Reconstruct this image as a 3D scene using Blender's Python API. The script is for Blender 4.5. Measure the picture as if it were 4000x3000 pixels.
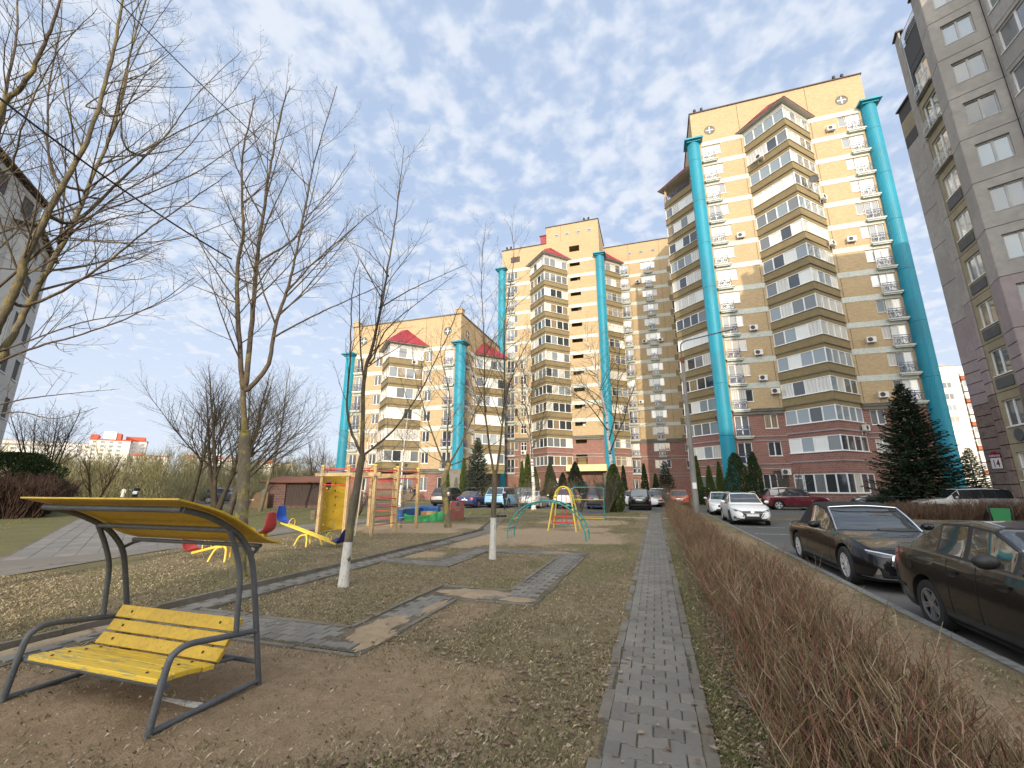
import bpy, bmesh, math, random
import numpy as np
from mathutils import Vector, Matrix
from mathutils.bvhtree import BVHTree
R = math.radians
sc = bpy.context.scene
COL = sc.collection
for o in list(bpy.data.objects): bpy.data.objects.remove(o)

# ------------------------------------------------------------------ camera
cam_d = bpy.data.cameras.new('camera'); cam = bpy.data.objects.new('camera', cam_d); COL.objects.link(cam)
cam_d.sensor_width = 36; cam_d.lens = 36*1690/4000
cam_d.clip_start = 0.05; cam_d.clip_end = 6000
cam.location = (0, 0, 1.62); cam.rotation_euler = (R(90+13.476), 0, R(17.85))
sc.camera = cam

# ------------------------------------------------------------------ sky
SKY_FWD = 4.4; SKY_BLUE = (4.0, 4.95, 6.6); SKY_CLOUD = (5.6, 5.95, 6.6)
SUN_AZ, SUN_EL = 15.0, 15.5          # degrees east of -Y, elevation
sun_dir = Vector((math.sin(R(SUN_AZ))*math.cos(R(SUN_EL)), -math.cos(R(SUN_AZ))*math.cos(R(SUN_EL)), math.sin(R(SUN_EL))))
w = bpy.data.worlds.new('World'); sc.world = w; w.use_nodes = True
nt = w.node_tree; nt.nodes.clear()
def N(nt, t, **k):
    n = nt.nodes.new(t)
    for a, v in k.items():
        if a.startswith('i_'): n.inputs[a[2:].replace('_', ' ')].default_value = v
        else: setattr(n, a, v)
    return n
out = N(nt, 'ShaderNodeOutputWorld'); bg = N(nt, 'ShaderNodeBackground'); bg.inputs[1].default_value = 0.10
sky = N(nt, 'ShaderNodeTexSky'); sky.sky_type = 'NISHITA'; sky.sun_disc = False
sky.sun_elevation = R(SUN_EL+10); sky.sun_rotation = math.atan2(sun_dir.x, sun_dir.y)
sky.air_density = 1.0; sky.dust_density = 1.0; sky.ozone_density = 1.5; sky.altitude = 200
tc = N(nt, 'ShaderNodeTexCoord'); sp = N(nt, 'ShaderNodeSeparateXYZ'); nt.links.new(tc.outputs['Generated'], sp.inputs[0])
def M(nt, op, a, b=None, c=None, clamp=False):
    n = nt.nodes.new('ShaderNodeMath'); n.operation = op; n.use_clamp = clamp
    for i, v in enumerate((a, b, c)):
        if v is None: continue
        if isinstance(v, (int, float)): n.inputs[i].default_value = v
        else: nt.links.new(v, n.inputs[i])
    return n.outputs[0]
def mixc(nt, f, a, b):
    n = nt.nodes.new('ShaderNodeMix'); n.data_type = 'RGBA'
    for s, v in ((n.inputs[0], f), (n.inputs[6], a), (n.inputs[7], b)):
        if isinstance(v, (int, float)): s.default_value = v
        elif isinstance(v, tuple): s.default_value = (*v, 1) if len(v) == 3 else v
        else: nt.links.new(v, s)
    return n.outputs[2]
def ramp(nt, f, lo, hi):
    n = nt.nodes.new('ShaderNodeMapRange'); n.interpolation_type = 'SMOOTHSTEP'
    nt.links.new(f, n.inputs[0]); n.inputs[1].default_value = lo; n.inputs[2].default_value = hi
    return n.outputs[0]
zc = M(nt, 'MAXIMUM', sp.outputs[2], 0.0); den = M(nt, 'ADD', zc, 0.20)
cx = M(nt, 'DIVIDE', sp.outputs[0], den); cy = M(nt, 'DIVIDE', sp.outputs[1], den)
cb = N(nt, 'ShaderNodeCombineXYZ'); nt.links.new(cx, cb.inputs[0]); nt.links.new(cy, cb.inputs[1])
n1 = N(nt, 'ShaderNodeTexNoise', i_Scale=15.0, i_Detail=3.0, i_Roughness=0.5, i_Distortion=0.15); nt.links.new(cb.outputs[0], n1.inputs[0])
n2 = N(nt, 'ShaderNodeTexNoise', i_Scale=1.7, i_Detail=3.0, i_Roughness=0.5); nt.links.new(cb.outputs[0], n2.inputs[0])
n3 = N(nt, 'ShaderNodeTexNoise', i_Scale=42.0, i_Detail=3.0, i_Roughness=0.6); nt.links.new(cb.outputs[0], n3.inputs[0])
cl = M(nt, 'ADD', M(nt, 'MULTIPLY', n1.outputs[0], 0.86), M(nt, 'MULTIPLY', n3.outputs[0], 0.14))
cl = M(nt, 'ADD', cl, M(nt, 'MULTIPLY', M(nt, 'SUBTRACT', n2.outputs[0], 0.5), 0.5))
mask = ramp(nt, cl, 0.38, 0.68)
veil = ramp(nt, zc, 0.62, 0.0)
mask = M(nt, 'MAXIMUM', mask, M(nt, 'MULTIPLY', veil, 0.75))
dsun = N(nt, 'ShaderNodeVectorMath', operation='DOT_PRODUCT'); nt.links.new(tc.outputs['Generated'], dsun.inputs[0]); dsun.inputs[1].default_value = sun_dir
fwd = M(nt, 'POWER', M(nt, 'MAXIMUM', dsun.outputs['Value'], 0.0), 1.6)
warm = mixc(nt, fwd, (1, 1, 1), (1+SKY_FWD, 1+SKY_FWD*0.84, 1+SKY_FWD*0.60))          # thin cloud scatters forward: brighter towards the sun
skyc = mixc(nt, 0.75, sky.outputs[0], SKY_BLUE)
col = mixc(nt, M(nt, 'MULTIPLY', mask, 0.86), skyc, SKY_CLOUD)
vm = N(nt, 'ShaderNodeVectorMath', operation='MULTIPLY'); nt.links.new(col, vm.inputs[0]); nt.links.new(warm, vm.inputs[1]); col = vm.outputs[0]
nt.links.new(col, bg.inputs[0]); nt.links.new(bg.outputs[0], out.inputs[0])

# ------------------------------------------------------------------ sun
sl = bpy.data.lights.new('sun', 'SUN'); sl.energy = 2.45; sl.angle = R(0.6); sl.color = (1.0, 0.86, 0.66)
so = bpy.data.objects.new('sun', sl); COL.objects.link(so)
so.rotation_euler = (-sun_dir).to_track_quat('-Z', 'Y').to_euler(); so.location = (30, -60, 60)
sc.view_settings.view_transform = 'Standard'; sc.view_settings.look = 'None'
sc.view_settings.exposure = 0.6; sc.view_settings.gamma = 1.0
try: sc.view_settings.use_curve_mapping = False
except Exception: pass
sc.render.engine = 'CYCLES'
sc.render.resolution_x = 1024; sc.render.resolution_y = 768

# ------------------------------------------------------------------ materials
MATS = {}
def new_mat(name):
    m = bpy.data.materials.new(name); m.use_nodes = True; t = m.node_tree
    b = t.nodes['Principled BSDF']; MATS[name] = m
    return m, t, b
def setc(b, col, rough=0.6, metal=0.0, coat=0.0, spec=None):
    b.inputs['Base Color'].default_value = (*col, 1); b.inputs['Roughness'].default_value = rough
    b.inputs['Metallic'].default_value = metal; b.inputs['Coat Weight'].default_value = coat
    b.inputs['Coat Roughness'].default_value = 0.03
    if spec is not None: b.inputs['Specular IOR Level'].default_value = spec
def flat(name, col, rough=0.6, metal=0.0, coat=0.0, spec=None):
    m, t, b = new_mat(name); setc(b, col, rough, metal, coat, spec); return m
def pos(t):
    g = N(t, 'ShaderNodeNewGeometry'); return g.outputs['Position']
def objc(t):
    g = N(t, 'ShaderNodeTexCoord'); return g.outputs['Object']
def noise(t, vec, scale, detail=4, rough=0.6, dist=0.0):
    n = N(t, 'ShaderNodeTexNoise', i_Scale=scale, i_Detail=detail, i_Roughness=rough, i_Distortion=dist)
    t.links.new(vec, n.inputs[0]); return n.outputs[0]
def bump(t, b, h, strength=0.3, dist=0.02):
    n = N(t, 'ShaderNodeBump', i_Strength=strength, i_Distance=dist); t.links.new(h, n.inputs['Height']); t.links.new(n.outputs[0], b.inputs['Normal'])
def noisy(name, c1, c2, scale=3.0, rough=0.75, bs=0.2, metal=0.0, coat=0.0, fine=8.0, c3=None, lo=0.35, hi=0.65, bd=0.01, local=False, spec=None):
    m, t, b = new_mat(name); setc(b, c1, rough, metal, coat, spec)
    p = objc(t) if local else pos(t)
    a = noise(t, p, scale); f = noise(t, p, scale*fine, 5, 0.65)
    c = mixc(t, ramp(t, a, lo, hi), c1, c2)
    if c3 is not None: c = mixc(t, M(t, 'MULTIPLY', ramp(t, f, 0.5, 0.68), 0.8), c, c3)
    c = mixc(t, M(t, 'MULTIPLY', f, 0.35), c, (0.0, 0.0, 0.0)) if bs else c
    t.links.new(c, b.inputs['Base Color'])
    if bs: bump(t, b, f, bs, bd)
    return m
def brick(name, c1, c2, mortar, bw, bh, ms, bs=0.5, rough=0.85, dirt=(0.25, 0.2, 0.15)):
    m, t, b = new_mat(name); setc(b, c1, rough)
    g = N(t, 'ShaderNodeNewGeometry')
    cr = N(t, 'ShaderNodeVectorMath', operation='CROSS_PRODUCT'); t.links.new(g.outputs['True Normal'], cr.inputs[0]); cr.inputs[1].default_value = (0, 0, 1)
    dt = N(t, 'ShaderNodeVectorMath', operation='DOT_PRODUCT'); t.links.new(g.outputs['Position'], dt.inputs[0]); t.links.new(cr.outputs[0], dt.inputs[1])
    s = N(t, 'ShaderNodeSeparateXYZ'); t.links.new(g.outputs['Position'], s.inputs[0])
    cbn = N(t, 'ShaderNodeCombineXYZ'); t.links.new(dt.outputs['Value'], cbn.inputs[0]); t.links.new(s.outputs[2], cbn.inputs[1])
    br = N(t, 'ShaderNodeTexBrick'); t.links.new(cbn.outputs[0], br.inputs[0])
    br.inputs['Color1'].default_value = (*c1, 1); br.inputs['Color2'].default_value = (*c2, 1); br.inputs['Mortar'].default_value = (*mortar, 1)
    br.inputs['Scale'].default_value = 1; br.inputs['Mortar Size'].default_value = ms; br.inputs['Brick Width'].default_value = bw; br.inputs['Row Height'].default_value = bh
    br.inputs['Bias'].default_value = 0.0; br.inputs['Mortar Smooth'].default_value = 0.2
    a = noise(t, g.outputs['Position'], 0.35, 4, 0.6); f = noise(t, g.outputs['Position'], 6, 4, 0.6)
    c = mixc(t, M(t, 'MULTIPLY', ramp(t, a, 0.45, 0.75), 0.28), br.outputs[0], dirt)
    c = mixc(t, M(t, 'MULTIPLY', f, 0.25), c, (c1[0]*0.4, c1[1]*0.4, c1[2]*0.4))
    t.links.new(c, b.inputs['Base Color']); bump(t, b, br.outputs[1], -bs, 0.012)
    return m
brick('brick_yellow', (0.54, 0.395, 0.225), (0.42, 0.295, 0.155), (0.38, 0.31, 0.22), 0.26, 0.088, 0.011, 0.5, 0.85, (0.38, 0.27, 0.145))
brick('brick_olive', (0.29, 0.22, 0.11), (0.24, 0.18, 0.085), (0.17, 0.14, 0.09), 0.42, 0.19, 0.012, 0.5, 0.9, (0.15, 0.12, 0.07))
brick('brick_red', (0.285, 0.135, 0.108), (0.215, 0.096, 0.078), (0.38, 0.29, 0.25), 0.42, 0.2, 0.012, 0.6, 0.9, (0.14, 0.085, 0.07))
brick('brick_shed', (0.12, 0.06, 0.05), (0.09, 0.045, 0.04), (0.16, 0.13, 0.12), 0.42, 0.2, 0.014, 0.6, 0.9, (0.07, 0.045, 0.04))
noisy('band', (0.66, 0.68, 0.62), (0.58, 0.61, 0.56), 0.5, 0.8, 0.1, c3=(0.50, 0.53, 0.48))
noisy('cornice', (0.23, 0.215, 0.18), (0.17, 0.16, 0.135), 0.7, 0.85, 0.2)
noisy('moulding', (0.22, 0.19, 0.13), (0.16, 0.14, 0.1), 0.7, 0.85, 0.1)
noisy('moulding_light', (0.42, 0.37, 0.36), (0.34, 0.29, 0.28), 0.7, 0.85, 0.1)
def teal_mat():
    m, t, b = new_mat('teal'); setc(b, (0.01,0.25,0.36), 0.36); p = pos(t); mpn = N(t, 'ShaderNodeMapping'); t.links.new(p, mpn.inputs[0]); mpn.inputs['Scale'].default_value = (2.2, 2.2, 0.10)
    st = noise(t, mpn.outputs[0], 2.0, 4, 0.6); bl = noise(t, p, 0.22, 4, 0.6); c = mixc(t, ramp(t, bl, 0.4, 0.65), (0.008,0.255,0.365), (0.014,0.215,0.31)); c = mixc(t, M(t, 'MULTIPLY', ramp(t, st, 0.52, 0.72), 0.45), c, (0.06,0.20,0.25)); t.links.new(c, b.inputs['Base Color']); t.links.new(M(t, 'ADD', M(t, 'MULTIPLY', st, 0.35), 0.36), b.inputs['Roughness'])
teal_mat()
noisy('pvc', (0.78, 0.78, 0.77), (0.72, 0.72, 0.70), 0.6, 0.35, 0.0)
noisy('pvc_old', (0.62, 0.56, 0.42), (0.5, 0.44, 0.32), 0.8, 0.5, 0.0)
flat('soffit', (0.45, 0.44, 0.40), 0.8)
noisy('roof_red', (0.36, 0.035, 0.055), (0.28, 0.03, 0.045), 0.6, 0.5, 0.1)
flat('roof_dark', (0.07, 0.045, 0.04), 0.7)
flat('iron_blue', (0.055, 0.075, 0.16), 0.45)
flat('iron_blue_light', (0.06, 0.08, 0.15), 0.5)
flat('interior', (0.028, 0.026, 0.024), 0.9)
flat('interior_olive', (0.26, 0.2, 0.1), 0.9)
def glass(name, col, coat=1.0, rough=0.06, spec=0.8, wav=0.02, c2=None):
    m, t, b = new_mat(name); setc(b, col, rough, 0, coat, spec); b.inputs['Coat Roughness'].default_value = 0.015
    p = pos(t)
    if c2 is not None:
        wv = N(t, 'ShaderNodeTexWave', i_Scale=1.3, i_Distortion=3.0, i_Detail=1.0); wv.bands_direction = 'X'; t.links.new(p, wv.inputs[0])
        t.links.new(mixc(t, wv.outputs[1], col, c2), b.inputs['Base Color'])
    a = noise(t, p, 0.9, 2, 0.5); n = N(t, 'ShaderNodeBump', i_Strength=wav, i_Distance=0.25); t.links.new(a, n.inputs['Height'])
    t.links.new(n.outputs[0], b.inputs['Coat Normal']); t.links.new(n.outputs[0], b.inputs['Normal'])
    return m
glass('g_dark', (0.035, 0.042, 0.05)); glass('g_grey', (0.16, 0.17, 0.18)); glass('g_blue', (0.24, 0.28, 0.31))
glass('g_curtain', (0.62, 0.60, 0.55), c2=(0.48, 0.46, 0.43)); glass('g_blind', (0.70, 0.70, 0.67)); glass('g_warm', (0.30, 0.22, 0.13), c2=(0.20, 0.15, 0.1))
glass('g_white', (0.78, 0.78, 0.76))
noisy('concrete', (0.27, 0.26, 0.245), (0.22, 0.21, 0.20), 1.2, 0.9, 0.25)
noisy('concrete_light', (0.45, 0.43, 0.40), (0.36, 0.35, 0.33), 0.8, 0.9, 0.2)
noisy('ac_white', (0.70, 0.69, 0.66), (0.62, 0.61, 0.58), 3, 0.5, 0.0)
flat('black', (0.012, 0.012, 0.013), 0.5); flat('dark_grille', (0.05, 0.05, 0.055), 0.6)

# ------------------------------------------------------------------ mesh helpers
class MB:
    def __init__(s): s.v = []; s.f = []; s.m = []; s.cm = 0
    def add(s, vs, fs):
        o = len(s.v); s.v += [tuple(p) for p in vs]; s.f += [tuple(i+o for i in f) for f in fs]; s.m += [s.cm]*len(fs); return s
    def box(s, x0, x1, y0, y1, z0, z1):
        return s.add([(x0,y0,z0),(x1,y0,z0),(x1,y1,z0),(x0,y1,z0),(x0,y0,z1),(x1,y0,z1),(x1,y1,z1),(x0,y1,z1)],
                     [(0,3,2,1),(4,5,6,7),(0,1,5,4),(1,2,6,5),(2,3,7,6),(3,0,4,7)])
    def prism(s, poly, z0, z1, cap=True):          # poly: ccw (x,y)
        n = len(poly); vs = [(x,y,z0) for x,y in poly]+[(x,y,z1) for x,y in poly]
        fs = [(i,(i+1)%n,(i+1)%n+n,i+n) for i in range(n)]
        if cap: fs += [tuple(range(n-1,-1,-1)), tuple(range(n,2*n))]
        return s.add(vs, fs)
    def extr(s, poly, axis, a, b):                  # polygon in the plane normal to axis ('x': (y,z), 'y': (x,z))
        n = len(poly)
        mk = (lambda p, t: (t, p[0], p[1])) if axis == 'x' else (lambda p, t: (p[0], t, p[1]))
        vs = [mk(p, a) for p in poly]+[mk(p, b) for p in poly]
        fs = [(i,(i+1)%n,(i+1)%n+n,i+n) for i in range(n)]+[tuple(range(n-1,-1,-1)), tuple(range(n,2*n))]
        return s.add(vs, fs)
    def tube(s, pts, rad, n=8, cap=True, closed=False):
        pts = [Vector(p) for p in pts]; k = len(pts)
        if isinstance(rad, (int, float)): rad = [rad]*k
        vs = []; prev = None
        for i, p in enumerate(pts):
            if closed: t = pts[(i+1)%k]-pts[i-1]
            else: t = pts[min(i+1,k-1)]-pts[max(i-1,0)]
            t = t.normalized() if t.length > 1e-9 else Vector((0,0,1))
            if prev is None:
                a = Vector((0,0,1)) if abs(t.z) < 0.9 else Vector((1,0,0)); u = t.cross(a).normalized()
            else:
                u = prev - t*prev.dot(t); u = u.normalized() if u.length > 1e-6 else t.cross(Vector((1,0,0))).normalized()
            prev = u; v = t.cross(u)
            for j in range(n):
                an = 2*math.pi*j/n; q = p+(u*math.cos(an)+v*math.sin(an))*rad[i]; vs.append(q)
        fs = []
        for i in range(k if closed else k-1):
            i2 = (i+1)%k
            for j in range(n): fs.append((i*n+j, i*n+(j+1)%n, i2*n+(j+1)%n, i2*n+j))
        if cap and not closed: fs += [tuple(range(n-1,-1,-1)), tuple((k-1)*n+j for j in range(n))]
        return s.add(vs, fs)
    def lathe(s, prof, n=20, c=(0,0,0)):            # prof: list of (r,z)
        vs = []; 
        for r, z in prof:
            for j in range(n): an = 2*math.pi*j/n; vs.append((c[0]+r*math.cos(an), c[1]+r*math.sin(an), c[2]+z))
        fs = [(i*n+j, i*n+(j+1)%n, (i+1)*n+(j+1)%n, (i+1)*n+j) for i in range(len(prof)-1) for j in range(n)]
        fs += [tuple(range(n-1,-1,-1)), tuple((len(prof)-1)*n+j for j in range(n))]
        return s.add(vs, fs)
    def xf(s, m):
        s.v = [tuple(m @ Vector(p)) for p in s.v]; return s
    def mesh(s, name, mats, smooth=False):
        me = bpy.data.meshes.new(name); me.from_pydata(s.v, [], s.f)
        for m in ([mats] if isinstance(mats, str) else mats): me.materials.append(MATS[m])
        if any(s.m): me.polygons.foreach_set('material_index', s.m)
        if smooth:
            me.polygons.foreach_set('use_smooth', [True]*len(me.polygons))
            try: me.set_sharp_from_angle(angle=R(40))
            except Exception: pass
        me.update(); return me
    def build(s, name, mats, parent=None, mtx=None, smooth=False):
        return link(name, s.mesh(name, mats, smooth), parent, mtx)
def link(name, me, parent=None, mtx=None):
    o = bpy.data.objects.new(name, me); COL.objects.link(o)
    if parent is not None: o.parent = parent
    if mtx is not None: o.matrix_basis = mtx
    return o
def tag(o, label=None, cat=None, group=None, kind=None):
    if label: o['label'] = label
    if cat: o['category'] = cat
    if group: o['group'] = group
    if kind: o['kind'] = kind
    return o
def empty(name, loc=(0,0,0), rz=0, label=None, cat=None, group=None):
    o = bpy.data.objects.new(name, None); COL.objects.link(o); o.location = loc; o.rotation_euler = (0,0,rz); o.empty_display_size = 0.3
    return tag(o, label, cat, group)
def T(x, y, z=0): return Matrix.Translation((x,y,z))
def RZ(a): return Matrix.Rotation(a, 4, 'Z')
def copy_tree(o, parent=None):
    c = o.copy(); COL.objects.link(c); c.parent = parent
    for ch in list(o.children): copy_tree(ch, c)
    return c
def bez(pts, n=8):                                   # Catmull-Rom through points
    P = [Vector(p) for p in pts]; out = []
    for i in range(len(P)-1):
        a, b, c, d = P[max(i-1,0)], P[i], P[i+1], P[min(i+2,len(P)-1)]
        for k in range(n):
            t = k/n; out.append(0.5*((2*b)+(c-a)*t+(2*a-5*b+4*c-d)*t*t+(3*b-a-3*c+d)*t**3))
    out.append(P[-1]); return out
rnd = random.Random(7)
MESH = {}
def cached(key, fn):
    if key not in MESH: MESH[key] = fn()
    return MESH[key]
# ================================================================== ground, roads, paths
rng = np.random.default_rng(11)
def sstep(a, b, x): t = np.clip((x-a)/(b-a), 0, 1); return t*t*(3-2*t)
def vnoise(x, y, s=1.0, seed=0):
    x = np.asarray(x)*s; y = np.asarray(y)*s
    def h(i, j):
        v = np.sin(i*127.1+j*311.7+seed*74.7)*43758.5453; return v-np.floor(v)
    i = np.floor(x); j = np.floor(y); fx = x-i; fy = y-j; fx = fx*fx*(3-2*fx); fy = fy*fy*(3-2*fy)
    return (h(i,j)*(1-fx)+h(i+1,j)*fx)*(1-fy)+(h(i,j+1)*(1-fx)+h(i+1,j+1)*fx)*fy
ROADS = [(3.0, 21.0, -14.0, 28.6), (3.0, 11.3, 28.6, 46.2), (-90.0, 3.0, 33.0, 46.2), (11.3, 40.0, 39.6, 46.2)]
def on_road(x, y, m=0.0):
    r = np.zeros(np.shape(x), bool)
    for a, b, c, d in ROADS: r |= (x > a-m) & (x < b+m) & (y > c-m) & (y < d+m)
    return r
BAND = [(-6.45,-5.95,0.6,13.0), (-6.0,-2.95,4.17,4.80), (-3.55,-2.95,4.17,7.17), (-3.55,-1.75,6.52,7.17), (-2.33,-1.75,6.52,11.72), (-4.85,-1.75,11.12,11.72), (-4.85,-4.28,8.9,11.72), (-6.0,-4.28,8.9,9.45)]
WALK = (-0.43, 0.17, 1.6, 31.2)
def on_paving(x, y, m=0.0):
    r = (x > WALK[0]-0.08-m) & (x < WALK[1]+0.08+m) & (y > 1.5) & (y < 33)
    for a, b, c, d in BAND: r |= (x > a-m) & (x < b+m) & (y > c-m) & (y < d+m)
    return r
def left_path(x, y): return (x > -14.4) & (x < -12.2-0.0*y) & (y < 30)
LPD = Vector((26.8, 16.8)).normalized()              # paved way going off to the far left
def left_way(x, y):
    px, py = np.asarray(x)+13.2, np.asarray(y)-5.0; s = -px*LPD.x+py*LPD.y; d = px*LPD.y+py*LPD.x
    return (s > -1) & (s < 60) & (np.abs(d-1.2) < 1.9+0.02*s)
def masks(x, y):
    n = vnoise(x, y, 0.9, 1)*0.6+vnoise(x, y, 2.7, 2)*0.4; n = n-0.5
    def ell(cx, cy, rx, ry, soft=0.45): return 1-sstep(1-soft, 1+soft, np.hypot((x-cx)/rx, (y-cy)/ry)+n*0.9)
    dirt = np.maximum.reduce([ell(-4.1, 2.6, 2.2, 1.9), ell(-2.6, 3.5, 1.5, 1.1, 0.7), ell(-2.5, 5.6, 0.45, 0.9, 0.8)*0.8, ell(-3.2, 1.0, 2.0, 1.2, 0.6), ell(2.15, 9.0, 0.85, 14.0, 0.5)*0.75])
    sand = np.maximum.reduce([ell(-3.9, 15.6, 2.5, 3.4, 0.5), ell(-5.2, 13.2, 0.9, 1.8), ell(-5.6, 10.3, 0.5, 0.7, 0.5), ell(-3.3, 21.5, 2.5, 2.0, 0.6), ell(-2.3, 26.0, 4.6, 0.6, 0.5), ell(-10.2, 16.6, 3.0, 2.2, 0.5), ell(-8.0, 18.0, 2.5, 1.2)])
    green = np.clip(sstep(-7, -13, x)*sstep(10, 20, y)*1.0+sstep(0.55, 0.75, vnoise(x, y, 0.8, 5))*0.55+ell(0.4, 5, 0.25, 9, 0.6)*0.7+sstep(-13, -16, x)*0.9, 0, 1)
    return dirt, sand, green
def axis(dense, coarse):
    return np.unique(np.round(np.concatenate([np.arange(a, b+1e-6, s) for a, b, s in dense+coarse]), 3))
gx = axis([(-7.2,3.0,0.10),(-16,-7.2,0.3)], [(3.0,3.2,0.1),(11.2,11.4,0.1),(39.9,40.2,0.1),(20.9,21.2,0.3),(3.2,40,2.4),(-100,-16,3.0),(-3000,-100,290),(40,100,10),(100,3000,290)])
gy = axis([(0.2,13,0.10),(13,33.0,0.33)], [(28.5,28.7,0.1),(32.9,33.1,0.1),(46.1,46.3,0.1),(39.5,39.7,0.1),(33,100,2.6),(-14.2,-13.9,0.3),(-30,0.2,2.2),(-3000,-30,270),(100,3000,290)])
GX, GY = np.meshgrid(gx, gy, indexing='ij')
near = sstep(30, 12, GY)*sstep(-16, -8, GX)*sstep(-2, 0.5, GY)
hz = (vnoise(GX, GY, 1.7, 3)*0.035+vnoise(GX, GY, 6.0, 4)*0.018-0.03)*near
hz += 0.06*np.exp(-(((GX+4.2)/0.9)**2+((GY-2.62)/0.28)**2))*1.0    # the earth humps up under the bench
pv = on_paving(GX, GY, 0.1); hz[pv] = np.minimum(hz[pv], -0.012)
edge = np.clip((3.0-GX)/0.5, 0, 1); hz = np.where((GX > 2.5) & (GX < 3.01), hz*edge, hz)
rd = on_road(GX, GY, 0.0); hz[rd] = -0.16
nxg, nyg = len(gx), len(gy)
idx = np.arange(nxg*nyg).reshape(nxg, nyg)
F = np.stack([idx[:-1,:-1], idx[1:,:-1], idx[1:,1:], idx[:-1,1:]], -1).reshape(-1, 4)
def np_mesh(name, V, F, mats, attrs=None, smooth=False):
    me = bpy.data.meshes.new(name); V = np.asarray(V, np.float32); F = np.asarray(F, np.int32)
    me.vertices.add(len(V)); me.vertices.foreach_set('co', V.ravel())
    k = F.shape[1]; me.loops.add(F.size); me.loops.foreach_set('vertex_index', F.ravel())
    me.polygons.add(len(F)); me.polygons.foreach_set('loop_start', np.arange(0, F.size, k, dtype=np.int32))
    if smooth: me.polygons.foreach_set('use_smooth', np.ones(len(F), bool))
    for m in ([mats] if isinstance(mats, str) else mats): me.materials.append(MATS[m])
    for an, av in (attrs or {}).items():
        a = me.attributes.new(an, 'FLOAT', 'POINT'); a.data.foreach_set('value', np.asarray(av, np.float32).ravel())
    me.update(); me.validate(); return me
def attr(t, name):
    return N(t, 'ShaderNodeAttribute', attribute_name=name).outputs['Fac']
def ground_mat():
    m, t, b = new_mat('ground'); setc(b, (0.1,0.1,0.1), 0.95, spec=0.15); p = pos(t)
    n1 = noise(t, p, 0.7, 5); n2 = noise(t, p, 6, 6, 0.7); n3 = noise(t, p, 26, 5, 0.75); n4 = noise(t, p, 80, 3, 0.7)
    grass = mixc(t, ramp(t, n2, 0.35, 0.65), (0.19,0.147,0.085), (0.29,0.23,0.14))
    grass = mixc(t, M(t, 'MULTIPLY', ramp(t, n1, 0.35, 0.7), 0.5), grass, (0.10,0.082,0.045))
    gm = M(t, 'MULTIPLY', attr(t, 'green'), ramp(t, n2, 0.25, 0.65))
    grass = mixc(t, gm, grass, (0.105,0.115,0.038))
    soil = mixc(t, ramp(t, n2, 0.35, 0.7), (0.25,0.175,0.11), (0.33,0.24,0.155))
    soil = mixc(t, M(t, 'MULTIPLY', ramp(t, n3, 0.55, 0.7), 0.6), soil, (0.13,0.092,0.06))
    sand = mixc(t, ramp(t, n2, 0.35, 0.7), (0.40,0.30,0.195), (0.33,0.25,0.165))
    dm = ramp(t, M(t, 'ADD', attr(t, 'dirt'), M(t, 'MULTIPLY', M(t, 'SUBTRACT', n2, 0.5), 0.9)), 0.3, 0.7)
    sm = ramp(t, M(t, 'ADD', attr(t, 'sand'), M(t, 'MULTIPLY', M(t, 'SUBTRACT', n2, 0.5), 0.9)), 0.3, 0.7)
    c = mixc(t, dm, grass, soil); c = mixc(t, sm, c, sand)
    c = mixc(t, M(t, 'MULTIPLY', ramp(t, n4, 0.48, 0.7), 0.6), c, (0.06,0.046,0.03))
    c = mixc(t, M(t, 'MULTIPLY', ramp(t, n3, 0.58, 0.72), 0.5), c, (0.42,0.35,0.24))
    t.links.new(c, b.inputs['Base Color'])
    h = M(t, 'ADD', M(t, 'MULTIPLY', n2, 0.5), M(t, 'ADD', M(t, 'MULTIPLY', n3, 0.5), M(t, 'MULTIPLY', n4, 0.25)))
    bump(t, b, h, 0.9, 0.05)
ground_mat()
dirt, sand, green = masks(GX, GY)
gme = np_mesh('ground', np.stack([GX, GY, hz], -1).reshape(-1, 3), F, 'ground', dict(dirt=dirt, sand=sand, green=green), True)
tag(link('ground', gme), kind='structure')

def asphalt(name, c1, c2, sandy=0.5):
    m, t, b = new_mat(name); setc(b, c1, 0.9, spec=0.25); p = pos(t)
    n1 = noise(t, p, 0.35, 5); n2 = noise(t, p, 3, 5); n3 = noise(t, p, 90, 3, 0.7); n5 = noise(t, p, 0.9, 6, 0.7, 0.6)
    c = mixc(t, ramp(t, n1, 0.35, 0.65), c1, c2); c = mixc(t, M(t, 'MULTIPLY', ramp(t, n2, 0.5, 0.75), 0.5), c, (0.165,0.145,0.12))
    c = mixc(t, M(t, 'MULTIPLY', ramp(t, n5, 0.56, 0.62), sandy*0.5), c, (0.2,0.17,0.135)); c = mixc(t, M(t, 'MULTIPLY', n3, 0.5), c, (0.03,0.03,0.03))
    vo = N(t, 'ShaderNodeTexVoronoi', feature='DISTANCE_TO_EDGE', i_Scale=0.33); t.links.new(p, vo.inputs[0]) if False else None
    nd = N(t, 'ShaderNodeVectorMath', operation='ADD'); wp = N(t, 'ShaderNodeTexNoise', i_Scale=1.3); t.links.new(p, wp.inputs[0]); t.links.new(p, nd.inputs[0]); t.links.new(wp.outputs[1], nd.inputs[1]); t.links.new(nd.outputs[0], vo.inputs[0])
    crack = M(t, 'MULTIPLY', ramp(t, vo.outputs[0], 0.012, 0.0), ramp(t, n1, 0.45, 0.6)); c = mixc(t, M(t, 'MULTIPLY', crack, 0.8), c, (0.03,0.028,0.025))
    t.links.new(c, b.inputs['Base Color']); bump(t, b, n3, 0.35, 0.01)
asphalt('asphalt', (0.115,0.112,0.108), (0.145,0.138,0.13)); asphalt('asphalt_path', (0.19,0.17,0.145), (0.24,0.21,0.175), 0.8)
RZ0 = -0.10
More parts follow.
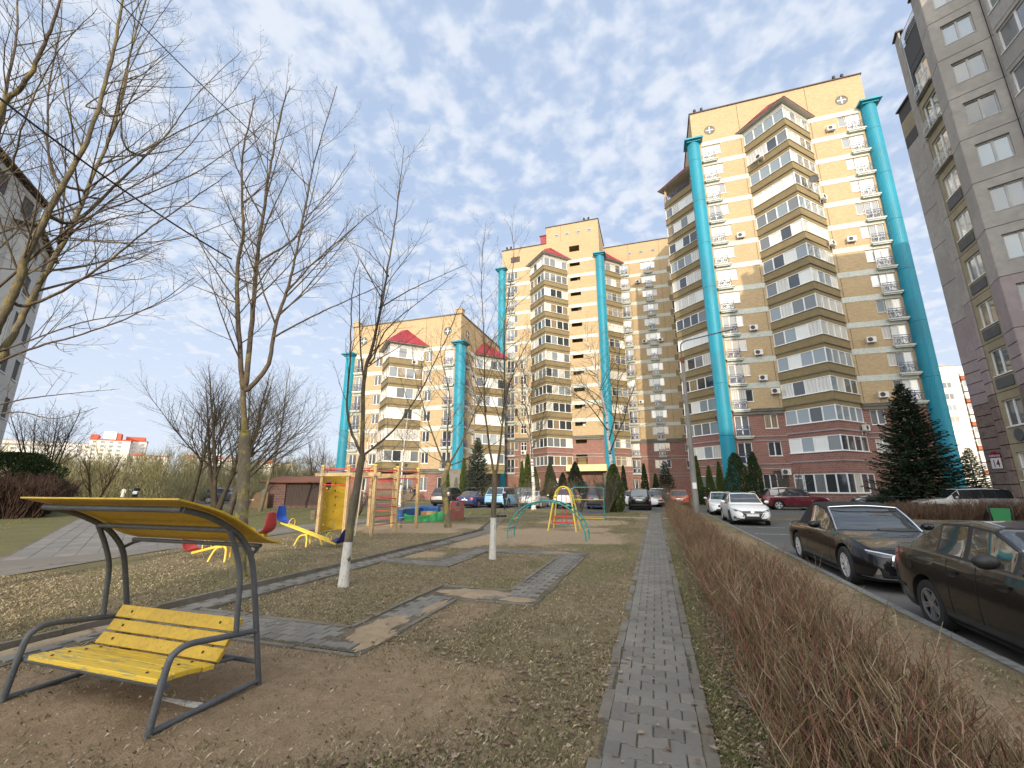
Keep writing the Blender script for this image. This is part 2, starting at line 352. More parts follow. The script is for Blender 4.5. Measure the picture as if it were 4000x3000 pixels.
rm = MB()
for k, (a, b, c, d) in enumerate(ROADS):
    rm.add([(a,c,RZ0),(b,c,RZ0),(b,d,RZ0),(a,d,RZ0)], [(0,1,2,3)])
tag(rm.build('road', 'asphalt'), kind='structure')
# kerb stones
noisy('kerb', (0.24,0.235,0.225), (0.18,0.175,0.165), 2.0, 0.9, 0.3, c3=(0.13,0.115,0.09))
noisy('edging', (0.20,0.185,0.16), (0.145,0.125,0.095), 2.2, 0.95, 0.4, c3=(0.24,0.19,0.13))
kb = empty('kerb'); tag(kb, kind='structure')
def kerb_run(p, q, w=0.14, step=1.0, zt=0.012, zb=-0.2, off=0.0):
    p = Vector(p); q = Vector(q); d = (q-p); n = max(1, round(d.length/step)); rz = math.atan2(d.y, d.x); s = d.length/n
    for k in range(n):
        a = p+d*(k/n)
        link('kerb_stone', cached(('kerb', round(s,2), w, zt, zb), lambda: MB().extr([(0,zb),(w,zb),(w,zt-0.02),(w-0.02,zt),(0.0,zt)], 'x', 0.006, s-0.006).mesh('kerb_stone', 'kerb')), kb, T(a.x, a.y, rnd.uniform(-0.006,0.006)) @ RZ(rz))
kerb_run((3.0,33.0,0), (3.0,-3.0,0), w=0.14)
kerb_run((-24.0,33.0,0), (2.86,33.0,0), w=0.14)
kerb_run((11.3,28.6,0), (21,28.6,0), w=0.14); kerb_run((11.3,39.6,0), (11.3,28.6,0), w=0.14); kerb_run((21,39.6,0), (11.4,39.6,0), w=0.14)
kerb_run((3,46.2,0), (25,46.2,0), w=0.14); kerb_run((-60,46.2,0), (2.9,46.2,0), w=0.14, step=2.0)
# worn white parking marks beside the kerb
noisy('road_paint', (0.62,0.62,0.60), (0.30,0.29,0.28), 9, 0.8, 0.2, lo=0.42, hi=0.56)
pk = MB()
for y in (7.9, 13.6, 19.4, 22.6):
    pk.add([(3.02,y,RZ0+0.004),(3.32,y,RZ0+0.004),(3.32,y+0.16,RZ0+0.004),(3.02,y+0.16,RZ0+0.004)], [(0,1,2,3)])
    pk.add([(3.5,y+0.02,RZ0+0.004),(5.3,y+0.02,RZ0+0.004),(5.3,y+0.12,RZ0+0.004),(3.5,y+0.12,RZ0+0.004)], [(0,1,2,3)])
tag(pk.build('parking_marking', 'road_paint'), kind='structure')

# ---------------- pavers
noisy('paver', (0.205,0.192,0.172), (0.165,0.154,0.138), 1.1, 0.92, 0.4, fine=22, c3=(0.23,0.20,0.155), bd=0.006)
noisy('paver_b', (0.175,0.163,0.146), (0.14,0.13,0.116), 1.1, 0.92, 0.4, fine=22, c3=(0.22,0.185,0.14), bd=0.006)
noisy('paver_c', (0.235,0.213,0.185), (0.19,0.174,0.152), 1.1, 0.92, 0.4, fine=22, c3=(0.25,0.21,0.16), bd=0.006)
noisy('paver_bed', (0.13,0.105,0.07), (0.07,0.06,0.04), 1.6, 0.95, 0.5, fine=14, c3=(0.28,0.22,0.14))
def ipaver(mat):
    pl = [(-.0985,-.0795),(-.062,-.0795),(-.034,-.0600),(.034,-.0600),(.062,-.0795),(.0985,-.0795),(.0985,.0795),(.062,.0795),(.034,.0600),(-.034,.0600),(-.062,.0795),(-.0985,.0795)]
    mb = MB(); n = 12; e = 0.006
    top = [(x*(1-e*8), y*(1-e*9), 0.0) for x, y in [(u*0.955, v*0.96) for u, v in pl]]; mid = [(x*0.965, y*0.97, -0.005) for x, y in pl]; bot = [(x*0.965, y*0.97, -0.05) for x, y in pl]
    mb.add(top+mid+bot, [tuple(range(n))]+[(i+n,(i+1)%n+n,(i+1)%n,i) for i in range(n)]+[(i+2*n,(i+1)%n+2*n,(i+1)%n+n,i+n) for i in range(n)])
    return mb
def halfpaver(mat):
    return MB().extr([(-0.0795,-0.05),(0.0795,-0.05),(0.0795,-0.004),(0.075,0),(-0.075,0),(-0.0795,-0.004)], 'x', -0.047, 0.047)
PM = {}
for m in ('paver', 'paver_b', 'paver_c'):
    PM[('f', m)] = ipaver(m).mesh('paver', m); PM[('h', m)] = halfpaver(m).mesh('paver', m)
def lay(parent, items, keep=300, zt=0.02):
    items = sorted(items, key=lambda q: q[1]**2+(q[0])**2)
    rest = {m: MB() for m in ('paver', 'paver_b', 'paver_c')}
    src = {k: [tuple(v.co) for v in me.vertices] for k, me in PM.items()}; fsrc = {k: [tuple(p.vertices) for p in me.polygons] for k, me in PM.items()}
    for i, (x, y, kind) in enumerate(items):
        m = rnd.choice(('paver', 'paver', 'paver_b', 'paver_c')); mt = T(x, y, zt+rnd.uniform(-0.005,0.003)) @ Matrix.Rotation(rnd.uniform(-0.02,0.02), 4, 'X') @ Matrix.Rotation(rnd.uniform(-0.02,0.02), 4, 'Y') @ RZ(rnd.uniform(-0.015,0.015))
        if i < keep: link('paver', PM[(kind, m)], parent, mt)
        else: rest[m].add([mt @ Vector(v) for v in src[(kind, m)]], fsrc[(kind, m)])
    tot = MB()
    for k, m in enumerate(rest):
        tot.cm = k; tot.add(rest[m].v, rest[m].f)
    if tot.v: tag(tot.build('far_pavers', list(rest), parent), kind='stuff')
def lattice(x0, x1, y0, y1):
    out = []; ny = int((y1-y0)/0.1425); W_ = x1-x0; nx = max(1, round(W_/0.2)); 
    for j in range(ny+1):
        y = y0+0.07+j*0.1425
        if y > y1+0.02: break
        if j % 2 == 0: out += [(x0+0.1+0.2*k, y, 'f') for k in range(nx)]
        else: out += [(x0+0.05, y, 'h')]+[(x0+0.2*k, y, 'f') for k in range(1, nx)]+[(x0+0.2*nx-0.05, y, 'h')]
    return out
wk = empty('sidewalk'); tag(wk, kind='structure')
MB().box(WALK[0]-0.03, WALK[1]+0.03, WALK[2], WALK[3]+1.6, -0.03, 0.006).build('paver_bed', 'paver_bed', wk)
lay(wk, lattice(*WALK), 300)
for x in (WALK[0]-0.085, WALK[1]+0.005):
    y = WALK[2]
    while y < 29.5:
        s = 0.5
        link('edging_stone', cached('edg', lambda: MB().box(0,0.08,0.006,0.494,-0.12,0.022).mesh('edging_stone', 'edging')), wk, T(x, y, rnd.uniform(-0.02,0.004)) @ RZ(rnd.uniform(-0.03,0.03))) if rnd.random() > 0.12 else None
        y += s
for y0 in (29.6, 31.4):                               # the walk meets a cross path of slabs
    pass
mz = empty('meander_path'); tag(mz, kind='structure')
for a, b, c, d in BAND: pass
bedm = MB()
for k, (a, b, c, d) in enumerate(BAND): bedm.box(a-0.02, b+0.02, c-0.02, d+0.02, -0.04, 0.001+0.0012*k)
bedm.build('paver_bed', 'paver_bed', mz)
items = {}
for (a, b, c, d) in BAND:
    for i in range(int((a+8)/0.1)-1, int((b+8)/0.1)+2):
        for j in range(int(c/0.1425)-1, int(d/0.1425)+2):
            if (i+j) % 2: continue
            x = -8+0.1*i; y = 0.1425*j
            if a+0.075 < x < b-0.075 and c+0.05 < y < d-0.05:
                s = vnoise(x, y, 1.3, 9)
                buried = (abs(x+2.7) < 0.75 and 6.5 < y < 7.2 and s > 0.42) or (abs(x+3.2) < 0.35 and 4.3 < y < 5.4 and s > 0.62) or (x < -5.9 and s > 0.7)
                if not buried: items[(i, j)] = (x, y, 'f')
lay(mz, list(items.values()), 300, 0.016)
for loop, zt in (([(-5.95,4.8),(-3.55,4.8),(-3.55,7.17),(-2.33,7.17),(-2.33,11.12),(-4.28,11.12),(-4.28,8.9),(-5.95,8.9)], 0.026), ([(-6.0,4.1),(-2.95,4.1),(-2.95,6.45),(-1.75,6.45),(-1.75,11.78),(-4.9,11.78),(-4.9,9.5),(-5.95,9.5)], 0.006)):
    for k in range(len(loop)-(1 if zt < 0.02 else 0)):
        p = Vector((*loop[k],0)); q = Vector((*loop[(k+1)%len(loop)],0)); d = q-p; n = max(1, round(d.length/0.8)); rz = math.atan2(d.y, d.x); s = d.length/n
        for j in range(n):
            a = p+d*(j/n); link('edging_stone', cached(('edg2', round(s,2)), lambda: MB().box(0.005,s-0.005,-0.03,0.03,-0.12,0.0).mesh('edging_stone', 'edging')), mz, T(a.x, a.y, zt+rnd.uniform(-0.012,0.008)) @ RZ(rz+rnd.uniform(-0.012,0.012)))
y = 0.6
while y < 27:
    xo = -6.52 if y < 16 else -6.52-(y-16)*0.28
    link('edging_stone', cached('edg3', lambda: MB().box(-0.03,0.03,0.006,0.994,-0.12,0.07).mesh('edging_stone', 'edging')), mz, T(xo, y, rnd.uniform(-0.015,0.01)) @ RZ(rnd.uniform(-0.01,0.01)+(0.0 if y < 16 else 0.27))); y += 1.0
MB().add([(-6.45,13.0,0.012),(-5.9,13.0,0.012),(-5.9,16,0.012),(-9.1,27.6,0.012),(-9.7,27.6,0.012),(-6.45,16,0.012)], [(0,1,2,3,4,5)]).build('worn_path', 'asphalt_path', mz)
noisy('spilled_sand', (0.36,0.27,0.17), (0.29,0.215,0.135), 5, 0.95, 0.4)
ssd = MB()
for (cx0, cy0, rx, ry) in ((-2.75,6.84,0.62,0.27),(-3.25,4.95,0.20,0.55),(-3.02,4.55,0.10,0.34),(-3.05,5.9,0.09,0.4),(-2.05,6.66,0.26,0.12),(-6.3,3.4,0.14,0.8),(-2.5,11.5,0.5,0.12)):
    nn = 30; rings = []
    for fr, zz in ((1.0, 0.004), (0.6, 0.027), (0.05, 0.031)):
        rings.append([(cx0+rx*fr*math.cos(2*math.pi*k/nn)*(0.7+0.6*float(vnoise(k*1.7, cx0*9, 1.0, 5))), cy0+ry*fr*math.sin(2*math.pi*k/nn)*(0.7+0.6*float(vnoise(k*1.7, cx0*9, 1.0, 5))), zz) for k in range(nn)])
    ssd.add([p for r_ in rings for p in r_], [(a*nn+k, a*nn+(k+1)%nn, (a+1)*nn+(k+1)%nn, (a+1)*nn+k) for a in range(2) for k in range(nn)]+[tuple(2*nn+k for k in range(nn))])
tag(ssd.build('spilled_sand', 'spilled_sand', None, smooth=True), 'patches of yellow sand spilled over the paved paths', 'sand', kind='stuff')
# asphalt footpath and the slab-paved way on the left
MB().add([(-14.4,-6,0.012),(-12.1,-6,0.012),(-11.6,5,0.012),(-12.6,9,0.012),(-12.8,13,0.012),(-13.2,19.5,0.012),(-11.0,22.5,0.012),(-5.6,25.6,0.012),(-5.8,26.9,0.012),(-12.0,24.4,0.012),(-14.9,21.0,0.012),(-15.2,13,0.012),(-15,9.0,0.012)], [tuple(range(13))]).build('footpath', 'asphalt_path'); tag(bpy.data.objects['footpath'], kind='structure')
lw = empty('slab_way'); tag(lw, kind='structure')
noisy('slab', (0.21,0.195,0.18), (0.165,0.155,0.145), 0.9, 0.92, 0.2); noisy('slab_b', (0.235,0.21,0.185), (0.185,0.17,0.155), 0.9, 0.92, 0.2)
ang = math.atan2(LPD.y, -LPD.x); sl_items = []
base = Vector((-14.2, 6.4)); dv = Vector((-LPD.x, LPD.y)); nv = Vector((LPD.y, LPD.x))
MB().add([(*(base+nv*-0.1),0.008),(*(base+nv*4.4),0.008),(*(base+dv*52+nv*4.4),0.008),(*(base+dv*52+nv*-0.1),0.008)], [(0,1,2,3)]).build('joint_sand', 'paver_bed', lw)
for j in range(int(52/0.62)):
    for k in range(11):
        c = base+dv*(0.31+0.62*j)+nv*(0.2+0.4*k); sl_items.append((c.x, c.y))
sl_items.sort(key=lambda q: q[0]**2+q[1]**2); rest = MB()
SLM = [cached(('slab', m), lambda: MB().box(-0.302,0.302,-0.192,0.192,-0.05,0.0).mesh('paving_slab', m)) for m in ('slab', 'slab', 'slab_b')]
for i, (x, y) in enumerate(sl_items):
    mt = T(x, y, 0.018+rnd.uniform(-0.004,0.004)) @ RZ(ang)
    if i < 300: link('paving_slab', rnd.choice(SLM), lw, mt)
    else: rest.add([mt @ Vector(v) for v in ((-0.302,-0.192,0),(0.302,-0.192,0),(0.302,0.192,0),(-0.302,0.192,0))], [(0,1,2,3)])
tag(rest.build('far_slabs', 'slab', lw), kind='stuff')
# cross path of slabs at the end of the sidewalk
cp = empty('cross_path'); tag(cp, kind='structure')
MB().box(-0.9,2.86,29.7,30.9,-0.03,0.012).build('paver_bed', 'paver_bed', cp)
for i in range(9):
    for j in range(3): link('paving_slab', rnd.choice(SLM), cp, T(-0.68+0.41*i, 29.9+0.4*j, 0.026+rnd.uniform(-0.004,0.004)) @ Matrix.Scale(0.65,4,(1,0,0)))

# ---------------- grass, leaves
def leafy_mat(name, cols, rough=0.85, trans=0.0):
    m, t, b = new_mat(name); setc(b, cols[0], rough, spec=0.2); a = attr(t, 'rnd'); c = cols[0]
    for k in range(1, len(cols)):
        f = M(t, 'GREATER_THAN', a, k/len(cols)); c = mixc(t, f, c, cols[k])
    n = noise(t, pos(t), 40, 3); c = mixc(t, M(t, 'MULTIPLY', n, 0.4), c, (cols[0][0]*0.4, cols[0][1]*0.4, cols[0][2]*0.4)); t.links.new(c, b.inputs['Base Color'])
    return m
leafy_mat('grass_dry', [(0.34,0.275,0.17), (0.23,0.18,0.105), (0.48,0.41,0.28), (0.15,0.118,0.07), (0.30,0.25,0.155), (0.15,0.145,0.065)])
leafy_mat('grass_green', [(0.13,0.145,0.05), (0.18,0.175,0.075), (0.27,0.23,0.12), (0.105,0.12,0.045)])
leafy_mat('dead_leaf', [(0.19,0.12,0.08), (0.26,0.175,0.12), (0.12,0.078,0.054), (0.36,0.27,0.20), (0.22,0.16,0.125)])
def ground_z(x, y):
    i = np.clip(np.searchsorted(gx, x)-1, 0, nxg-2); j = np.clip(np.searchsorted(gy, y)-1, 0, nyg-2)
    fx = (x-gx[i])/(gx[i+1]-gx[i]); fy = (y-gy[j])/(gy[j+1]-gy[j])
    return (hz[i,j]*(1-fx)+hz[i+1,j]*fx)*(1-fy)+(hz[i,j+1]*(1-fx)+hz[i+1,j+1]*fx)*fy
def blades(name, n, x0, x1, y0, y1, mat, hmin, hmax, wid, label, pw=2.0, keep=None, lean=0.9):
    u = rng.random(n); y = 1/((1-u)*(1/y0)+u*(1/y1)) if pw else y0+(y1-y0)*u
    x = x0+(x1-x0)*rng.random(n); d, s, g = masks(x, y)
    ok = ~on_paving(x, y, -0.02) & ~on_road(x, y, 0.05) & ~left_path(x, y) & ~left_way(x, y) & (rng.random(n) > np.maximum(d*0.96, s*0.97))
    ok &= (vnoise(x, y, 2.2, 8)*0.7+vnoise(x, y, 9, 12)*0.3+rng.random(n)*0.35) > 0.42
    if keep is not None: ok &= keep(x, y, g)
    x, y = x[ok], y[ok]; n = len(x); z = ground_z(x, y)-0.004
    h = hmin+(hmax-hmin)*rng.random(n)**2; a = rng.random(n)*2*np.pi; ln = h*(0.35+lean*rng.random(n)); wd = wid*(0.7+0.6*rng.random(n))*(1+y*0.06)
    px, py = -np.sin(a)*wd, np.cos(a)*wd; dx, dy = np.cos(a)*ln, np.sin(a)*ln
    V = np.stack([np.stack([x-px,y-py,z],-1), np.stack([x+px,y+py,z],-1), np.stack([x+dx*0.45+px*0.7,y+dy*0.45+py*0.7,z+h*0.75],-1), np.stack([x+dx,y+dy,z+h*rng.uniform(0.5,1.0,n)],-1)], 1)
    Fb = np.arange(n*4).reshape(n, 4); r = np.repeat(rng.random(n), 4)
    return tag(link(name, np_mesh(name, V.reshape(-1,3), Fb, mat, dict(rnd=r))), label, 'grass', kind='stuff')
blades('dry_grass', 290000, -6.3, 2.9, 1.9, 24, 'grass_dry', 0.008, 0.045, 0.0016, 'short dry grass covering the lawn between the paths')
blades('dry_grass', 110000, -12.2, -6.5, 1.9, 33, 'grass_dry', 0.01, 0.05, 0.0015, 'sunlit dry grass beyond the dark edging stones')
blades('green_grass', 45000, 0.25, 0.95, 1.6, 20, 'grass_green', 0.008, 0.04, 0.0016, 'green grass strip between the sidewalk and the hedge', keep=lambda x, y, g: rng.random(len(x)) < 0.8)
blades('green_grass', 60000, -6.3, 0.0, 1.9, 16, 'grass_green', 0.008, 0.04, 0.0016, 'patches of fresh green grass in the dry lawn', keep=lambda x, y, g: (vnoise(x, y, 1.1, 31) > 0.6))
blades('green_grass', 40000, -34, -14.5, 3, 32, 'grass_green', 0.02, 0.06, 0.004, 'green lawn beside the slab-paved way')
blades('green_grass', 40000, -12, -1, 20, 32.8, 'grass_green', 0.02, 0.05, 0.004, 'greenish grass in front of the parked cars', keep=lambda x, y, g: rng.random(len(x)) < 0.7)
def leaves(name, n, x0, x1, y0, y1, label, smin=0.02, smax=0.05, keep=None, clump=0.5):
    u = rng.random(n); y = 1/((1-u)*(1/y0)+u*(1/y1)); x = x0+(x1-x0)*rng.random(n)
    ok = (vnoise(x, y, 1.6, 21)*0.5+vnoise(x, y, 5.1, 23)*0.35+rng.random(n)*clump*1.2) > 0.78; ok &= ~on_road(x, y) 
    if keep is not None: ok &= keep(x, y)
    x, y = x[ok], y[ok]; n = len(x); z = np.maximum(ground_z(x, y), np.where(on_paving(x, y), 0.022, -1))+0.004+0.012*rng.random(n)
    s = (smin+(smax-smin)*rng.random(n)**3.0)*(1+0.02*y); a = rng.random(n)*2*np.pi
    shape = np.array([(-1.0,0,0.1),(-0.45,0.30,0.25),(-0.55,0.75,0.5),(0.05,0.42,0.22),(0.35,0.85,0.55),(0.5,0.28,0.2),(1.1,0,0.35),(0.5,-0.28,0.2),(0.35,-0.85,0.6),(0.05,-0.42,0.22),(-0.55,-0.75,0.45),(-0.45,-0.30,0.25)])
    k = len(shape); j = 1+0.35*(rng.random((n,k))-0.5); curl = rng.uniform(0.1, 0.7, n)
    lx = shape[None,:,0]*s[:,None]*j; ly = shape[None,:,1]*s[:,None]*j; lz = shape[None,:,2]*s[:,None]*curl[:,None]
    ca, sa = np.cos(a)[:,None], np.sin(a)[:,None]
    V = np.stack([x[:,None]+lx*ca-ly*sa, y[:,None]+lx*sa+ly*ca, z[:,None]+lz], -1)
    r = np.repeat(rng.random(n), k)
    return tag(link(name, np_mesh(name, V.reshape(-1,3), np.arange(n*k).reshape(n,k), 'dead_leaf', dict(rnd=r))), label, 'leaves', kind='stuff')
leaves('fallen_leaves', 26000, -6.3, 0.3, 1.9, 14, 'brown fallen leaves scattered over the dry lawn', 0.008, 0.034, keep=lambda x, y: (masks(x, y)[0] < 0.6) & (~on_paving(x, y, -0.03) | (rng.random(len(x)) < 0.10)))
leaves('fallen_leaves', 9000, 0.42, 1.05, 1.7, 16, 'brown fallen leaves heaped at the foot of the hedge', 0.016, 0.036, clump=0.75)
leaves('fallen_leaves', 2600, -12, -6.5, 2.0, 20, 'brown fallen leaves on the sunlit grass', 0.015, 0.04)
# twigs and pebbles
noisy('pebble', (0.42,0.38,0.32), (0.3,0.27,0.22), 20, 0.9, 0.0)
pb = MB()
for k in range(420):
    x = rnd.uniform(-6, -1.2); y = 1/(rnd.uniform(1/6.5, 1/1.9)); s = rnd.uniform(0.003,0.010)
    if on_paving(np.array([x]), np.array([y]))[0]: continue
    z = float(ground_z(np.array([x]), np.array([y]))[0])
    pb.add([(x-s,y,z),(x,y-s,z),(x+s,y,z),(x,y+s,z),(x,y,z+s*0.9)], [(0,1,4),(1,2,4),(2,3,4),(3,0,4)])
tag(pb.build('pebbles', 'pebble'), 'small pale pebbles scattered over the bare earth', 'pebbles', kind='stuff')
# ================================================================== apartment complex
def L(i): return 4.1+2.9*i
def wall_holes(mb, u0, u1, z0, z1, holes, dep=0.2):
    hs = [h for h in holes if h[2] < z1-1e-6 and h[3] > z0+1e-6]
    us = sorted({u0, u1, *[h[0] for h in hs], *[h[1] for h in hs]}); zs = sorted({z0, z1, *[max(z0, h[2]) for h in hs], *[min(z1, h[3]) for h in hs]})
    us = [u for u in us if u0-1e-6 <= u <= u1+1e-6]
    zcols = {}
    for a, b in zip(us[:-1], us[1:]):
        col = [h for h in hs if h[0] < (a+b)/2 < h[1]]
        cuts = sorted([(max(z0, h[2]), min(z1, h[3])) for h in col]); z = z0
        for c0, c1 in cuts+[(z1, z1)]:
            if c0 > z+1e-6: mb.add([(a,0,z),(b,0,z),(b,0,c0),(a,0,c0)], [(0,1,2,3)])
            z = max(z, c1)
    for a, b, c, d in hs:
        c = max(c, z0); d = min(d, z1)
        mb.add([(a,0,c),(b,0,c),(b,0,d),(a,0,d),(a,dep,c),(b,dep,c),(b,dep,d),(a,dep,d)], [(0,4,5,1),(2,6,7,3),(0,3,7,4),(1,5,6,2)])
def frame_mesh(w, h, cols, transom=0, fr=0.07, dep=0.07, mat='pvc', sill=True):
    def mk():
        mb = MB(); mb.box(0,w,0,dep,0,fr); mb.box(0,w,0,dep,h-fr,h); mb.box(0,fr,0,dep,fr,h-fr); mb.box(w-fr,w,0,dep,fr,h-fr)
        for k in range(1, cols):
            x = w*k/cols; mb.box(x-fr*0.75, x+fr*0.75, -0.004, dep, fr, h-fr)
        if transom: mb.box(fr, w-fr, 0.004, dep, h*transom-fr*0.5, h*transom+fr*0.5)
        if sill: mb.box(-0.04, w+0.04, -0.16, dep, -0.05, -0.004)
        return mb.mesh('window', mat)
    return cached(('fr', round(w,3), round(h,3), cols, transom, fr, mat, sill), mk)
def pane_mesh(w, h, mat):
    return cached(('pane', round(w,3), round(h,3), mat), lambda: MB().box(0,w,0,0.012,0,h).mesh('pane', mat))
GM = dict(front=['g_curtain']*3+['g_blind']*3+['g_dark']*3+['g_grey']*3+['g_blue']*2+['g_warm'], white=['g_white']*3+['g_blind']*3+['g_curtain']*2+['g_blue']*2+['g_grey']*2, dark=['g_dark']*4+['g_grey']*2+['g_curtain']+['g_warm'],
          bay=['g_blue']*4+['g_grey']*3+['g_curtain']*2+['g_blind']*2+['g_dark']*2, sunbay=['g_dark']*3+['g_grey']*3+['g_curtain']*2+['g_blind']*2+['g_warm'])
def window(root, Mx, u, z, w, h, cols=2, kind='front', transom=0, y=0.1, name='window', mat='pvc', perpane=False, fr=0.07, sill=True):
    o = link(name, frame_mesh(w, h, cols, transom, fr=fr, mat=mat, sill=sill), root, Mx @ T(u, y, z))
    if perpane:
        base = rnd.choice(GM[kind])
        for k in range(cols):
            m = base if rnd.random() < 0.55 else rnd.choice(GM[kind])
            link('pane', pane_mesh(w/cols-0.04, h-0.08, m), o, T(w*k/cols+0.02, 0.045, 0.04))
    else:
        link('pane', pane_mesh(w-0.08, h-0.08, rnd.choice(GM[kind])), o, T(0.04, 0.045, 0.04))
    return o
def rail_mesh(w, h=1.0, mat='iron_blue_light'):
    def mk():
        mb = MB(); b = 0.036
        for z in (0.05, h*0.78, h): mb.box(0,w,-b/2,b/2,z-b,z+b)
        n = max(2, round(w/0.75)); s = w/n
        for k in range(n+1): mb.box(s*k-b/2 if k else 0, s*k+b/2 if k < n else w, -b/2, b/2, 0.05, h)
        for k in range(n):
            x0, x1 = s*k, s*(k+1)
            for p, q in (((x0,0.05),(x1,h*0.78)),((x0,h*0.78),(x1,0.05)),((x0+s*0.28,h*0.42),(x0+s*0.5,h*0.7)),((x0+s*0.5,h*0.7),(x0+s*0.72,h*0.42)),((x0+s*0.28,h*0.42),(x0+s*0.5,h*0.12)),((x0+s*0.5,h*0.12),(x0+s*0.72,h*0.42))):
                mb.tube([(p[0],0,p[1]),(q[0],0,q[1])], 0.020, 4, False)
        return mb.mesh('balcony_railing', mat)
    return cached(('rail', round(w,2), h, mat), mk)
def french(root, Mx, u, i, w, side=None, sw=0.75, kind='white', slab='band', rail='iron_blue_light'):
    z = L(i); wd = window(root, Mx, u, z+0.04, w, 2.2, 2, kind, 0.32, name='french_window', sill=False)
    if side in ('l', 'b'): window(root, Mx, u-sw, z+0.84, sw, 1.4, 1, kind)
    if side in ('r', 'b'): window(root, Mx, u+w, z+0.84, sw, 1.4, 1, kind)
    link('balcony_slab', cached(('slab', round(w,2), slab), lambda: MB().box(-0.15,w+0.25,-0.42,0,-0.16,0).box(-0.05,w+0.15,-0.34,0,-0.3,-0.163).mesh('balcony_slab', slab)), root, Mx @ T(u, -0.003, z))
    link('balcony_railing', rail_mesh(w+0.04, 1.0, rail), root, Mx @ T(u-0.02, -0.30, z+0.02))
    H = [(u, u+w, z+0.04, z+2.24)]
    if side in ('l', 'b'): H.append((u-sw, u, z+0.84, z+2.24))
    if side in ('r', 'b'): H.append((u+w, u+w+sw, z+0.84, z+2.24))
    return H
def vpoly(u0, u1, e=0.0):
    uc, p = (u0+u1)/2, (u1-u0)/2
    return [(u0-e, 0), (uc, -p-e), (u1+e, 0)]
def bay(root, Mx, u0, u1, n, nb, kinds, wings='lr', open_top=False, ground=None, roof=True, eave=0.55, peak=3.0, mat='pvc', transom=0):
    p = (u1-u0)/2; Lw = p*math.sqrt(2); uc = (u0+u1)/2
    ML = Mx @ T(u0, 0) @ RZ(-math.pi/4); MR = Mx @ T(uc, -p) @ RZ(math.pi/4)
    for i in range(n):
        z = L(i); red = i < nb
        bm_ = 'brick_red' if red else 'brick_olive'; mm = 'moulding_light' if red else 'moulding'
        key = ('bayp', round(p,2), red)
        def mk():
            mb = MB(); mb.prism(vpoly(-p, p, 0.0), 0.13, 0.93); mb.prism(vpoly(-p, p, -0.07), -0.44, 0.0)
            return mb.mesh('bay_panel', bm_)
        link('bay_panel', cached(key, mk), root, Mx @ T(uc, -0.004, z))
        link('bay_moulding', cached(('baym', round(p,2), red), lambda: MB().prism(vpoly(-p, p, 0.07), 0.0, 0.13).mesh('bay_moulding', mm)), root, Mx @ T(uc, -0.004, z))
        if open_top and i == n-1:
            link('balcony_railing', rail_mesh(Lw-0.1, 1.1, 'iron_blue'), root, ML @ T(0.05, 0.05, z+0.6))
            link('balcony_railing', rail_mesh(Lw-0.1, 1.1, 'iron_blue'), root, MR @ T(0.05, 0.05, z+0.6))
            link('corner_post', cached('cpost', lambda: MB().box(-0.15,0.15,0.1,0.4,0.9,2.95).mesh('corner_post', 'brick_yellow')), root, Mx @ T(uc, -p, z)); continue
        h = 1.53
        for wsd, MM in (('l', ML), ('r', MR)):
            if wsd not in wings: continue
            window(root, MM, 0.03, z+0.945, Lw-0.06, h, 4, rnd.choice(kinds), transom, y=0.05, name='bay_window', perpane=True, fr=0.085, mat=mat)
        if wings != 'lr':
            pass
    if roof:
        zE = L(n)+0.1; z0 = L(n-1)+2.48
        if not open_top:
            MB().prism(vpoly(-p, p, 0.0), z0+0.004, zE-0.004).build('bay_frieze', 'soffit', root, Mx @ T(uc, -0.004, 0))
        mb = MB(); e = vpoly(-p, p, eave*1.45); mb.prism(e, zE, zE+0.08); r = mb.build('bay_eaves', 'soffit', root, Mx @ T(uc, -0.004, 0))
        mb = MB(); e = vpoly(-p, p, eave*1.5); zt = zE+0.084; rn = 9
        mb.add([(*e[0],zt),(*e[1],zt),(*e[2],zt),(-p*0.12,0,zt+peak),(p*0.12,0,zt+peak)], [(0,1,3),(1,4,3),(1,2,4),(0,3,4,2),(0,2,1)])
        tp = Vector((0, 0, zt+peak))
        for k in range(1, 12):                         # standing seams
            for sgn in (-1, 1):
                q = Vector((sgn*(p+eave*1.5)*(1-k/12), -(p+eave*1.5)*(k/12), zt)); top = Vector((sgn*p*0.12, 0, zt+peak))
                q2 = q+(top-q)*0.98
                mb.tube([q+Vector((0,0,0.02)), q2+Vector((0,0,0.02))], 0.022, 3, False)
        for a, b in ((0,1),(1,2)): mb.tube([(*e[a],zt),(*e[b],zt)], 0.05, 4)
        mb.build('bay_roof', 'roof_red', root, Mx @ T(uc, -0.004, 0))
def column(root, x, y, ztop, zbot=0.0, r=0.72):
    mb = MB(); n = 36; prof = []
    for k in range(n):
        for dk, rr in ((0, r+0.025), (0.22, r+0.025), (0.3, r), (0.92, r)):
            an = 2*math.pi*(k+dk)/n; prof.append((rr*math.cos(an), rr*math.sin(an)))
    z = zbot
    while z < ztop-0.01:
        z2 = min(ztop, z+5.8); mb.prism(prof, z, z2-0.03, True); z = z2
    c = mb.build('column', 'teal', root, T(x, y))
    mb = MB(); mb.box(-1.08,1.08,-1.08,1.08,ztop,ztop+0.22)
    mb.box(-0.8,0.8,-0.8,0.8,ztop-0.2,ztop-0.003); mb.build('capital', 'teal', c)
    MB().box(-1.05,1.05,-1.05,1.05,0,zbot).build('plinth', 'cornice', c) if zbot > 0.1 else None
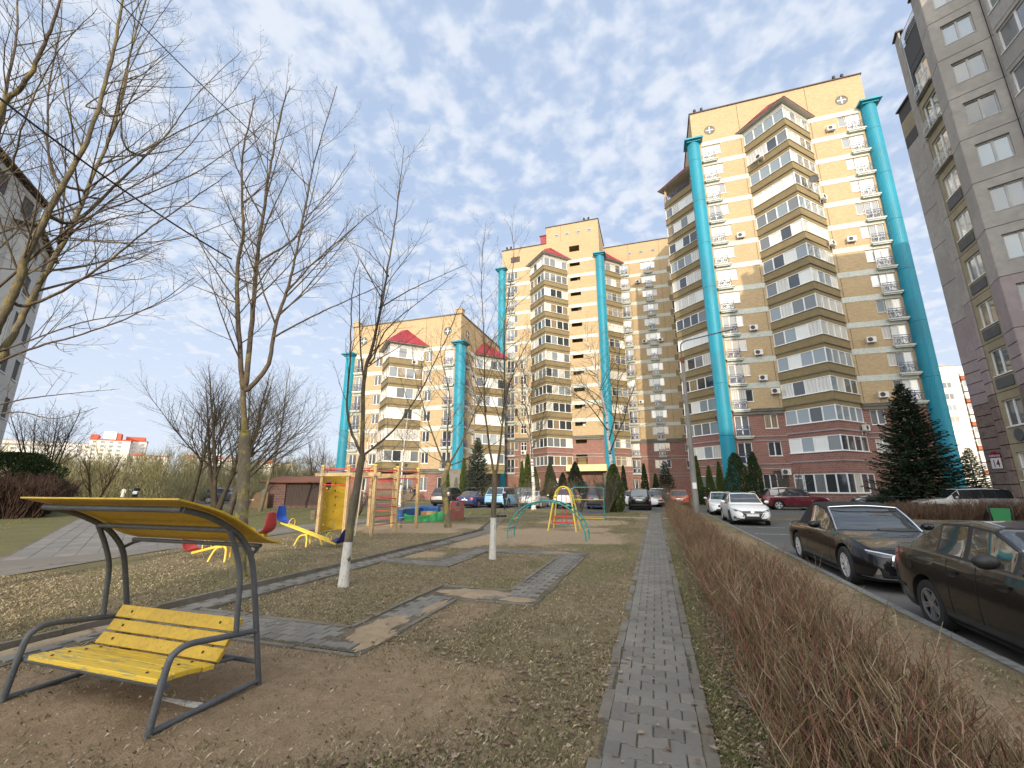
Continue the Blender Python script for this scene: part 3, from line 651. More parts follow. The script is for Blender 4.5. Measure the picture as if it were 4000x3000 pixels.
def round_window(root, Mx, u, z, r=0.48):
    mb = MB(); n = 24; ring = []
    vs = []; 
    for k in range(n):
        a = 2*math.pi*k/n
        for rr, yy in ((r+0.16,-0.03),(r,-0.03),(r,0.02),(r+0.16,0.02)): vs.append((rr*math.cos(a), yy, rr*math.sin(a)))
    fs = []
    for k in range(n):
        a, b = 4*k, 4*((k+1)%n)
        for j in range(4): fs.append((a+j, a+(j+1)%4, b+(j+1)%4, b+j))
    mb.add(vs, fs); o = mb.build('round_window', 'moulding', root, Mx @ T(u, 0, z))
    mb = MB(); mb.box(-r,r,-0.022,-0.006,-0.05,0.05); mb.box(-0.05,0.05,-0.024,-0.008,-r,r); mb.build('cross_bars', 'pvc', o)
    mb = MB(); mb.add([(r*math.cos(2*math.pi*k/n), -0.004, r*math.sin(2*math.pi*k/n)) for k in range(n)], [tuple(range(n))]); mb.build('pane', 'g_dark', o)
def facade(root, Mx, W, zroof, n, nb, holes, bays, top=0.0, band_from=None, gap=0.9, grounds=()):
    zl = L(nb) if nb > 0 else L(0)
    mb = MB(); wall_holes(mb, 0, W, 0, zl, holes); mb.build('wall', 'brick_red', root, Mx)
    mb = MB(); wall_holes(mb, 0, W, zl, zroof, holes); mb.build('wall', 'brick_yellow', root, Mx)
    # bands, cornice
    segs = []; u = gap
    for b0, b1 in sorted(bays)+[(W-gap, W-gap)]:
        if b0-u > 0.1: segs.append((u, b0)); 
        u = b1
    for i in range(nb+1 if nb else 1, n+1):
        for a, b in segs:
            mb = MB(); hz = [h for h in holes if h[2] < L(i)-0.02 and h[3] > L(i)-0.6 and h[0] < b and h[1] > a]
            link('band', cached(('band', round(b-a,2)), lambda: MB().box(0,b-a,-0.025,0,-0.62,-0.003).mesh('band', 'band')), root, Mx @ T(a, -0.002, L(i)))
    for a, b in segs:
        link('cornice', cached(('corn', round(b-a,2)), lambda: MB().box(0,b-a,-0.16,0,-0.62,-0.3).box(0,b-a,-0.3,0,-0.297,-0.1).box(0,b-a,-0.38,0,-0.097,-0.002).mesh('cornice', 'cornice')), root, Mx @ T(a, -0.003, zl))
        for k in range(nb):
            link('moulding', cached(('mld', round(b-a,2)), lambda: MB().box(0,b-a,-0.07,0,-0.12,-0.02).box(0,b-a,-0.05,0,-0.6,-0.5).mesh('moulding', 'moulding_light')), root, Mx @ T(a, -0.003, L(k)))
def parapet(root, X0, X1, Y0, Y1, z, mat='roof_dark'):
    MB().box(X0-0.12, X1+0.12, Y0-0.12, Y1+0.12, z, z+0.14).build('parapet_cap', mat, root)
def vents(root, Mx, us, z):
    for u in us:
        o = link('vent', cached('vent', lambda: MB().box(-0.4,0.4,-0.03,0.02,-0.3,0.3).mesh('vent', 'concrete_light')), root, Mx @ T(u, 0, z))
        link('vent_slot', cached('vslot', lambda: MB().box(-0.24,0.24,-0.036,-0.02,-0.12,0.02).mesh('vent_slot', 'interior')), o)
def joint_line(root, Mx, u, z0, z1):
    MB().box(-0.03,0.03,-0.012,0.0,z0,z1).build('expansion_joint', 'moulding', root, Mx @ T(u, -0.002, 0))

# ---------------- the fifteen-storey tower
tw = empty('apartment_tower', (17.2, 61.2, 0), 0, 'fifteen-storey yellow brick tower with turquoise corner columns and a reddish block base', 'building')
def build_tower():
    root = tw; X0, X1, Y0, Y1, ZR, n, nb = -9.4, 9.4, -9.2, 9.3, 49.3, 14, 2
    W = X1-X0; Mf = T(X0, Y0); holes = []
    for i in range(n):
        k = 'white' if i >= 4 else 'dark'
        holes += french(root, Mf, 0.95, i, 1.4, 'r' if i >= 2 else None, kind='white' if i >= 5 else 'dark', rail='iron_blue_light' if i >= 5 else 'iron_blue')
        if i >= 2: holes += french(root, Mf, W-2.35, i, 1.4, 'l', kind='white', rail='iron_blue_light' if i >= 5 else 'iron_blue')
    for i in (0, 1):
        for u in (3.85, 13.3, 15.6):
            window(root, Mf, u, L(i)+0.75, 1.25, 1.5, 2, 'front', 0.0); holes.append((u, u+1.25, L(i)+0.75, L(i)+2.25))
    for u in (1.2, 3.0):
        window(root, Mf, u, 1.5, 1.3, 1.5, 2, 'dark'); holes.append((u, u+1.3, 1.5, 3.0))
    holes.append((4.0, 5.3, 0.3, 3.3)); MB().box(4.0,5.3,0.15,0.2,0.3,3.3).build('service_door', 'dark_grille', root, Mf)
    facade(root, Mf, W, ZR, n, nb, holes, [(5.75, 12.75)])
    bay(root, Mf, 5.75, 12.75, n, nb, ['bay', 'bay', 'sunbay', 'front'], 'lr')
    # ground floor of the bay: shop with a glazed door
    MB().prism(vpoly(5.75, 12.75, 0.0), 0, 1.1).build('bay_panel', 'brick_red', root, Mf)
    MB().prism(vpoly(5.75, 12.75, 0.05), 0.0, 0.5).build('plinth', 'moulding_light', root, Mf @ T(0, 0, -0.01))
    MB().prism(vpoly(5.75, 12.75, 0.0), 2.98, L(0)-0.44).build('bay_panel', 'brick_red', root, Mf)
    ML = Mf @ T(5.75, 0) @ RZ(-math.pi/4); MR = Mf @ T(9.25, -3.5) @ RZ(math.pi/4)
    window(root, ML, 0.98, 1.12, 3.94, 1.84, 4, 'dark', y=0.05, name='shop_window', perpane=True, fr=0.085)
    window(root, MR, 0.03, 1.12, 4.88, 1.84, 4, 'dark', y=0.05, name='shop_window', perpane=True, fr=0.085)
    d = window(root, ML, 0.05, 0.45, 0.9, 2.5, 1, 'dark', 0.84, y=-0.03, name='shop_door', fr=0.09, sill=False)
    MB().box(0.72,0.76,-0.06,-0.005,0.9,1.2).build('door_handle', 'iron_blue', d)
    # entry landing with blue rails
    st = MB(); st.box(-0.6,1.3,-1.6,-0.05,0,0.42); st.box(-0.9,-0.6,-1.6,-0.05,0,0.28); st.box(-1.2,-0.9,-1.6,-0.05,0,0.14); st.build('entry_steps', 'concrete', root, ML)
    link('entry_railing', rail_mesh(1.9, 0.95, 'iron_blue'), root, ML @ T(-0.6, -1.55, 0.42)); link('entry_railing', rail_mesh(1.5, 0.95, 'iron_blue'), root, ML @ T(1.28, -0.05, 0.42) @ RZ(-math.pi/2))
    for u in (2.1, 16.5): round_window(root, Mf, u, 46.3)
    for u in (5.5, 13.0): joint_line(root, Mf, u, 10.0, 49.2)
    # west side
    Mw = T(X0, Y1) @ RZ(-math.pi/2); D = Y1-Y0; hw = []
    for i in range(n):
        hw += french(root, Mw, D-2.6, i, 1.2, None, kind='dark', rail='iron_blue')
        window(root, Mw, 2.2, L(i)+0.85, 1.3, 1.4, 2, 'front'); hw.append((2.2, 3.5, L(i)+0.85, L(i)+2.25))
    facade(root, Mw, D, ZR, n, nb, hw, [(6.5, 13.5)])
    bay(root, Mw, 6.5, 13.5, n, nb, ['bay', 'front', 'front'], 'lr', open_top=True)
    MB().prism(vpoly(6.5, 13.5, 0.0), 0, L(0)-0.44).build('bay_panel', 'brick_red', root, Mw)
    MR = Mw @ T(10, -3.5) @ RZ(math.pi/4)
    window(root, MR, 1.4, 1.4, 2.6, 1.6, 2, 'dark', y=-0.08)
    # east and back
    Me = T(X1, Y0) @ RZ(math.pi/2); facade(root, Me, D, ZR, n, nb, [], [(5.8, 12.8)]); bay(root, Me, 5.8, 12.8, n, nb, ['bay'], 'l')
    MB().prism(vpoly(5.8, 12.8, 0.0), 0, L(0)-0.44).build('bay_panel', 'brick_red', root, Me)
    Mb = T(X1, Y1) @ RZ(math.pi); facade(root, Mb, W, ZR, n, nb, [], [])
    for x, y in ((X0,Y0),(X1,Y0),(X0,Y1),(X1,Y1)): column(root, x, y, L(n), 1.3 if x < 0 and y < 0 else 0.6)
    parapet(root, X0, X1, Y0, Y1, ZR)
build_tower()

# ---------------- the middle block with its set-back wing
md = empty('apartment_block', (-15.65, 75.5, 0), 0, 'tall yellow brick block with open stair landings, set back between two other blocks', 'building')
def build_mid():
    root = md; X0, X1, Y0, n, nb = -9.15, 9.15, -4.5, 13, 2; W = X1-X0; Mf = T(X0, Y0); holes = []
    for i in range(n):
        if i >= 2 or True: holes += french(root, Mf, 1.0, i, 1.35, 'r', 0.7, kind='dark')
        if i <= 6:
            window(root, Mf, 3.5, L(i)+0.7, 1.05, 1.5, 2, 'dark', 0.6); holes.append((3.5, 4.55, L(i)+0.7, L(i)+2.2))
    for i in range(0, n+1):                            # stair landings open to the air
        z1 = L(i+1)-0.1; z0 = z1-(1.17 if i > 0 else 1.6); holes.append((12.9, 14.75, z0, z1))
        def mk():
            mb = MB(); mb.box(-0.02,1.87,1.6,1.7,-0.02,1.2); return mb.mesh('landing_wall', 'interior_olive')
        o = link('landing', cached(('landing', i > 0), lambda: (lambda h: MB().add([(-0.01,0.2,-0.01),(1.86,0.2,-0.01),(1.86,1.7,-0.01),(-0.01,1.7,-0.01),(-0.01,0.2,h),(1.86,0.2,h),(1.86,1.7,h),(-0.01,1.7,h)], [(0,1,2,3),(7,6,5,4),(3,2,6,7),(0,3,7,4),(1,5,6,2)]).mesh('landing', 'interior_olive'))(1.18 if i > 0 else 1.61)), root, Mf @ T(12.9, 0, z0))
        if i in (2, 5, 9, 11, 3): link('landing_door', cached('ldoor', lambda: MB().box(1.15,1.8,0.9,0.95,0.0,0.8).mesh('landing_door', 'pvc')), o)
    facade(root, Mf, W, 45.9, n, nb, holes, [(5.45, 12.45)])
    bay(root, Mf, 5.45, 12.45, n, nb, ['sunbay', 'dark', 'front'], 'lr')
    MB().prism(vpoly(5.45, 12.45, 0.0), 0, L(0)-0.44).build('bay_panel', 'brick_red', root, Mf)
    for u0 in (1.2,):
        window(root, Mf @ T(5.45, 0) @ RZ(-math.pi/4), 1.2, 1.3, 1.4, 1.7, 2, 'dark', y=-0.08)
        window(root, Mf @ T(8.95, -3.5) @ RZ(math.pi/4), 1.0, 1.3, 1.4, 1.7, 2, 'dark', y=-0.08)
    # louvre in the parapet, red roof hatch, vents
    MB().box(1.7,3.5,-0.01,0.03,43.1,44.3).build('louvre', 'roof_dark', root, Mf)
    MB().box(7.3,8.65,1.0,2.4,45.9,48.3).box(7.15,8.68,0.85,2.55,48.3,48.45).build('roof_hatch', 'roof_red', root, Mf)
    mb = MB(); wall_holes(mb, 8.7, W, 45.904, 49.2, []); mb.build('wall', 'brick_yellow', root, Mf)
    MB().box(-0.46,9.14,-4.45,5.0,45.904,49.19).build('penthouse', 'brick_yellow', root)
    parapet(root, X0, -0.6, Y0, 5.0, 45.9); parapet(root, -0.46, X1, Y0, 5.0, 49.2)
    vents(root, Mf, (10.6, 12.6, 14.7, 16.7), 47.3)
    for u in (11.4,): joint_line(root, Mf, u, 45.9, 49.1)
    # cream canopy over the entrance
    MB().box(11.6,17.9,-2.2,-0.01,4.15,5.15).build('entrance_canopy', 'cream', root, Mf)
    MB().box(16.0,17.1,-0.06,-0.004,0.2,2.3).build('entrance_door', 'dark_grille', root, Mf)
    MB().box(12.4,14.6,-0.08,-0.004,0.1,2.6).build('entrance_door', 'iron_blue', root, Mf)
    # east side with its own bay
    Me = T(X1, Y0) @ RZ(math.pi/2); facade(root, Me, 9.0, 45.9, n, nb, [], [(1.1, 7.5)]); bay(root, Me, 1.1, 7.5, n, nb, ['sunbay', 'front'], 'l', mat='pvc_old', transom=0.68)
    MB().prism(vpoly(1.1, 7.5, 0.0), 0, L(0)-0.44).build('bay_panel', 'brick_red', root, Me)
    mb = MB(); wall_holes(mb, 0, 9.0, 45.904, 49.2, []); mb.build('wall', 'brick_yellow', root, Me)
    Mw = T(X0, 8.0) @ RZ(-math.pi/2); facade(root, Mw, 12.5, 45.9, n, nb, [], [])
    # set-back wing
    Ml = T(X1, 4.5); WL = 14.0; n2 = 14; hl = []
    for i in range(n2):
        hl += french(root, Ml, 3.0, i, 1.4, None, kind='white' if i > 4 else 'dark', rail='iron_blue_light' if i > 3 else 'iron_blue')
        hl += french(root, Ml, 7.55, i, 1.1, 'b', 0.75, kind='white' if i > 2 else 'dark', rail='iron_blue_light' if i > 3 else 'iron_blue')
        window(root, Ml, 11.9, L(i)+0.7, 1.0, 1.55, 1, 'dark'); hl.append((11.9, 12.9, L(i)+0.7, L(i)+2.25))
        if i >= nb: link('bay_panel', cached('lpan', lambda: MB().box(11.5,13.2,-0.03,-0.001,-0.5,0.6).mesh('bay_panel', 'brick_olive')), root, Ml @ T(0,-0.03,L(i)))
    for u in (2.6, 4.2, 1.3):
        window(root, Ml, u, 1.3, 1.2, 1.7, 2, 'dark'); hl.append((u, u+1.2, 1.3, 3.0))
    facade(root, Ml, WL, 48.3, n2, nb, hl, [], gap=0.5)
    parapet(root, X1-0.02, X1+WL, 4.5, 9.0, 48.3); vents(root, Ml, (4.9, 7.1, 9.3), 46.3)
    for u in (4.7, 10.4): joint_line(root, Ml, u, 10.0, 48.2)
    MB().box(X1+2.3,X1+3.2,5.5,6.4,48.44,49.0).build('roof_hatch', 'roof_dark', root)
    MB().box(13.2,14.6,3.0,4.49,L(2),50.6).build('wall', 'brick_yellow', root, T(X1,0))
    for x in (X0, X1): column(root, x, Y0, L(n), 4.5 if x > 0 else 0.6)
flat('cream', (0.72, 0.60, 0.33), 0.7)
build_mid()

# ---------------- the seven-storey block
lb = empty('apartment_block', (-34.15, 62.8, 0), 0, 'seven-storey yellow brick block with red metal bay roofs, the lowest of the three', 'building')
def build_left():
    root = lb; X0, X1, Y0, Y1, ZR, n, nb = -9.25, 9.25, -9.3, 9.3, 26.1, 6, 0; W = X1-X0; Mf = T(X0, Y0); holes = []
    for i in range(n):
        holes += french(root, Mf, 1.1, i, 1.3, None, kind='dark', rail='iron_blue'); holes += french(root, Mf, W-2.4, i, 1.35, None, kind='dark', rail='iron_blue')
        for u in (4.5, 12.95):
            window(root, Mf, u, L(i)+0.75, 1.15, 1.5, 2, 'dark'); holes.append((u, u+1.15, L(i)+0.75, L(i)+2.25))
    for u, w_ in ((3.0, 1.4), (9.6, 2.2), (12.9, 1.2), (15.6, 1.2)):
        window(root, Mf, u, 1.2, w_, 1.8, 2 if w_ < 2 else 3, 'dark'); holes.append((u, u+w_, 1.2, 3.0))
    facade(root, Mf, W, ZR, n, nb, holes, [(5.8, 12.7)])
    bay(root, Mf, 5.8, 12.7, n, nb, ['front', 'dark', 'sunbay'], 'lr')
    for u in (2.1, 16.4): round_window(root, Mf, u, 23.7)
    joint_line(root, Mf, 12.9, 4.2, 26)
    Me = T(X1, Y0) @ RZ(math.pi/2); he = []
    for i in range(n):
        he += french(root, Me, 1.1, i, 1.3, None, kind='dark', rail='iron_blue')
        window(root, Me, 4.3, L(i)+0.75, 1.1, 1.5, 2, 'front'); he.append((4.3, 5.4, L(i)+0.75, L(i)+2.25))
    facade(root, Me, 18.6, ZR, n, nb, he, [(5.8, 12.8)]); bay(root, Me, 5.8, 12.8, n, nb, ['front', 'white'], 'l'); round_window(root, Me, 2.3, 23.7)
    Mw = T(X0, Y1) @ RZ(-math.pi/2); facade(root, Mw, 18.6, ZR, n, nb, [], [])
    for x, y in ((X0,Y0),(X1,Y0),(X0,Y1),(X1,Y1)): column(root, x, y, L(n), 4.0)
    parapet(root, X0, X1, Y0, Y1, ZR, 'cornice')
    for x in (X0, X1): MB().box(x-0.08 if x < 0 else x-0.92, x+0.92 if x < 0 else x+0.08, Y0-0.06, Y0+0.9, ZR-0.02, ZR+0.75).box(x-0.14 if x < 0 else x-0.98, x+0.98 if x < 0 else x+0.14, Y0-0.13, Y0+0.96, ZR+0.753, ZR+0.9).build('parapet_pier', 'brick_yellow', root)
build_left()

# ---------------- air conditioners on the walls (each hangs there as a thing of its own)
def ac_unit(x, y, z, rz, label, group, s=1.0):
    o = empty('air_conditioner', (x, y, z), rz, label, 'air conditioner', group)
    link('body', cached('acb', lambda: MB().box(-0.42,0.42,-0.42,-0.1,0,0.58).mesh('body', 'ac_white')), o)
    def fan():
        mb = MB(); n = 18; mb.add([(-0.1+0.23*math.cos(2*math.pi*k/n), -0.428, 0.29+0.23*math.sin(2*math.pi*k/n)) for k in range(n)]+[(-0.1+0.23*math.cos(2*math.pi*k/n), -0.415, 0.29+0.23*math.sin(2*math.pi*k/n)) for k in range(n)], [tuple(range(n))]+[(k,(k+1)%n,(k+1)%n+n,k+n) for k in range(n)])
        mb.tube([(-0.1+0.12*math.cos(2*math.pi*k/12), -0.432, 0.29+0.12*math.sin(2*math.pi*k/12)) for k in range(12)], 0.012, 4, closed=True)
        return mb.mesh('fan_grille', 'dark_grille')
    link('fan_grille', cached('acf', fan), o)
    link('bracket', cached('acr', lambda: MB().box(-0.36,-0.32,-0.42,0.02,-0.06,-0.002).box(0.32,0.36,-0.42,0.02,-0.06,-0.002).box(-0.36,-0.32,-0.02,0.02,-0.4,-0.06).box(0.32,0.36,-0.02,0.02,-0.4,-0.06).mesh('bracket', 'ac_white')), o)
    o.scale = (s, s, s)
gA = 'air conditioners on the tower front'
ORD = ['second','third','fourth','fifth','sixth','seventh','eighth','ninth','tenth','eleventh','twelfth','thirteenth','fourteenth','fifteenth']
for i, u in ((9, 11.75), (5, 11.75), (4, 11.9), (3, 12.0)): ac_unit(u, 51.98, L(i)+0.15, 0, 'white air conditioner by the tower left column French window, %s storey' % ORD[i], gA)
ac_unit(13.0, 51.98, L(2)+1.5, 0, 'white air conditioner on yellow brick just left of the tower lowest olive bay panel', gA)
for i, u in ((13, 22.6), (8, 22.4), (4, 22.3), (2, 22.4)): ac_unit(u, 51.98, L(i)+0.5, 0, 'white air conditioner by the tower right column French window, %s storey' % ORD[i], gA)
ac_unit(14.7, 50.55, L(12)+0.55, R(-45), 'white air conditioner hung on the left wing of the tower top bay', gA)
for i in (10, 8): ac_unit(20.3, 51.6, L(i)+0.2, R(45), 'white air conditioner at the inner end of the tower bay right wing, %s storey' % ORD[i], gA)
ac_unit(20.1, 51.5, L(1)+0.1, R(45), 'white air conditioner on the reddish part of the tower bay', gA)
ac_unit(12.9, 51.98, 2.9, 0, 'white air conditioner above the dark service door near the shop entrance', gA)
gB = 'air conditioners on the middle block'
ac_unit(-0.35, 79.97, L(12)+0.8, 0, 'white air conditioner left of a high window on the set-back wing', gB)
for u, lab in ((0.1, 'left'), (2.9, 'right')): ac_unit(u, 79.97, L(8)+0.3, 0, 'white air conditioner on the %s of one set-back wing balcony with two of them' % lab, gB)
ac_unit(-1.3, 79.97, L(4)+0.6, 0, 'white air conditioner on the set-back wing at the edge of the shade', gB)
ac_unit(-20.7, 70.97, L(1)+0.05, 0, 'white air conditioner under a narrow window of the reddish middle block base', gB)
for i in (4, 5): ac_unit(-20.7, 70.97, L(i)+0.05, 0, 'white air conditioner under a narrow %s-storey window of the middle block' % ORD[i], gB)
gC = 'air conditioners on the seven-storey block'
for d, lab in ((2.6, 'left'), (3.75, 'right')): ac_unit(-34.7+d*0.7071-0.1, 50.05+d*0.7071-0.05, L(0)+0.2, R(45), '%s one of the pair of white air conditioners on the low block bay' % lab, gC)
ac_unit(-34.7+4.0*0.7071, 50.05+4.0*0.7071-0.05, L(5)+0.25, R(45), 'white air conditioner on the topmost bay panel of the seven-storey block', gC)
ac_unit(-38.0, 53.47, L(1)+0.1, 0, 'white air conditioner beside a small window low on the seven-storey block', gC)
# satellite dish and roof lamps
sd = empty('satellite_dish', (19.0, 50.0, L(10)+0.95), 0, 'dark satellite dish on the right wing of the tower bay', 'satellite dish')
mb = MB(); nn = 20
vs = [(0,-0.75,0.55)]; fs = []
for ring in range(1, 5):
    rr = 0.48*ring/4; dd = -0.75-0.12+0.12*(1-(ring/4)**2)-0.0
    for k in range(nn): vs.append((rr*math.cos(2*math.pi*k/nn)+0.0, -0.75-0.12*(ring/4)**2, 0.55+rr*math.sin(2*math.pi*k/nn)))
for k in range(nn): fs.append((0, 1+k, 1+(k+1)%nn))
for ring in range(3):
    for k in range(nn): a = 1+ring*nn; fs.append((a+k, a+nn+k, a+nn+(k+1)%nn, a+(k+1)%nn))
mb.add(vs, fs).build('dish', 'dark_grille', sd)
MB().tube([(0,-0.76,0.55),(0,0.2,0.3),(0,0.4,0.3)], 0.03, 6).tube([(0,-0.85,0.1),(0,-1.15,0.5)], 0.015, 5).build('arm', 'dark_grille', sd)
def roof_lamp(x, y, z, lab):
    o = empty('roof_lamp', (x, y, z), 0, lab, 'lamp', 'beacon lamps on the roofs')
    MB().tube([(0,0,0),(0,0,0.35)], 0.04, 6).box(-0.5,0.5,-0.03,0.03,0.35,0.41).build('stand', 'dark_grille', o)
    for s in (-0.42, 0.42): MB().lathe([(0.02,0),(0.15,0.03),(0.19,0.2),(0.15,0.4),(0.03,0.48)], 10, (s,0,0.412)).build('lamp', 'black', o)
roof_lamp(8.9, 52.4, 49.44, 'pair of dark beacon lamps on the tower roof above the left column')
roof_lamp(24.6, 52.4, 49.44, 'pair of dark beacon lamps on the tower roof near its right end')
roof_lamp(-8.6, 71.4, 49.34, 'pair of dark beacon lamps on the middle block stair head')
roof_lamp(-23.6, 71.4, 46.04, 'pair of dark beacon lamps on the middle block lower roof end')
# ================================================================== grey panel block with the house number
noisy('p_grey', (0.43,0.395,0.365), (0.36,0.33,0.305), 0.35, 0.9, 0.2, c3=(0.385,0.355,0.33))
noisy('p_mauve', (0.40,0.325,0.325), (0.35,0.285,0.285), 0.4, 0.9, 0.2, c3=(0.36,0.295,0.295))
noisy('p_brown', (0.25,0.18,0.155), (0.21,0.155,0.135), 0.5, 0.9, 0.2, c3=(0.13,0.1,0.09))
noisy('p_cream', (0.37,0.31,0.205), (0.30,0.255,0.17), 0.5, 0.9, 0.15)
noisy('p_pink', (0.40,0.24,0.27), (0.34,0.205,0.235), 0.6, 0.85, 0.1)
flat('p_dark', (0.06,0.058,0.06), 0.8); noisy('p_box', (0.11,0.11,0.12), (0.085,0.085,0.09), 2, 0.7, 0.1)
g14 = empty('panel_apartment_block', (22.0, 30.0, 0), 0, 'grey and mauve panel apartment block with angled facets and a house number', 'building')
def panel(root, Mx, w, z0, z1, mat, hole=None, gap=0.018, name='wall_panel'):
    mb = MB(); a, b, c, d = gap, w-gap, z0+gap, z1-gap
    wall_holes(mb, a, b, c, d, [hole] if hole else [], 0.22)
    mb.add([(a,0,c),(b,0,c),(b,0,d),(a,0,d),(a,0.1,c),(b,0.1,c),(b,0.1,d),(a,0.1,d)], [(0,1,5,4),(1,2,6,5),(2,3,7,6),(3,0,4,7)])
    return mb.build(name, mat, root, Mx)
def facet(p, q, off):                                  # local frame with x from p to q (seen from outside left to right), origin relative to the root
    p = Vector(p)-Vector(off); q = Vector(q)-Vector(off); d = q-p
    return T(p.x, p.y) @ RZ(math.atan2(d.y, d.x)), d.length
def curl_rail(w):
    def mk():
        mb = MB()
        for z in (0.03, 0.9): mb.box(0,w,-0.015,0.015,z-0.015,z+0.015)
        n = int(w/0.13)
        for k in range(n+1):
            x = w*k/n; mb.tube([(x,0,0.9),(x,-0.04,0.55),(x,-0.14,0.28),(x,-0.06,0.08),(x,0,0.03)], 0.011, 4, False)
        return mb.mesh('balcony_railing', 'iron_white')
    return cached(('curl', round(w,2)), mk)
flat('iron_white', (0.5,0.52,0.55), 0.5)
def build_g14():
    root = g14; off = (22.0, 30.0)
    A, B, C, D, E, Fp, G, H, I, J = (19.85,35.3), (19.85,33.4), (18.55,31.6), (18.35,30.75), (18.15,28.65), (17.85,27.45), (19.8,26.46), (20.0,26.2), (19.65,26.1), (19.65,14.0)
    zj = [1.1+2.8*k for k in range(12)]                 # slab levels 1.1 .. 31.9
    def colr(z): return 'p_grey' if z > 14.5 else ('p_mauve' if z > 9.4 else 'p_brown')
    def rust(Mx, w, ztop, split=None):
        z = 0.0
        for k, zl in enumerate(zj):
            z0 = 0.0 if k == 0 else zj[k-1]; z1 = zl
            if z1 > ztop: break
            if z1 < 9.6:
                n = 4 if k else 2
                for j in range(n): panel(root, Mx, w, z0+(z1-z0)*j/n, z0+(z1-z0)*(j+1)/n, 'p_brown' if z1 < 7 else 'p_mauve', gap=0.025)
            else: panel(root, Mx, w, z0, z1, 'p_grey' if z1 > 13 else 'p_mauve')
        return
    # core volumes behind the panels
    core = [(20.2,34.95),(20.25,33.2),(18.95,31.4),(18.8,30.7),(18.7,28.7),(18.35,27.65),(19.95,26.85),(20.4,26.5),(20.1,26.0),(20.1,14.1),(33,14.1),(33,35.2)]
    rel = [(x-off[0], y-off[1]) for x, y in core]
    MB().prism(rel, 0.0, 29.2).build('core', 'p_dark', root)
    up = [(19.7,31.3),(18.95,31.3),(18.8,30.7),(18.7,28.7),(18.35,27.65),(19.95,26.85),(20.4,26.5),(20.1,26.0),(20.1,14.1),(33,14.1),(33,31.3)]
    MB().prism([(x-off[0], y-off[1]) for x, y in up], 29.2, 32.4).build('core', 'p_dark', root)
    # mauve side
    Mx, wd = facet(A, B, off); rust(Mx, wd, 27); panel(root, Mx, wd, zj[9], zj[9]+0.9, 'p_dark'); panel(root, Mx, wd, zj[9]+0.9, zj[9]+2.3, 'p_cream'); panel(root, Mx, wd, zj[9]+2.3, 29.6, 'p_dark')
    MB().box(-0.05,wd+0.05,-0.15,0.3,29.6,29.72).build('parapet_cap', 'roof_dark', root, Mx)
    Mb, wb = facet((33,35.3), A, off); 
    mb = MB(); wall_holes(mb, 0, wb, 0, 29.4, []); mb.build('wall', 'p_mauve', root, Mb)
    Mx, wd = facet(B, C, off); rust(Mx, wd, 32); 
    # piers
    for p, q in ((C, D), (E, Fp)):
        Mx, wd = facet(p, q, off); rust(Mx, wd, 32.1); panel(root, Mx, wd, 31.9, 32.5, 'p_grey'); MB().box(-0.05,wd+0.05,-0.12,0.3,32.5,32.62).build('parapet_cap', 'roof_dark', root, Mx)
    # window strip between the piers
    Mx, wd = facet((18.44,30.72), (18.26,28.66), off)
    for k in range(11):
        z = zj[k]; c = 'p_cream'
        if k == 10: panel(root, Mx, wd, z, z+1.9, 'p_dark'); link('balcony_railing', curl_rail(wd), root, Mx @ T(0,-0.05,z+1.95)); continue
        if k >= 7:
            panel(root, Mx, wd, z, z+2.8, c if k < 9 else 'p_dark', (0.22, wd-0.12, z+0.25, z+2.3)); window(root, Mx, 0.22, z+0.25, wd-0.34, 2.05, 2, 'dark', 0.0); link('balcony_railing', curl_rail(wd-0.3), root, Mx @ T(0.2,-0.1,z+0.22))
            MB().box(0.15,wd-0.05,-0.22,-0.003,z+0.1,z+0.2).build('sill', 'concrete_light', root, Mx)
        else:
            panel(root, Mx, wd, z, z+2.8, c, (0.3, wd-0.25, z+0.92, z+2.35)); window(root, Mx, 0.3, z+0.92, wd-0.55, 1.43, 2, 'dark' if k < 4 else 'sunbay', 0.0)
            if k in (1,):
                n = 20; MB().extr([(wd/2+0.34*math.cos(2*math.pi*j/n), z+0.42+0.34*math.sin(2*math.pi*j/n)) for j in range(n)], 'y', -0.06, -0.002).build('round_panel', 'p_box', root, Mx)
            elif k >= 2: MB().box(0.32,wd-0.28,-0.05,-0.002,z+0.2,z+0.74).build('apron_panel', 'p_box', root, Mx)
    panel(root, Mx, wd, 0, 1.1, 'p_brown'); MB().box(0.4,wd+0.6,-0.03,-0.005,0,2.6).build('pink_panel', 'p_pink', root, Mx @ T(0.35,-0.0,-0.1)); MB().box(0.3,wd+0.7,-0.22,-0.002,2.5,2.6).build('pink_panel_cap', 'concrete_light', root, Mx @ T(0.35,0,0))
    # wide facet
    Mx, wd = facet(Fp, G, off)
    for k in range(11):
        z = zj[k]; m = 'p_grey' if k > 3 else ('p_mauve' if k > 1 else 'p_brown'); x0 = wd*0.22
        panel(root, Mx, wd, z, z+2.8, m, (x0, x0+1.28, z+0.85, z+2.28)); window(root, Mx, x0, z+0.85, 1.28, 1.43, 2, 'front' if k < 5 else 'bay', 0.0, y=0.14, mat='pvc_grey')
    panel(root, Mx, wd, 0, 1.1, 'p_brown'); panel(root, Mx, wd, 31.9, 32.5, 'p_grey'); MB().box(-0.05,wd+0.05,-0.12,0.3,32.5,32.62).build('parapet_cap', 'roof_dark', root, Mx)
    Mx, wd = facet(G, H, off); rust(Mx, wd, 32)
    Mx, wd = facet(H, I, off); rust(Mx, wd, 32)
    # loggias on the long side
    Mx, wd = facet(I, J, off)
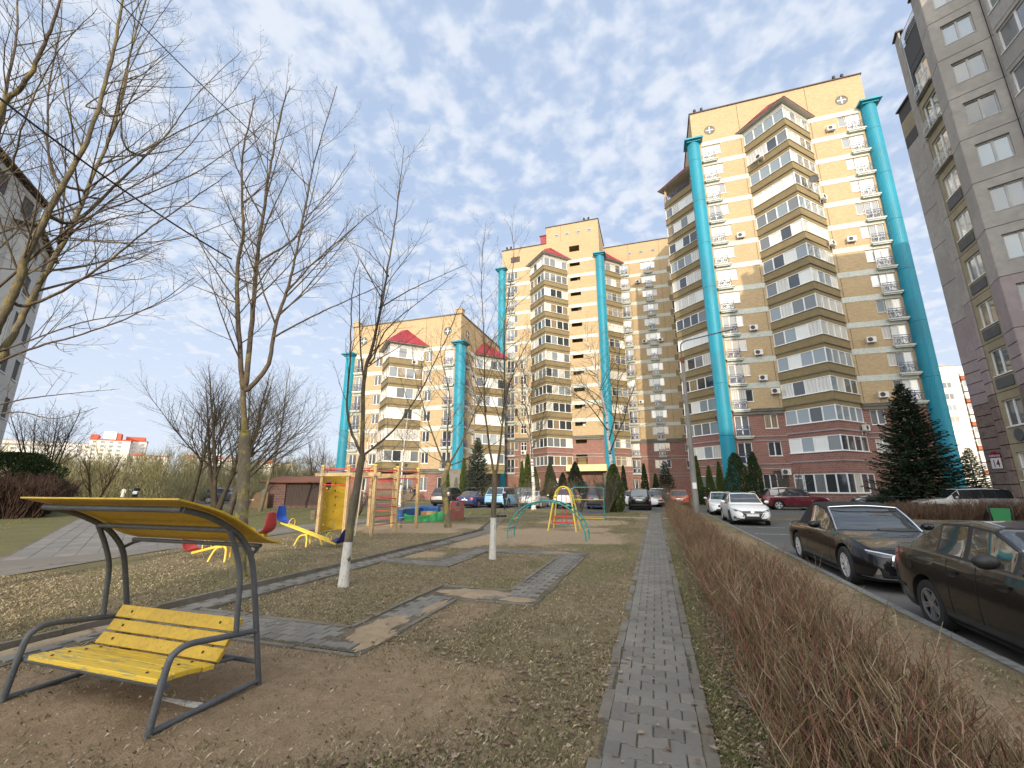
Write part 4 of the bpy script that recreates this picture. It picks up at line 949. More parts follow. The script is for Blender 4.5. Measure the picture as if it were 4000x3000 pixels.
    for k in range(11):
        z = zj[k]
        for j in range(2):
            M2 = Mx @ T(j*6.05, 0); panel(root, M2, 6.0, z, z+2.8, 'p_grey' if k > 3 else 'p_mauve', (0.15, 5.85, z+1.05, z+2.55)); window(root, M2, 0.15, z+1.05, 5.7, 1.5, 5, 'bay', 0.0, name='loggia_window', perpane=True)
    panel(root, Mx, wd, 0, 1.1, 'p_brown'); panel(root, Mx, wd, 31.9, 32.5, 'p_grey')
noisy('pvc_grey', (0.44,0.42,0.40), (0.36,0.35,0.34), 2, 0.6, 0.0)
build_g14()
# house number sign
flat('sign_white', (0.74,0.73,0.71), 0.5); flat('sign_maroon', (0.19,0.012,0.05), 0.5)
sg = empty('house_number_sign', (19.82, 34.35, 2.75), R(-90), 'white and maroon house number sign reading 14 on brown wall panels', 'sign')
MB().box(-0.42,0.42,-0.03,0.0,0,0.62).build('plate', 'sign_white', sg)
mb = MB(); mb.extr([(-0.46,0.625),(0.46,0.625),(0.46,0.93),(0.24,0.93),(0.16,1.02),(-0.16,1.02),(-0.24,0.93),(-0.46,0.93)], 'y', -0.03, 0.0); mb.build('header', 'sign_maroon', sg)
def text(s, size, mat, parent, mtx, name='lettering', ext=0.002, bold=0.0):
    cu = bpy.data.curves.new(name, 'FONT'); cu.body = s; cu.size = size; cu.align_x = 'CENTER'; cu.extrude = ext; cu.offset = bold; cu.resolution_u = 2
    o = bpy.data.objects.new(name, cu); COL.objects.link(o); dg = bpy.context.evaluated_depsgraph_get(); me = bpy.data.meshes.new_from_object(o.evaluated_get(dg))
    bpy.data.objects.remove(o); bpy.data.curves.remove(cu); me.materials.clear(); me.materials.append(MATS[mat]); return link(name, me, parent, mtx)
RX90 = Matrix.Rotation(R(90), 4, 'X')
text('14', 0.62, 'sign_maroon', sg, T(0,-0.034,0.09) @ RX90, 'number', bold=0.008); text('Алiбегава', 0.2, 'sign_white', sg, T(0,-0.034,0.70) @ RX90, 'street_name')

# ---------------- white blocks at the left and far away
noisy('w_panel', (0.62,0.62,0.61), (0.56,0.56,0.56), 0.3, 0.9, 0.1); noisy('w_far', (0.74,0.70,0.62), (0.68,0.64,0.56), 0.1, 0.9, 0.0); noisy('w_far2', (0.66,0.62,0.60), (0.58,0.54,0.52), 0.05, 0.9, 0.0)
noisy('orange_panel', (0.42,0.13,0.06), (0.35,0.10,0.05), 0.3, 0.9, 0.0)
wl = empty('white_panel_block', (-46, 9, 0), 0, 'white panel apartment block seen through the branches of the leaning tree', 'building')
def build_wl():
    root = wl; off = (-46, 9)
    c1 = [(-42.95,16.55),(-52,8),(-43,-1),(-34,7.3)]; c2 = [(-45.6,18.9),(-55,10),(-49,6),(-40.6,15.6)]
    for c, zr in ((c1, 22.6), (c2, 19.6)):
        MB().prism([(x-off[0], y-off[1]) for x, y in c], 0, zr).build('core', 'p_dark', root)
        for k in range(4):
            p, q = c[k], c[(k+1)%4]; Mx, wd = facet(p, q, off); nf = int(zr/2.8); n = max(1, round(wd/3.2)); s = wd/n
            for i in range(nf+1):
                z0 = 2.8*i; z1 = min(zr, z0+2.8)
                if z1-z0 < 0.3: continue
                for j in range(n):
                    ok = k in (0, 3) and z1-z0 > 2.5 and (j+k) % 2 == 0 or k == 3
                    ok = ok and z1-z0 > 2.5; M2 = Mx @ T(s*j, -0.05)
                    panel(root, M2, s, z0, z1, 'w_panel', (s*0.28, s*0.28+1.4, z0+0.9, z0+2.35) if ok else None, gap=0.008)
                    if ok: window(root, M2, s*0.28, z0+0.9, 1.4, 1.45, 2, 'bay')
            MB().box(-0.3,wd+0.3,-0.45,0.6,zr,zr+0.12).build('parapet_cap', 'roof_dark', root, Mx)
build_wl()
wr_ = empty('white_panel_block', (64, 138, 0), 0, 'sunlit white panel block with orange balconies between the tower and the grey block', 'building')
def build_wr():
    root = wr_; Mx = T(-12, -8); holes = []
    for i in range(10):
        z = 1.8+2.8*i
        for j in range(6):
            u = 1.3+3.05*j; holes.append((u, u+1.7, z+0.95, z+2.4)); window(root, Mx, u, z+0.95, 1.7, 1.45, 2, 'front', mat='pvc')
    mb = MB(); wall_holes(mb, 0, 20.0, 0, 30.6, holes); mb.build('wall', 'w_far', root, Mx)
    MB().box(20.0,36,1.5,14,0,30.6).box(0,20.0,0.35,14,0,30.55).build('core', 'w_far', root, Mx); MB().box(-0.3,20.2,-0.2,14,30.6,30.8).build('parapet_cap', 'concrete_light', root, Mx)
    for i in range(10):
        z = 1.8+2.8*i
        for j in range(4):
            MB().box(20.3+3.6*j,23.5+3.6*j,-0.2,1.49,z,z+1.0).build('balcony', 'orange_panel', root, Mx) if (i+j) % 2 else MB().box(20.3+3.6*j,23.5+3.6*j,-0.2,1.49,z,z+1.0).build('balcony', 'w_far', root, Mx)
            window(root, Mx, 20.3+3.6*j, z+1.02, 3.2, 1.5, 3, 'front', y=-0.15)
build_wr()
# far city blocks beyond the trees on the left
def far_block(az, dist, w, h, d, mat, label, red=False, step=None, rz=0.0):
    a = R(az); x, y = dist*math.sin(a), dist*math.cos(a)
    root = empty('far_block', (x, y, 0), rz, label, 'building', 'far apartment blocks beyond the trees'); Mx = T(-w/2, 0); holes = []; nf = int(h/2.9); nw = int(w/4.6)
    for i in range(nf):
        for j in range(nw):
            u = 1.4+4.6*j; holes.append((u, u+2.2, 2.9*i+1.0, 2.9*i+2.5))
    mb = MB(); wall_holes(mb, 0, w, 0, h, holes, 0.5); mb.build('wall', mat, root, Mx); MB().box(0,w,0.5,d,0,h-0.02).build('core', mat, root, Mx)
    for u, u1, z, z1 in holes: link('window', cached('farwin', lambda: MB().box(0,2.2,0.3,0.45,0,1.5).mesh('window', 'g_grey')), root, Mx @ T(u,0,z))
    MB().box(-0.3,w+0.3,-0.3,d,h,h+0.8).build('roof', 'orange_far' if red else 'concrete_light', root, Mx)
    if red:
        for k, (x0, x1, hh) in enumerate(red): MB().box(w*x0,w*x1,-0.6,d*0.8,h+0.81,h+0.81+hh).build('roof_gable', 'orange_far' if k % 2 == 0 else mat, root, Mx)
flat('orange_far', (0.50,0.10,0.06), 0.8)
far_block(-67.1, 420, 26, 31, 14, 'w_far2', 'pale grey far apartment block beside the white panel block', rz=R(60))
far_block(-66.0, 400, 24, 27, 14, 'w_far', 'white far apartment block with a plain flat roof', rz=R(60))
far_block(-63.4, 450, 30, 33, 14, 'w_far2', 'long pinkish white far apartment block behind the bare trees', rz=R(58))
far_block(-60.6, 430, 22, 35, 14, 'w_far', 'tall white far apartment block with red roof gables', red=((0.0,0.18,3.0),(0.3,0.62,5.5),(0.64,0.74,4.5)), rz=R(55))
far_block(-58.8, 440, 14, 36, 14, 'w_far2', 'narrow white far apartment tower with a red roof', red=((0.1,0.9,2.5),), rz=R(55))
far_block(-57.4, 420, 20, 24, 14, 'w_far', 'low white far apartment block with a red roof edge', red=((0.0,0.3,1.5),), rz=R(52))
far_block(-52.5, 460, 36, 26, 14, 'w_far2', 'broad pale far apartment block behind the dark trees', red=((0.0,0.2,2.0),(0.6,0.75,3)), rz=R(48))
far_block(-46.0, 480, 30, 24, 14, 'w_far', 'pale far apartment block beyond the brick shed', red=((0.2,0.4,2.0),), rz=R(44))
# the block behind the photographer that keeps the near yard in shade
sb = empty('panel_apartment_block', (25, -38, 0), 0, 'grey panel block standing across the yard to the south', 'building')
def build_sb():
    for x0, x1, h in ((-19.5, -10.0, 17.2), (-9.99, 26.0, 31.0)):
        MB().box(x0,x1,-7,7.6,0,h).build('core', 'p_grey', sb); n = int((x1-x0)/3.1); Mx = T(x1, 8.0) @ RZ(math.pi); s = (x1-x0)/n
        for i in range(int(h/2.8)):
            for j in range(n):
                M2 = Mx @ T(s*j, 0); z = 2.8*i; panel(sb, M2, s, z, z+2.8, 'p_cream' if j % 3 == 1 else 'p_mauve', (0.7, 2.2, z+0.9, z+2.35)); window(sb, M2, 0.7, z+0.9, 1.5, 1.45, 2, 'front')
build_sb()
# ================================================================== trees and shrubs
def bark(name, c1, c2, c3, sc_=6.0, lo=0.5, hi=0.62, dark=(0.05,0.042,0.03)):
    m, t, b = new_mat(name); setc(b, c1, 0.92, spec=0.2); p = pos(t)
    mpn = N(t, 'ShaderNodeMapping'); t.links.new(p, mpn.inputs[0]); mpn.inputs['Scale'].default_value = (1, 1, 0.35)
    n1 = noise(t, mpn.outputs[0], sc_*3, 5, 0.7); n2 = noise(t, p, sc_*0.7, 5, 0.65); n3 = noise(t, mpn.outputs[0], sc_*9, 4, 0.7)
    c = mixc(t, ramp(t, n1, 0.35, 0.65), c1, c2); c = mixc(t, ramp(t, n2, lo, hi), c, c3); c = mixc(t, M(t, 'MULTIPLY', ramp(t, n3, 0.52, 0.72), 0.7), c, dark)
    t.links.new(c, b.inputs['Base Color']); bump(t, b, M(t, 'ADD', n1, n3), 0.7, 0.02)
bark('bark_lichen', (0.18,0.155,0.11), (0.135,0.115,0.082), (0.32,0.26,0.075), 7, 0.47, 0.64)
bark('bark_lichen2', (0.155,0.13,0.09), (0.115,0.096,0.068), (0.21,0.175,0.08), 6, 0.45, 0.65)
bark('bark_grey', (0.135,0.115,0.085), (0.10,0.085,0.062), (0.17,0.15,0.07), 6, 0.52, 0.66)
bark('bark_twig', (0.11,0.086,0.064), (0.08,0.062,0.047), (0.19,0.155,0.06), 3, 0.52, 0.68)
bark('bark_dark', (0.062,0.05,0.04), (0.045,0.037,0.03), (0.08,0.068,0.04), 6)
bark('bark_red', (0.12,0.07,0.05), (0.09,0.055,0.042), (0.14,0.10,0.05), 6)
bark('whitewash', (0.60,0.58,0.54), (0.52,0.50,0.46), (0.40,0.38,0.34), 5, 0.6, 0.75, (0.2,0.18,0.15))
def birch_mat():
    m, t, b = new_mat('bark_birch'); setc(b, (0.6,0.58,0.54), 0.8); p = pos(t)
    mpn = N(t, 'ShaderNodeMapping'); t.links.new(p, mpn.inputs[0]); mpn.inputs['Scale'].default_value = (1.2, 1.2, 5.0)
    c = mixc(t, ramp(t, noise(t, mpn.outputs[0], 1.4, 3, 0.6), 0.54, 0.62), (0.62,0.59,0.55), (0.05,0.045,0.04)); t.links.new(c, b.inputs['Base Color'])
birch_mat()
class Tubes:                                            # batches of tapered tubes as numpy blocks
    def __init__(s): s.V = []; s.F = []; s.n = 0
    def add(s, pts, rad, k):
        P = np.asarray(pts, float); m = len(P); rad = np.asarray(rad, float)
        Tn = np.gradient(P, axis=0); Tn /= np.maximum(np.linalg.norm(Tn, axis=1, keepdims=True), 1e-9)
        ref = np.where(np.abs(Tn[:, 2:3]) < 0.9, np.array([[0,0,1.]]), np.array([[1.,0,0]])) if m < 3 else np.tile(np.array([[0.31,0.82,0.47]]), (m,1))
        U = np.cross(Tn, ref); U /= np.maximum(np.linalg.norm(U, axis=1, keepdims=True), 1e-9); W = np.cross(Tn, U)
        a = np.arange(k)*2*np.pi/k
        R_ = P[:,None,:]+rad[:,None,None]*(U[:,None,:]*np.cos(a)[None,:,None]+W[:,None,:]*np.sin(a)[None,:,None])
        s.V.append(R_.reshape(-1,3)); i = np.arange(m-1)[:,None]*k; j = np.arange(k)[None,:]; j2 = (j+1)%k
        s.F.append((np.stack([i+j, i+j2, i+k+j2, i+k+j], -1)+s.n).reshape(-1,4)); s.n += m*k
    def mesh(s, name, mat, smooth=True):
        return np_mesh(name, np.concatenate(s.V), np.concatenate(s.F), mat, None, smooth)
def rotv(v, ax, a):
    ax = ax/np.linalg.norm(ax); return v*math.cos(a)+np.cross(ax, v)*math.sin(a)+ax*np.dot(ax, v)*(1-math.cos(a))
def sprout(tb, r_, P, rad, level, dens, lenf, spread=(28, 58), up=0.35, minr=0.0022, maxlev=3, start=0.18, droop=0.0):
    """side shoots along a limb; P polyline, rad radii"""
    P = np.asarray(P); seg = np.linalg.norm(np.diff(P, axis=0), axis=1); Ltot = seg.sum(); n = max(2, int(Ltot*dens[min(level, len(dens)-1)])); cum = np.concatenate([[0], np.cumsum(seg)])
    side = 1; az = r_.uniform(0, 6.28)
    for k in range(n):
        s = Ltot*(start+(0.99-start)*(k+r_.random())/n); i = min(len(seg)-1, int(np.searchsorted(cum, s)-1)); f = (s-cum[i])/max(seg[i], 1e-6)
        p = P[i]*(1-f)+P[i+1]*f; rr = rad[i]*(1-f)+rad[i+1]*f; t = (P[i+1]-P[i])/max(seg[i], 1e-6)
        ax = np.cross(t, np.array([r_.uniform(-1,1), r_.uniform(-1,1), r_.uniform(-1,1)])); 
        if np.linalg.norm(ax) < 1e-3: continue
        d = rotv(t, ax, R(r_.uniform(*spread))); frac = 1-s/Ltot
        ln = lenf[min(level, len(lenf)-1)]*(0.35+0.65*frac)*r_.uniform(0.55, 1.15)*(Ltot if level == 0 else Ltot)
        ln = min(ln, Ltot*0.75); r0 = max(minr, min(rr*0.55, ln*0.0085)); m = 5 if level == 0 else 3
        pts = [p]; dd = d
        for q in range(m-1):
            dd = dd+np.array([r_.gauss(0,0.075), r_.gauss(0,0.075), up*0.30+r_.gauss(0,0.06)-droop]); dd = dd/np.linalg.norm(dd); pts.append(pts[-1]+dd*ln/(m-1))
        rads = np.linspace(r0, max(minr*0.6, r0*0.25), m)
        tb.add(pts, rads, 5 if r0 > 0.012 else (4 if r0 > 0.006 else 3))
        if level+1 < maxlev and ln > 0.12: sprout(tb, r_, pts, rads, level+1, dens, lenf, spread, up, minr, maxlev, 0.2, droop)
def smooth_poly(pts, n=6):
    return np.array([tuple(v) for v in bez(pts, n)])
def limbs_tree(name, limbs, mat, label, seed, crownmat='bark_twig', rs=0.8, dens=(3.2, 6.5, 10), lenf=(0.42, 0.42, 0.4), white=None, cat='tree', minr=0.0022, up=0.35, maxlev=3):
    r_ = random.Random(seed); base = np.array(limbs[0][0][0]); root = empty(name, tuple(base), 0, label, cat)
    trunk = Tubes(); crown = Tubes(); done = []
    for li, (pts, r0, r1) in enumerate(limbs):
        r0 *= rs; r1 *= rs
        P = [np.array(p)-base for p in pts]
        if li:
            allp = np.concatenate(done); dd = np.linalg.norm(allp-P[0], axis=1); q = allp[dd.argmin()]
            if dd.min() > 0.02: P = [q]+P
        Q = smooth_poly([tuple(p) for p in P], 6); 
        Q[1:-1] += np.array([[r_.gauss(0,0.006), r_.gauss(0,0.006), 0] for _ in range(len(Q)-2)])*(1 if li else 0.6)
        u = np.linspace(0, 1, len(Q)); rad = r0+(r1-r0)*u**0.8
        if li == 0:
            rad = rad*(1+0.35*np.exp(-u*len(u)*0.45)); Q[0,2] -= 0.12
        (trunk if (li == 0 or r0 > 0.07) else crown).add(Q, rad, 12 if r0 > 0.07 else 7); done.append(Q)
        if li: sprout(crown, r_, Q, rad, 0, dens, lenf, up=up, minr=minr, maxlev=maxlev)
    to = link('trunk', trunk.mesh('trunk', mat), root); link('crown', crown.mesh('crown', crownmat), root)
    if white:
        P, r0, r1 = limbs[0]; r0 *= rs; r1 *= rs; Q = smooth_poly([tuple(np.array(p)-base) for p in P], 6); u = np.linspace(0, 1, len(Q)); rad = (r0+(r1-r0)*u**0.8)*(1+0.35*np.exp(-u*len(u)*0.45))*1.02+0.003
        k = Q[:,2] < white+0.06; Q2 = Q[k]; Q2[0,2] -= 0.1; tt = Tubes(); tt.add(Q2, rad[k], 14); link('whitewash', tt.mesh('whitewash', 'whitewash'), to)
    return root
def rand_tree(name, x, y, h, r0, mat, label, seed, stems=1, fork=0.25, spread=0.28, lean=(0,0), dens=(2.6, 4.5), lenf=(0.5, 0.45), group=None, minr=0.004, up=0.3, maxlev=2, nl=6, cat='tree', droop=0.0, limbang=(25, 55)):
    r_ = random.Random(seed); root = empty(name, (x, y, 0), 0, label, cat, group); trunk = Tubes(); crown = Tubes()
    for s in range(stems):
        a = r_.uniform(0, 6.28); off = np.array([math.cos(a), math.sin(a), 0])*(0.12 if stems > 1 else 0)*min(1, h/4); tilt = (spread if stems > 1 else 0.03)
        P = [off+np.array([0,0,-0.1])]; d = np.array([math.cos(a)*tilt+lean[0], math.sin(a)*tilt+lean[1], 1.0]); d /= np.linalg.norm(d); hh = h*r_.uniform(0.8, 1.0) if stems > 1 else h; m = 8
        for k in range(m): 
            d = d+np.array([r_.gauss(0,0.05), r_.gauss(0,0.05), 0.05]); d /= np.linalg.norm(d); P.append(P[-1]+d*hh/m)
        P = np.array(P); u = np.linspace(0, 1, len(P)); rad = r0*(1-0.93*u**0.85)+0.004; rad[0] *= 1.35
        trunk.add(P, rad, 9 if h > 3 else 5)
        for k in range(nl):
            f = fork+(0.92-fork)*k/nl; i = int(f*m); q = P[i]*(1-(f*m-i))+P[min(i+1,m)]*(f*m-i); aa = r_.uniform(0, 6.28); an = R(r_.uniform(*limbang)); t = P[min(i+1,m)]-P[i]; t /= np.linalg.norm(t)
            ax = np.cross(t, [math.cos(aa), math.sin(aa), 0.1]); dd = rotv(t, ax, an); ln = hh*(1-f)*r_.uniform(0.6, 0.95)+hh*0.08; pts = [q]
            for z in range(5): dd = dd+np.array([r_.gauss(0,0.1), r_.gauss(0,0.1), up*0.35-droop]); dd /= np.linalg.norm(dd); pts.append(pts[-1]+dd*ln/5)
            rr = np.linspace(max(minr*1.2, r0*(1-f)*0.5), minr, 6); crown.add(pts, rr, 5); sprout(crown, r_, np.array(pts), rr, 0, dens, lenf, up=up, minr=minr, maxlev=maxlev, droop=droop)
        sprout(crown, r_, P[3:], rad[3:], 0, dens, lenf, up=up, minr=minr, maxlev=maxlev, start=0.3, droop=droop)
    link('trunk', trunk.mesh('trunk', mat if isinstance(mat, str) else mat[0]), root); link('crown', crown.mesh('crown', mat if isinstance(mat, str) else mat[1]), root)
    return root
LIMBS = {
'B':[
([(-7.51,6.68,-0.04),(-7.56,6.66,0.79),(-7.63,6.64,1.65),(-7.72,6.61,2.46),(-7.75,6.6,2.73)],0.15,0.125),
([(-7.95,6.54,3.77),(-8.2,6.38,5.34),(-8.26,6.28,6.38),(-8.19,6.23,7.01),(-8.32,6.12,8.13),(-8.34,6.03,9.04),(-8.23,6.0,9.98),(-8.14,5.95,10.43)],0.075,0.012),
([(-7.87,6.56,3.73),(-8.04,6.61,5.41),(-8.2,6.67,6.58),(-8.32,6.73,8.79),(-8.39,6.82,9.72),(-8.42,6.91,11.21),(-8.4,7.02,11.91)],0.085,0.012),
([(-7.78,6.59,3.61),(-7.51,6.71,4.14),(-7.49,6.74,4.97),(-7.36,6.82,5.93),(-7.31,6.86,6.76),(-7.24,6.92,8.46),(-7.18,6.96,9.36),(-6.92,7.08,11.47)],0.075,0.01),
([(-7.41,6.71,4.74),(-6.4,6.75,5.13),(-5.52,6.76,5.38),(-4.84,6.7,5.53)],0.035,0.006),
([(-7.97,6.53,6.46),(-7.56,6.9,7.1),(-7.48,7.16,7.78),(-7.11,7.52,8.93),(-6.78,7.86,10.16)],0.04,0.006),
([(-7.24,6.76,5.84),(-6.55,6.78,6.48),(-5.71,6.84,7.12),(-5.12,6.82,7.47)],0.035,0.006),
([(-8.38,6.4,6.06),(-8.84,5.99,6.59),(-9.16,5.62,7.28)],0.03,0.006),
([(-8.31,6.42,5.5),(-9.19,6.5,5.88),(-10.34,6.5,6.37)],0.028,0.005),
],
'C':[
([(-5.14,6.65,-0.03),(-5.12,6.66,0.71),(-5.06,6.68,1.49),(-5.0,6.7,2.18)],0.105,0.09),
([(-5.07,6.67,3.55),(-4.99,6.75,4.33),(-4.93,6.82,5.12),(-4.9,6.89,5.79),(-4.83,6.96,7.24),(-4.83,7.01,7.96),(-4.82,7.07,9.1)],0.065,0.008),
([(-5.0,6.7,2.18),(-5.18,6.55,2.63),(-5.24,6.45,3.21),(-5.2,6.38,4.07),(-5.21,6.29,5.15),(-5.1,6.24,5.88)],0.045,0.008),
([(-4.87,6.74,5.08),(-4.45,7.08,5.53),(-4.02,7.43,5.92),(-3.51,7.8,6.33)],0.03,0.005),
([(-4.96,6.71,3.95),(-4.65,6.6,4.47),(-4.1,6.57,4.87),(-3.21,6.64,5.48)],0.035,0.005),
([(-4.94,6.71,2.22),(-4.45,6.79,2.63),(-4.0,6.86,3.3),(-3.56,6.92,4.26),(-3.22,6.95,5.06)],0.042,0.006),
([(-4.81,6.76,5.8),(-5.38,6.73,6.42),(-6.25,6.61,6.86)],0.025,0.005),
],
'D':[
([(-3.72,10.07,-0.04),(-3.7,10.07,1.12),(-3.68,10.08,1.99)],0.085,0.075),
([(-3.71,10.07,1.99),(-3.86,10.08,2.78),(-3.99,10.11,3.73),(-4.04,10.15,5.23),(-4.17,10.18,7.27),(-4.09,10.26,9.05)],0.05,0.006),
([(-3.65,10.09,1.99),(-3.53,10.08,2.77),(-3.44,10.07,3.92),(-3.43,10.03,5.77),(-3.19,10.07,7.61),(-3.27,10.0,8.57)],0.05,0.006),
([(-3.52,10.13,3.35),(-3.29,10.38,4.6),(-2.86,10.69,5.68),(-2.59,10.96,6.84)],0.03,0.005),
([(-3.91,10.01,3.58),(-4.16,9.66,4.48),(-4.3,9.35,5.37)],0.025,0.005),
],
'E':[
([(-8.39,17.32,-0.01),(-8.54,17.27,1.11),(-8.65,17.24,1.88),(-8.44,17.31,2.66)],0.17,0.14),
([(-8.59,17.26,2.47),(-9.22,17.19,3.89),(-9.8,17.13,5.37),(-10.29,17.11,6.93),(-10.53,17.16,8.34)],0.075,0.01),
([(-8.48,17.29,2.66),(-8.5,17.16,3.86),(-8.43,17.05,5.69),(-8.8,16.8,7.59),(-8.64,16.72,9.33)],0.075,0.01),
([(-8.41,17.32,2.66),(-7.94,17.57,3.68),(-7.42,17.85,5.15),(-6.92,18.11,6.91),(-6.61,18.32,8.53)],0.08,0.01),
([(-8.35,17.34,2.57),(-7.38,17.33,2.94),(-6.15,17.42,3.6),(-5.12,17.43,4.55)],0.05,0.008),
([(-8.64,17.24,2.66),(-9.74,17.36,3.2),(-10.83,17.48,4.19)],0.045,0.008),
],
'A':[
([(-10.22,3.22,0.16),(-10.36,3.18,1.64),(-10.27,3.21,2.76),(-9.86,3.34,3.31)],0.24,0.18),
([(-9.86,3.34,3.31),(-9.36,3.44,3.73),(-9.17,3.44,4.07),(-8.97,3.44,4.65),(-8.87,3.4,5.0),(-8.63,3.42,5.84),(-8.42,3.42,6.33),(-8.18,3.44,7.14),(-8.08,3.41,8.51),(-8.05,3.35,9.52),(-8.07,3.28,10.48)],0.12,0.02),
([(-9.9,3.32,3.24),(-9.4,3.57,3.41),(-9.34,3.66,3.8),(-9.33,3.75,4.45),(-9.1,3.9,5.82),(-9.08,3.98,6.83),(-9.04,4.08,8.13),(-9.17,4.11,10.06),(-9.24,4.17,12.12)],0.115,0.015),
([(-8.66,3.72,5.8),(-8.47,3.95,6.44),(-8.27,4.19,7.22),(-8.1,4.41,7.95),(-7.94,4.63,8.96),(-7.41,4.97,10.29)],0.05,0.006),
([(-9.86,3.34,3.31),(-10.06,3.2,5.59),(-10.13,3.11,7.79),(-9.79,3.15,8.3),(-9.56,3.15,8.96),(-9.4,3.13,9.81),(-9.38,3.07,10.57)],0.1,0.02),
([(-10.17,3.24,5.63),(-10.43,3.26,7.69),(-10.74,3.27,8.8),(-11.05,3.27,10.23),(-11.61,3.19,11.81)],0.08,0.015),
([(-9.0,3.61,4.35),(-8.24,3.69,4.58),(-7.53,3.75,4.96),(-6.85,3.8,5.4),(-6.1,3.88,5.83),(-5.54,3.89,6.1)],0.045,0.006),
([(-9.29,3.52,3.39),(-8.49,3.62,3.63),(-7.58,3.76,3.82),(-6.65,3.9,4.15),(-5.99,3.95,4.51)],0.04,0.005),
([(-9.38,3.49,2.76),(-8.92,3.85,2.93),(-8.6,4.17,3.05),(-8.09,4.54,3.17)],0.03,0.004),
([(-9.34,3.51,2.62),(-8.58,3.65,2.67),(-7.92,3.75,2.56),(-7.27,3.86,2.7)],0.025,0.004),
([(-8.68,3.72,5.63),(-8.34,4.14,6.09),(-7.66,4.68,6.53),(-7.14,5.16,6.5)],0.03,0.004),
],
'A2':[
([(-8.77,3.69,5.44),(-8.42,4.12,6.56),(-8.02,4.56,7.47),(-7.63,5.0,9.15),(-7.39,5.39,10.74)],0.032,0.005),
([(-8.59,3.75,6.41),(-7.34,3.94,7.17),(-6.43,4.02,7.45),(-5.54,4.1,7.64)],0.03,0.005),
([(-9.68,3.4,4.46),(-8.31,3.58,5.57),(-7.14,3.69,5.88),(-6.01,3.79,6.17),(-4.83,3.91,6.92)],0.04,0.005),
([(-9.53,3.45,3.49),(-8.56,4.07,4.18),(-7.85,4.62,4.59),(-7.1,5.17,5.59)],0.03,0.004),
([(-9.98,3.3,5.8),(-7.81,3.72,5.28),(-6.35,3.91,5.18),(-5.24,3.99,5.39)],0.032,0.004),
([(-9.2,3.55,6.72),(-10.03,3.56,8.48),(-10.65,3.64,10.63),(-11.3,3.71,12.32)],0.04,0.008),
([(-8.25,3.86,7.44),(-9.05,4.12,9.68),(-9.17,4.61,12.16)],0.035,0.006),
([(-8.7,3.71,8.02),(-8.25,3.49,9.09),(-7.42,3.39,9.85)],0.03,0.006),
([(-8.96,3.63,8.11),(-8.6,3.95,8.72),(-7.71,4.45,8.94),(-7.12,4.85,9.6)],0.022,0.004),
([(-9.76,3.37,5.01),(-8.85,3.81,5.02),(-7.94,4.24,5.31),(-7.06,4.66,4.94)],0.025,0.004),
([(-9.92,3.32,6.8),(-9.32,3.13,7.41),(-8.6,2.97,8.2),(-7.61,2.91,8.76)],0.035,0.006),
],
}
limbs_tree('maple_tree', LIMBS['A']+LIMBS['A2'], 'bark_lichen2', 'bare tree of stout leaning stems reaching over from beside the swing', 1, rs=0.66, dens=(4.0, 7.0, 8), lenf=(0.30, 0.45, 0.42))
limbs_tree('maple_tree', LIMBS['B'], 'bark_lichen', 'bare tree with yellow lichen on its trunk, right behind the canopy swing', 2, dens=(4.0, 7.0, 8), lenf=(0.34, 0.45, 0.42))
limbs_tree('maple_tree', LIMBS['C'], 'bark_grey', 'bare tree with whitewashed foot leaning a little beside the seesaw', 3, rs=0.68, dens=(4.0, 7.0, 8), lenf=(0.36, 0.45, 0.42), white=0.72)
limbs_tree('maple_tree', LIMBS['D'], 'bark_grey', 'slim bare tree with whitewashed foot next to the climbing arch', 4, dens=(4.0, 7.0, 8), lenf=(0.32, 0.45, 0.4), white=0.98)
limbs_tree('maple_tree', LIMBS['E'], 'bark_lichen', 'bare spreading tree with pale trunk beside the green boat sandpit', 5, dens=(3.2, 5.5, 7), lenf=(0.42, 0.45, 0.4), minr=0.0035)
# trees and shrubs further off
rand_tree('bare_tree', -22.4, 18.6, 9.0, 0.15, 'bark_dark', 'dark bare tree in front of the parked grey car', 21, 3, 0.2, 0.22, nl=10, dens=(3.5,6), group='dark bare trees left of the shed')
rand_tree('bare_tree', -31.0, 25.0, 11.5, 0.19, 'bark_dark', 'dark bare tree close left of the brick shed', 22, 3, 0.22, 0.2, nl=11, dens=(3.5,6), group='dark bare trees left of the shed')
rand_tree('bare_tree', -36.0, 26.5, 10.5, 0.17, 'bark_dark', 'dark bare tree leaning beside the walking couple', 23, 2, 0.3, 0.3, nl=8, dens=(3,5), lean=(0.2,0), group='dark bare trees left of the shed')
rand_tree('bare_tree', -26.5, 24.6, 10.5, 0.13, 'bark_grey', 'pale leaning bare tree in front of the brick shed', 24, 1, 0.3, lean=(0.16,0.1), nl=9, dens=(2.6,4.5))
rand_tree('bare_tree', -57.5, 27.5, 10.5, 0.13, 'bark_dark', 'bare tree with upswept branches behind the walking couple', 25, 7, 0.25, 0.35, nl=5, dens=(2.4,4), minr=0.007)
rand_tree('bare_tree', -52, 29, 6, 0.10, 'bark_red', 'low twisted bare tree beside the dark clipped hedge', 26, 4, 0.25, 0.4, nl=6, minr=0.006)
for k, (x, y, h) in enumerate(((-47,52,9),(-40,55,11),(-44.5,60,12),(-52,60,10),(-60,58,9))):
    rand_tree('bare_tree', x, y, h, 0.15, 'bark_red', ('shorter thin bare tree in front of the row beside the low block','thin bare tree nearest the low block left column','tallest thin bare tree in the row beside the low block','thin bare tree behind the grey SUV, second tallest of its row','thin bare tree at the end of the row farthest from the low block')[k], 30+k, 1, 0.2, nl=8, dens=(2.2,3.6), minr=0.008, group='row of thin trees left of the low block')
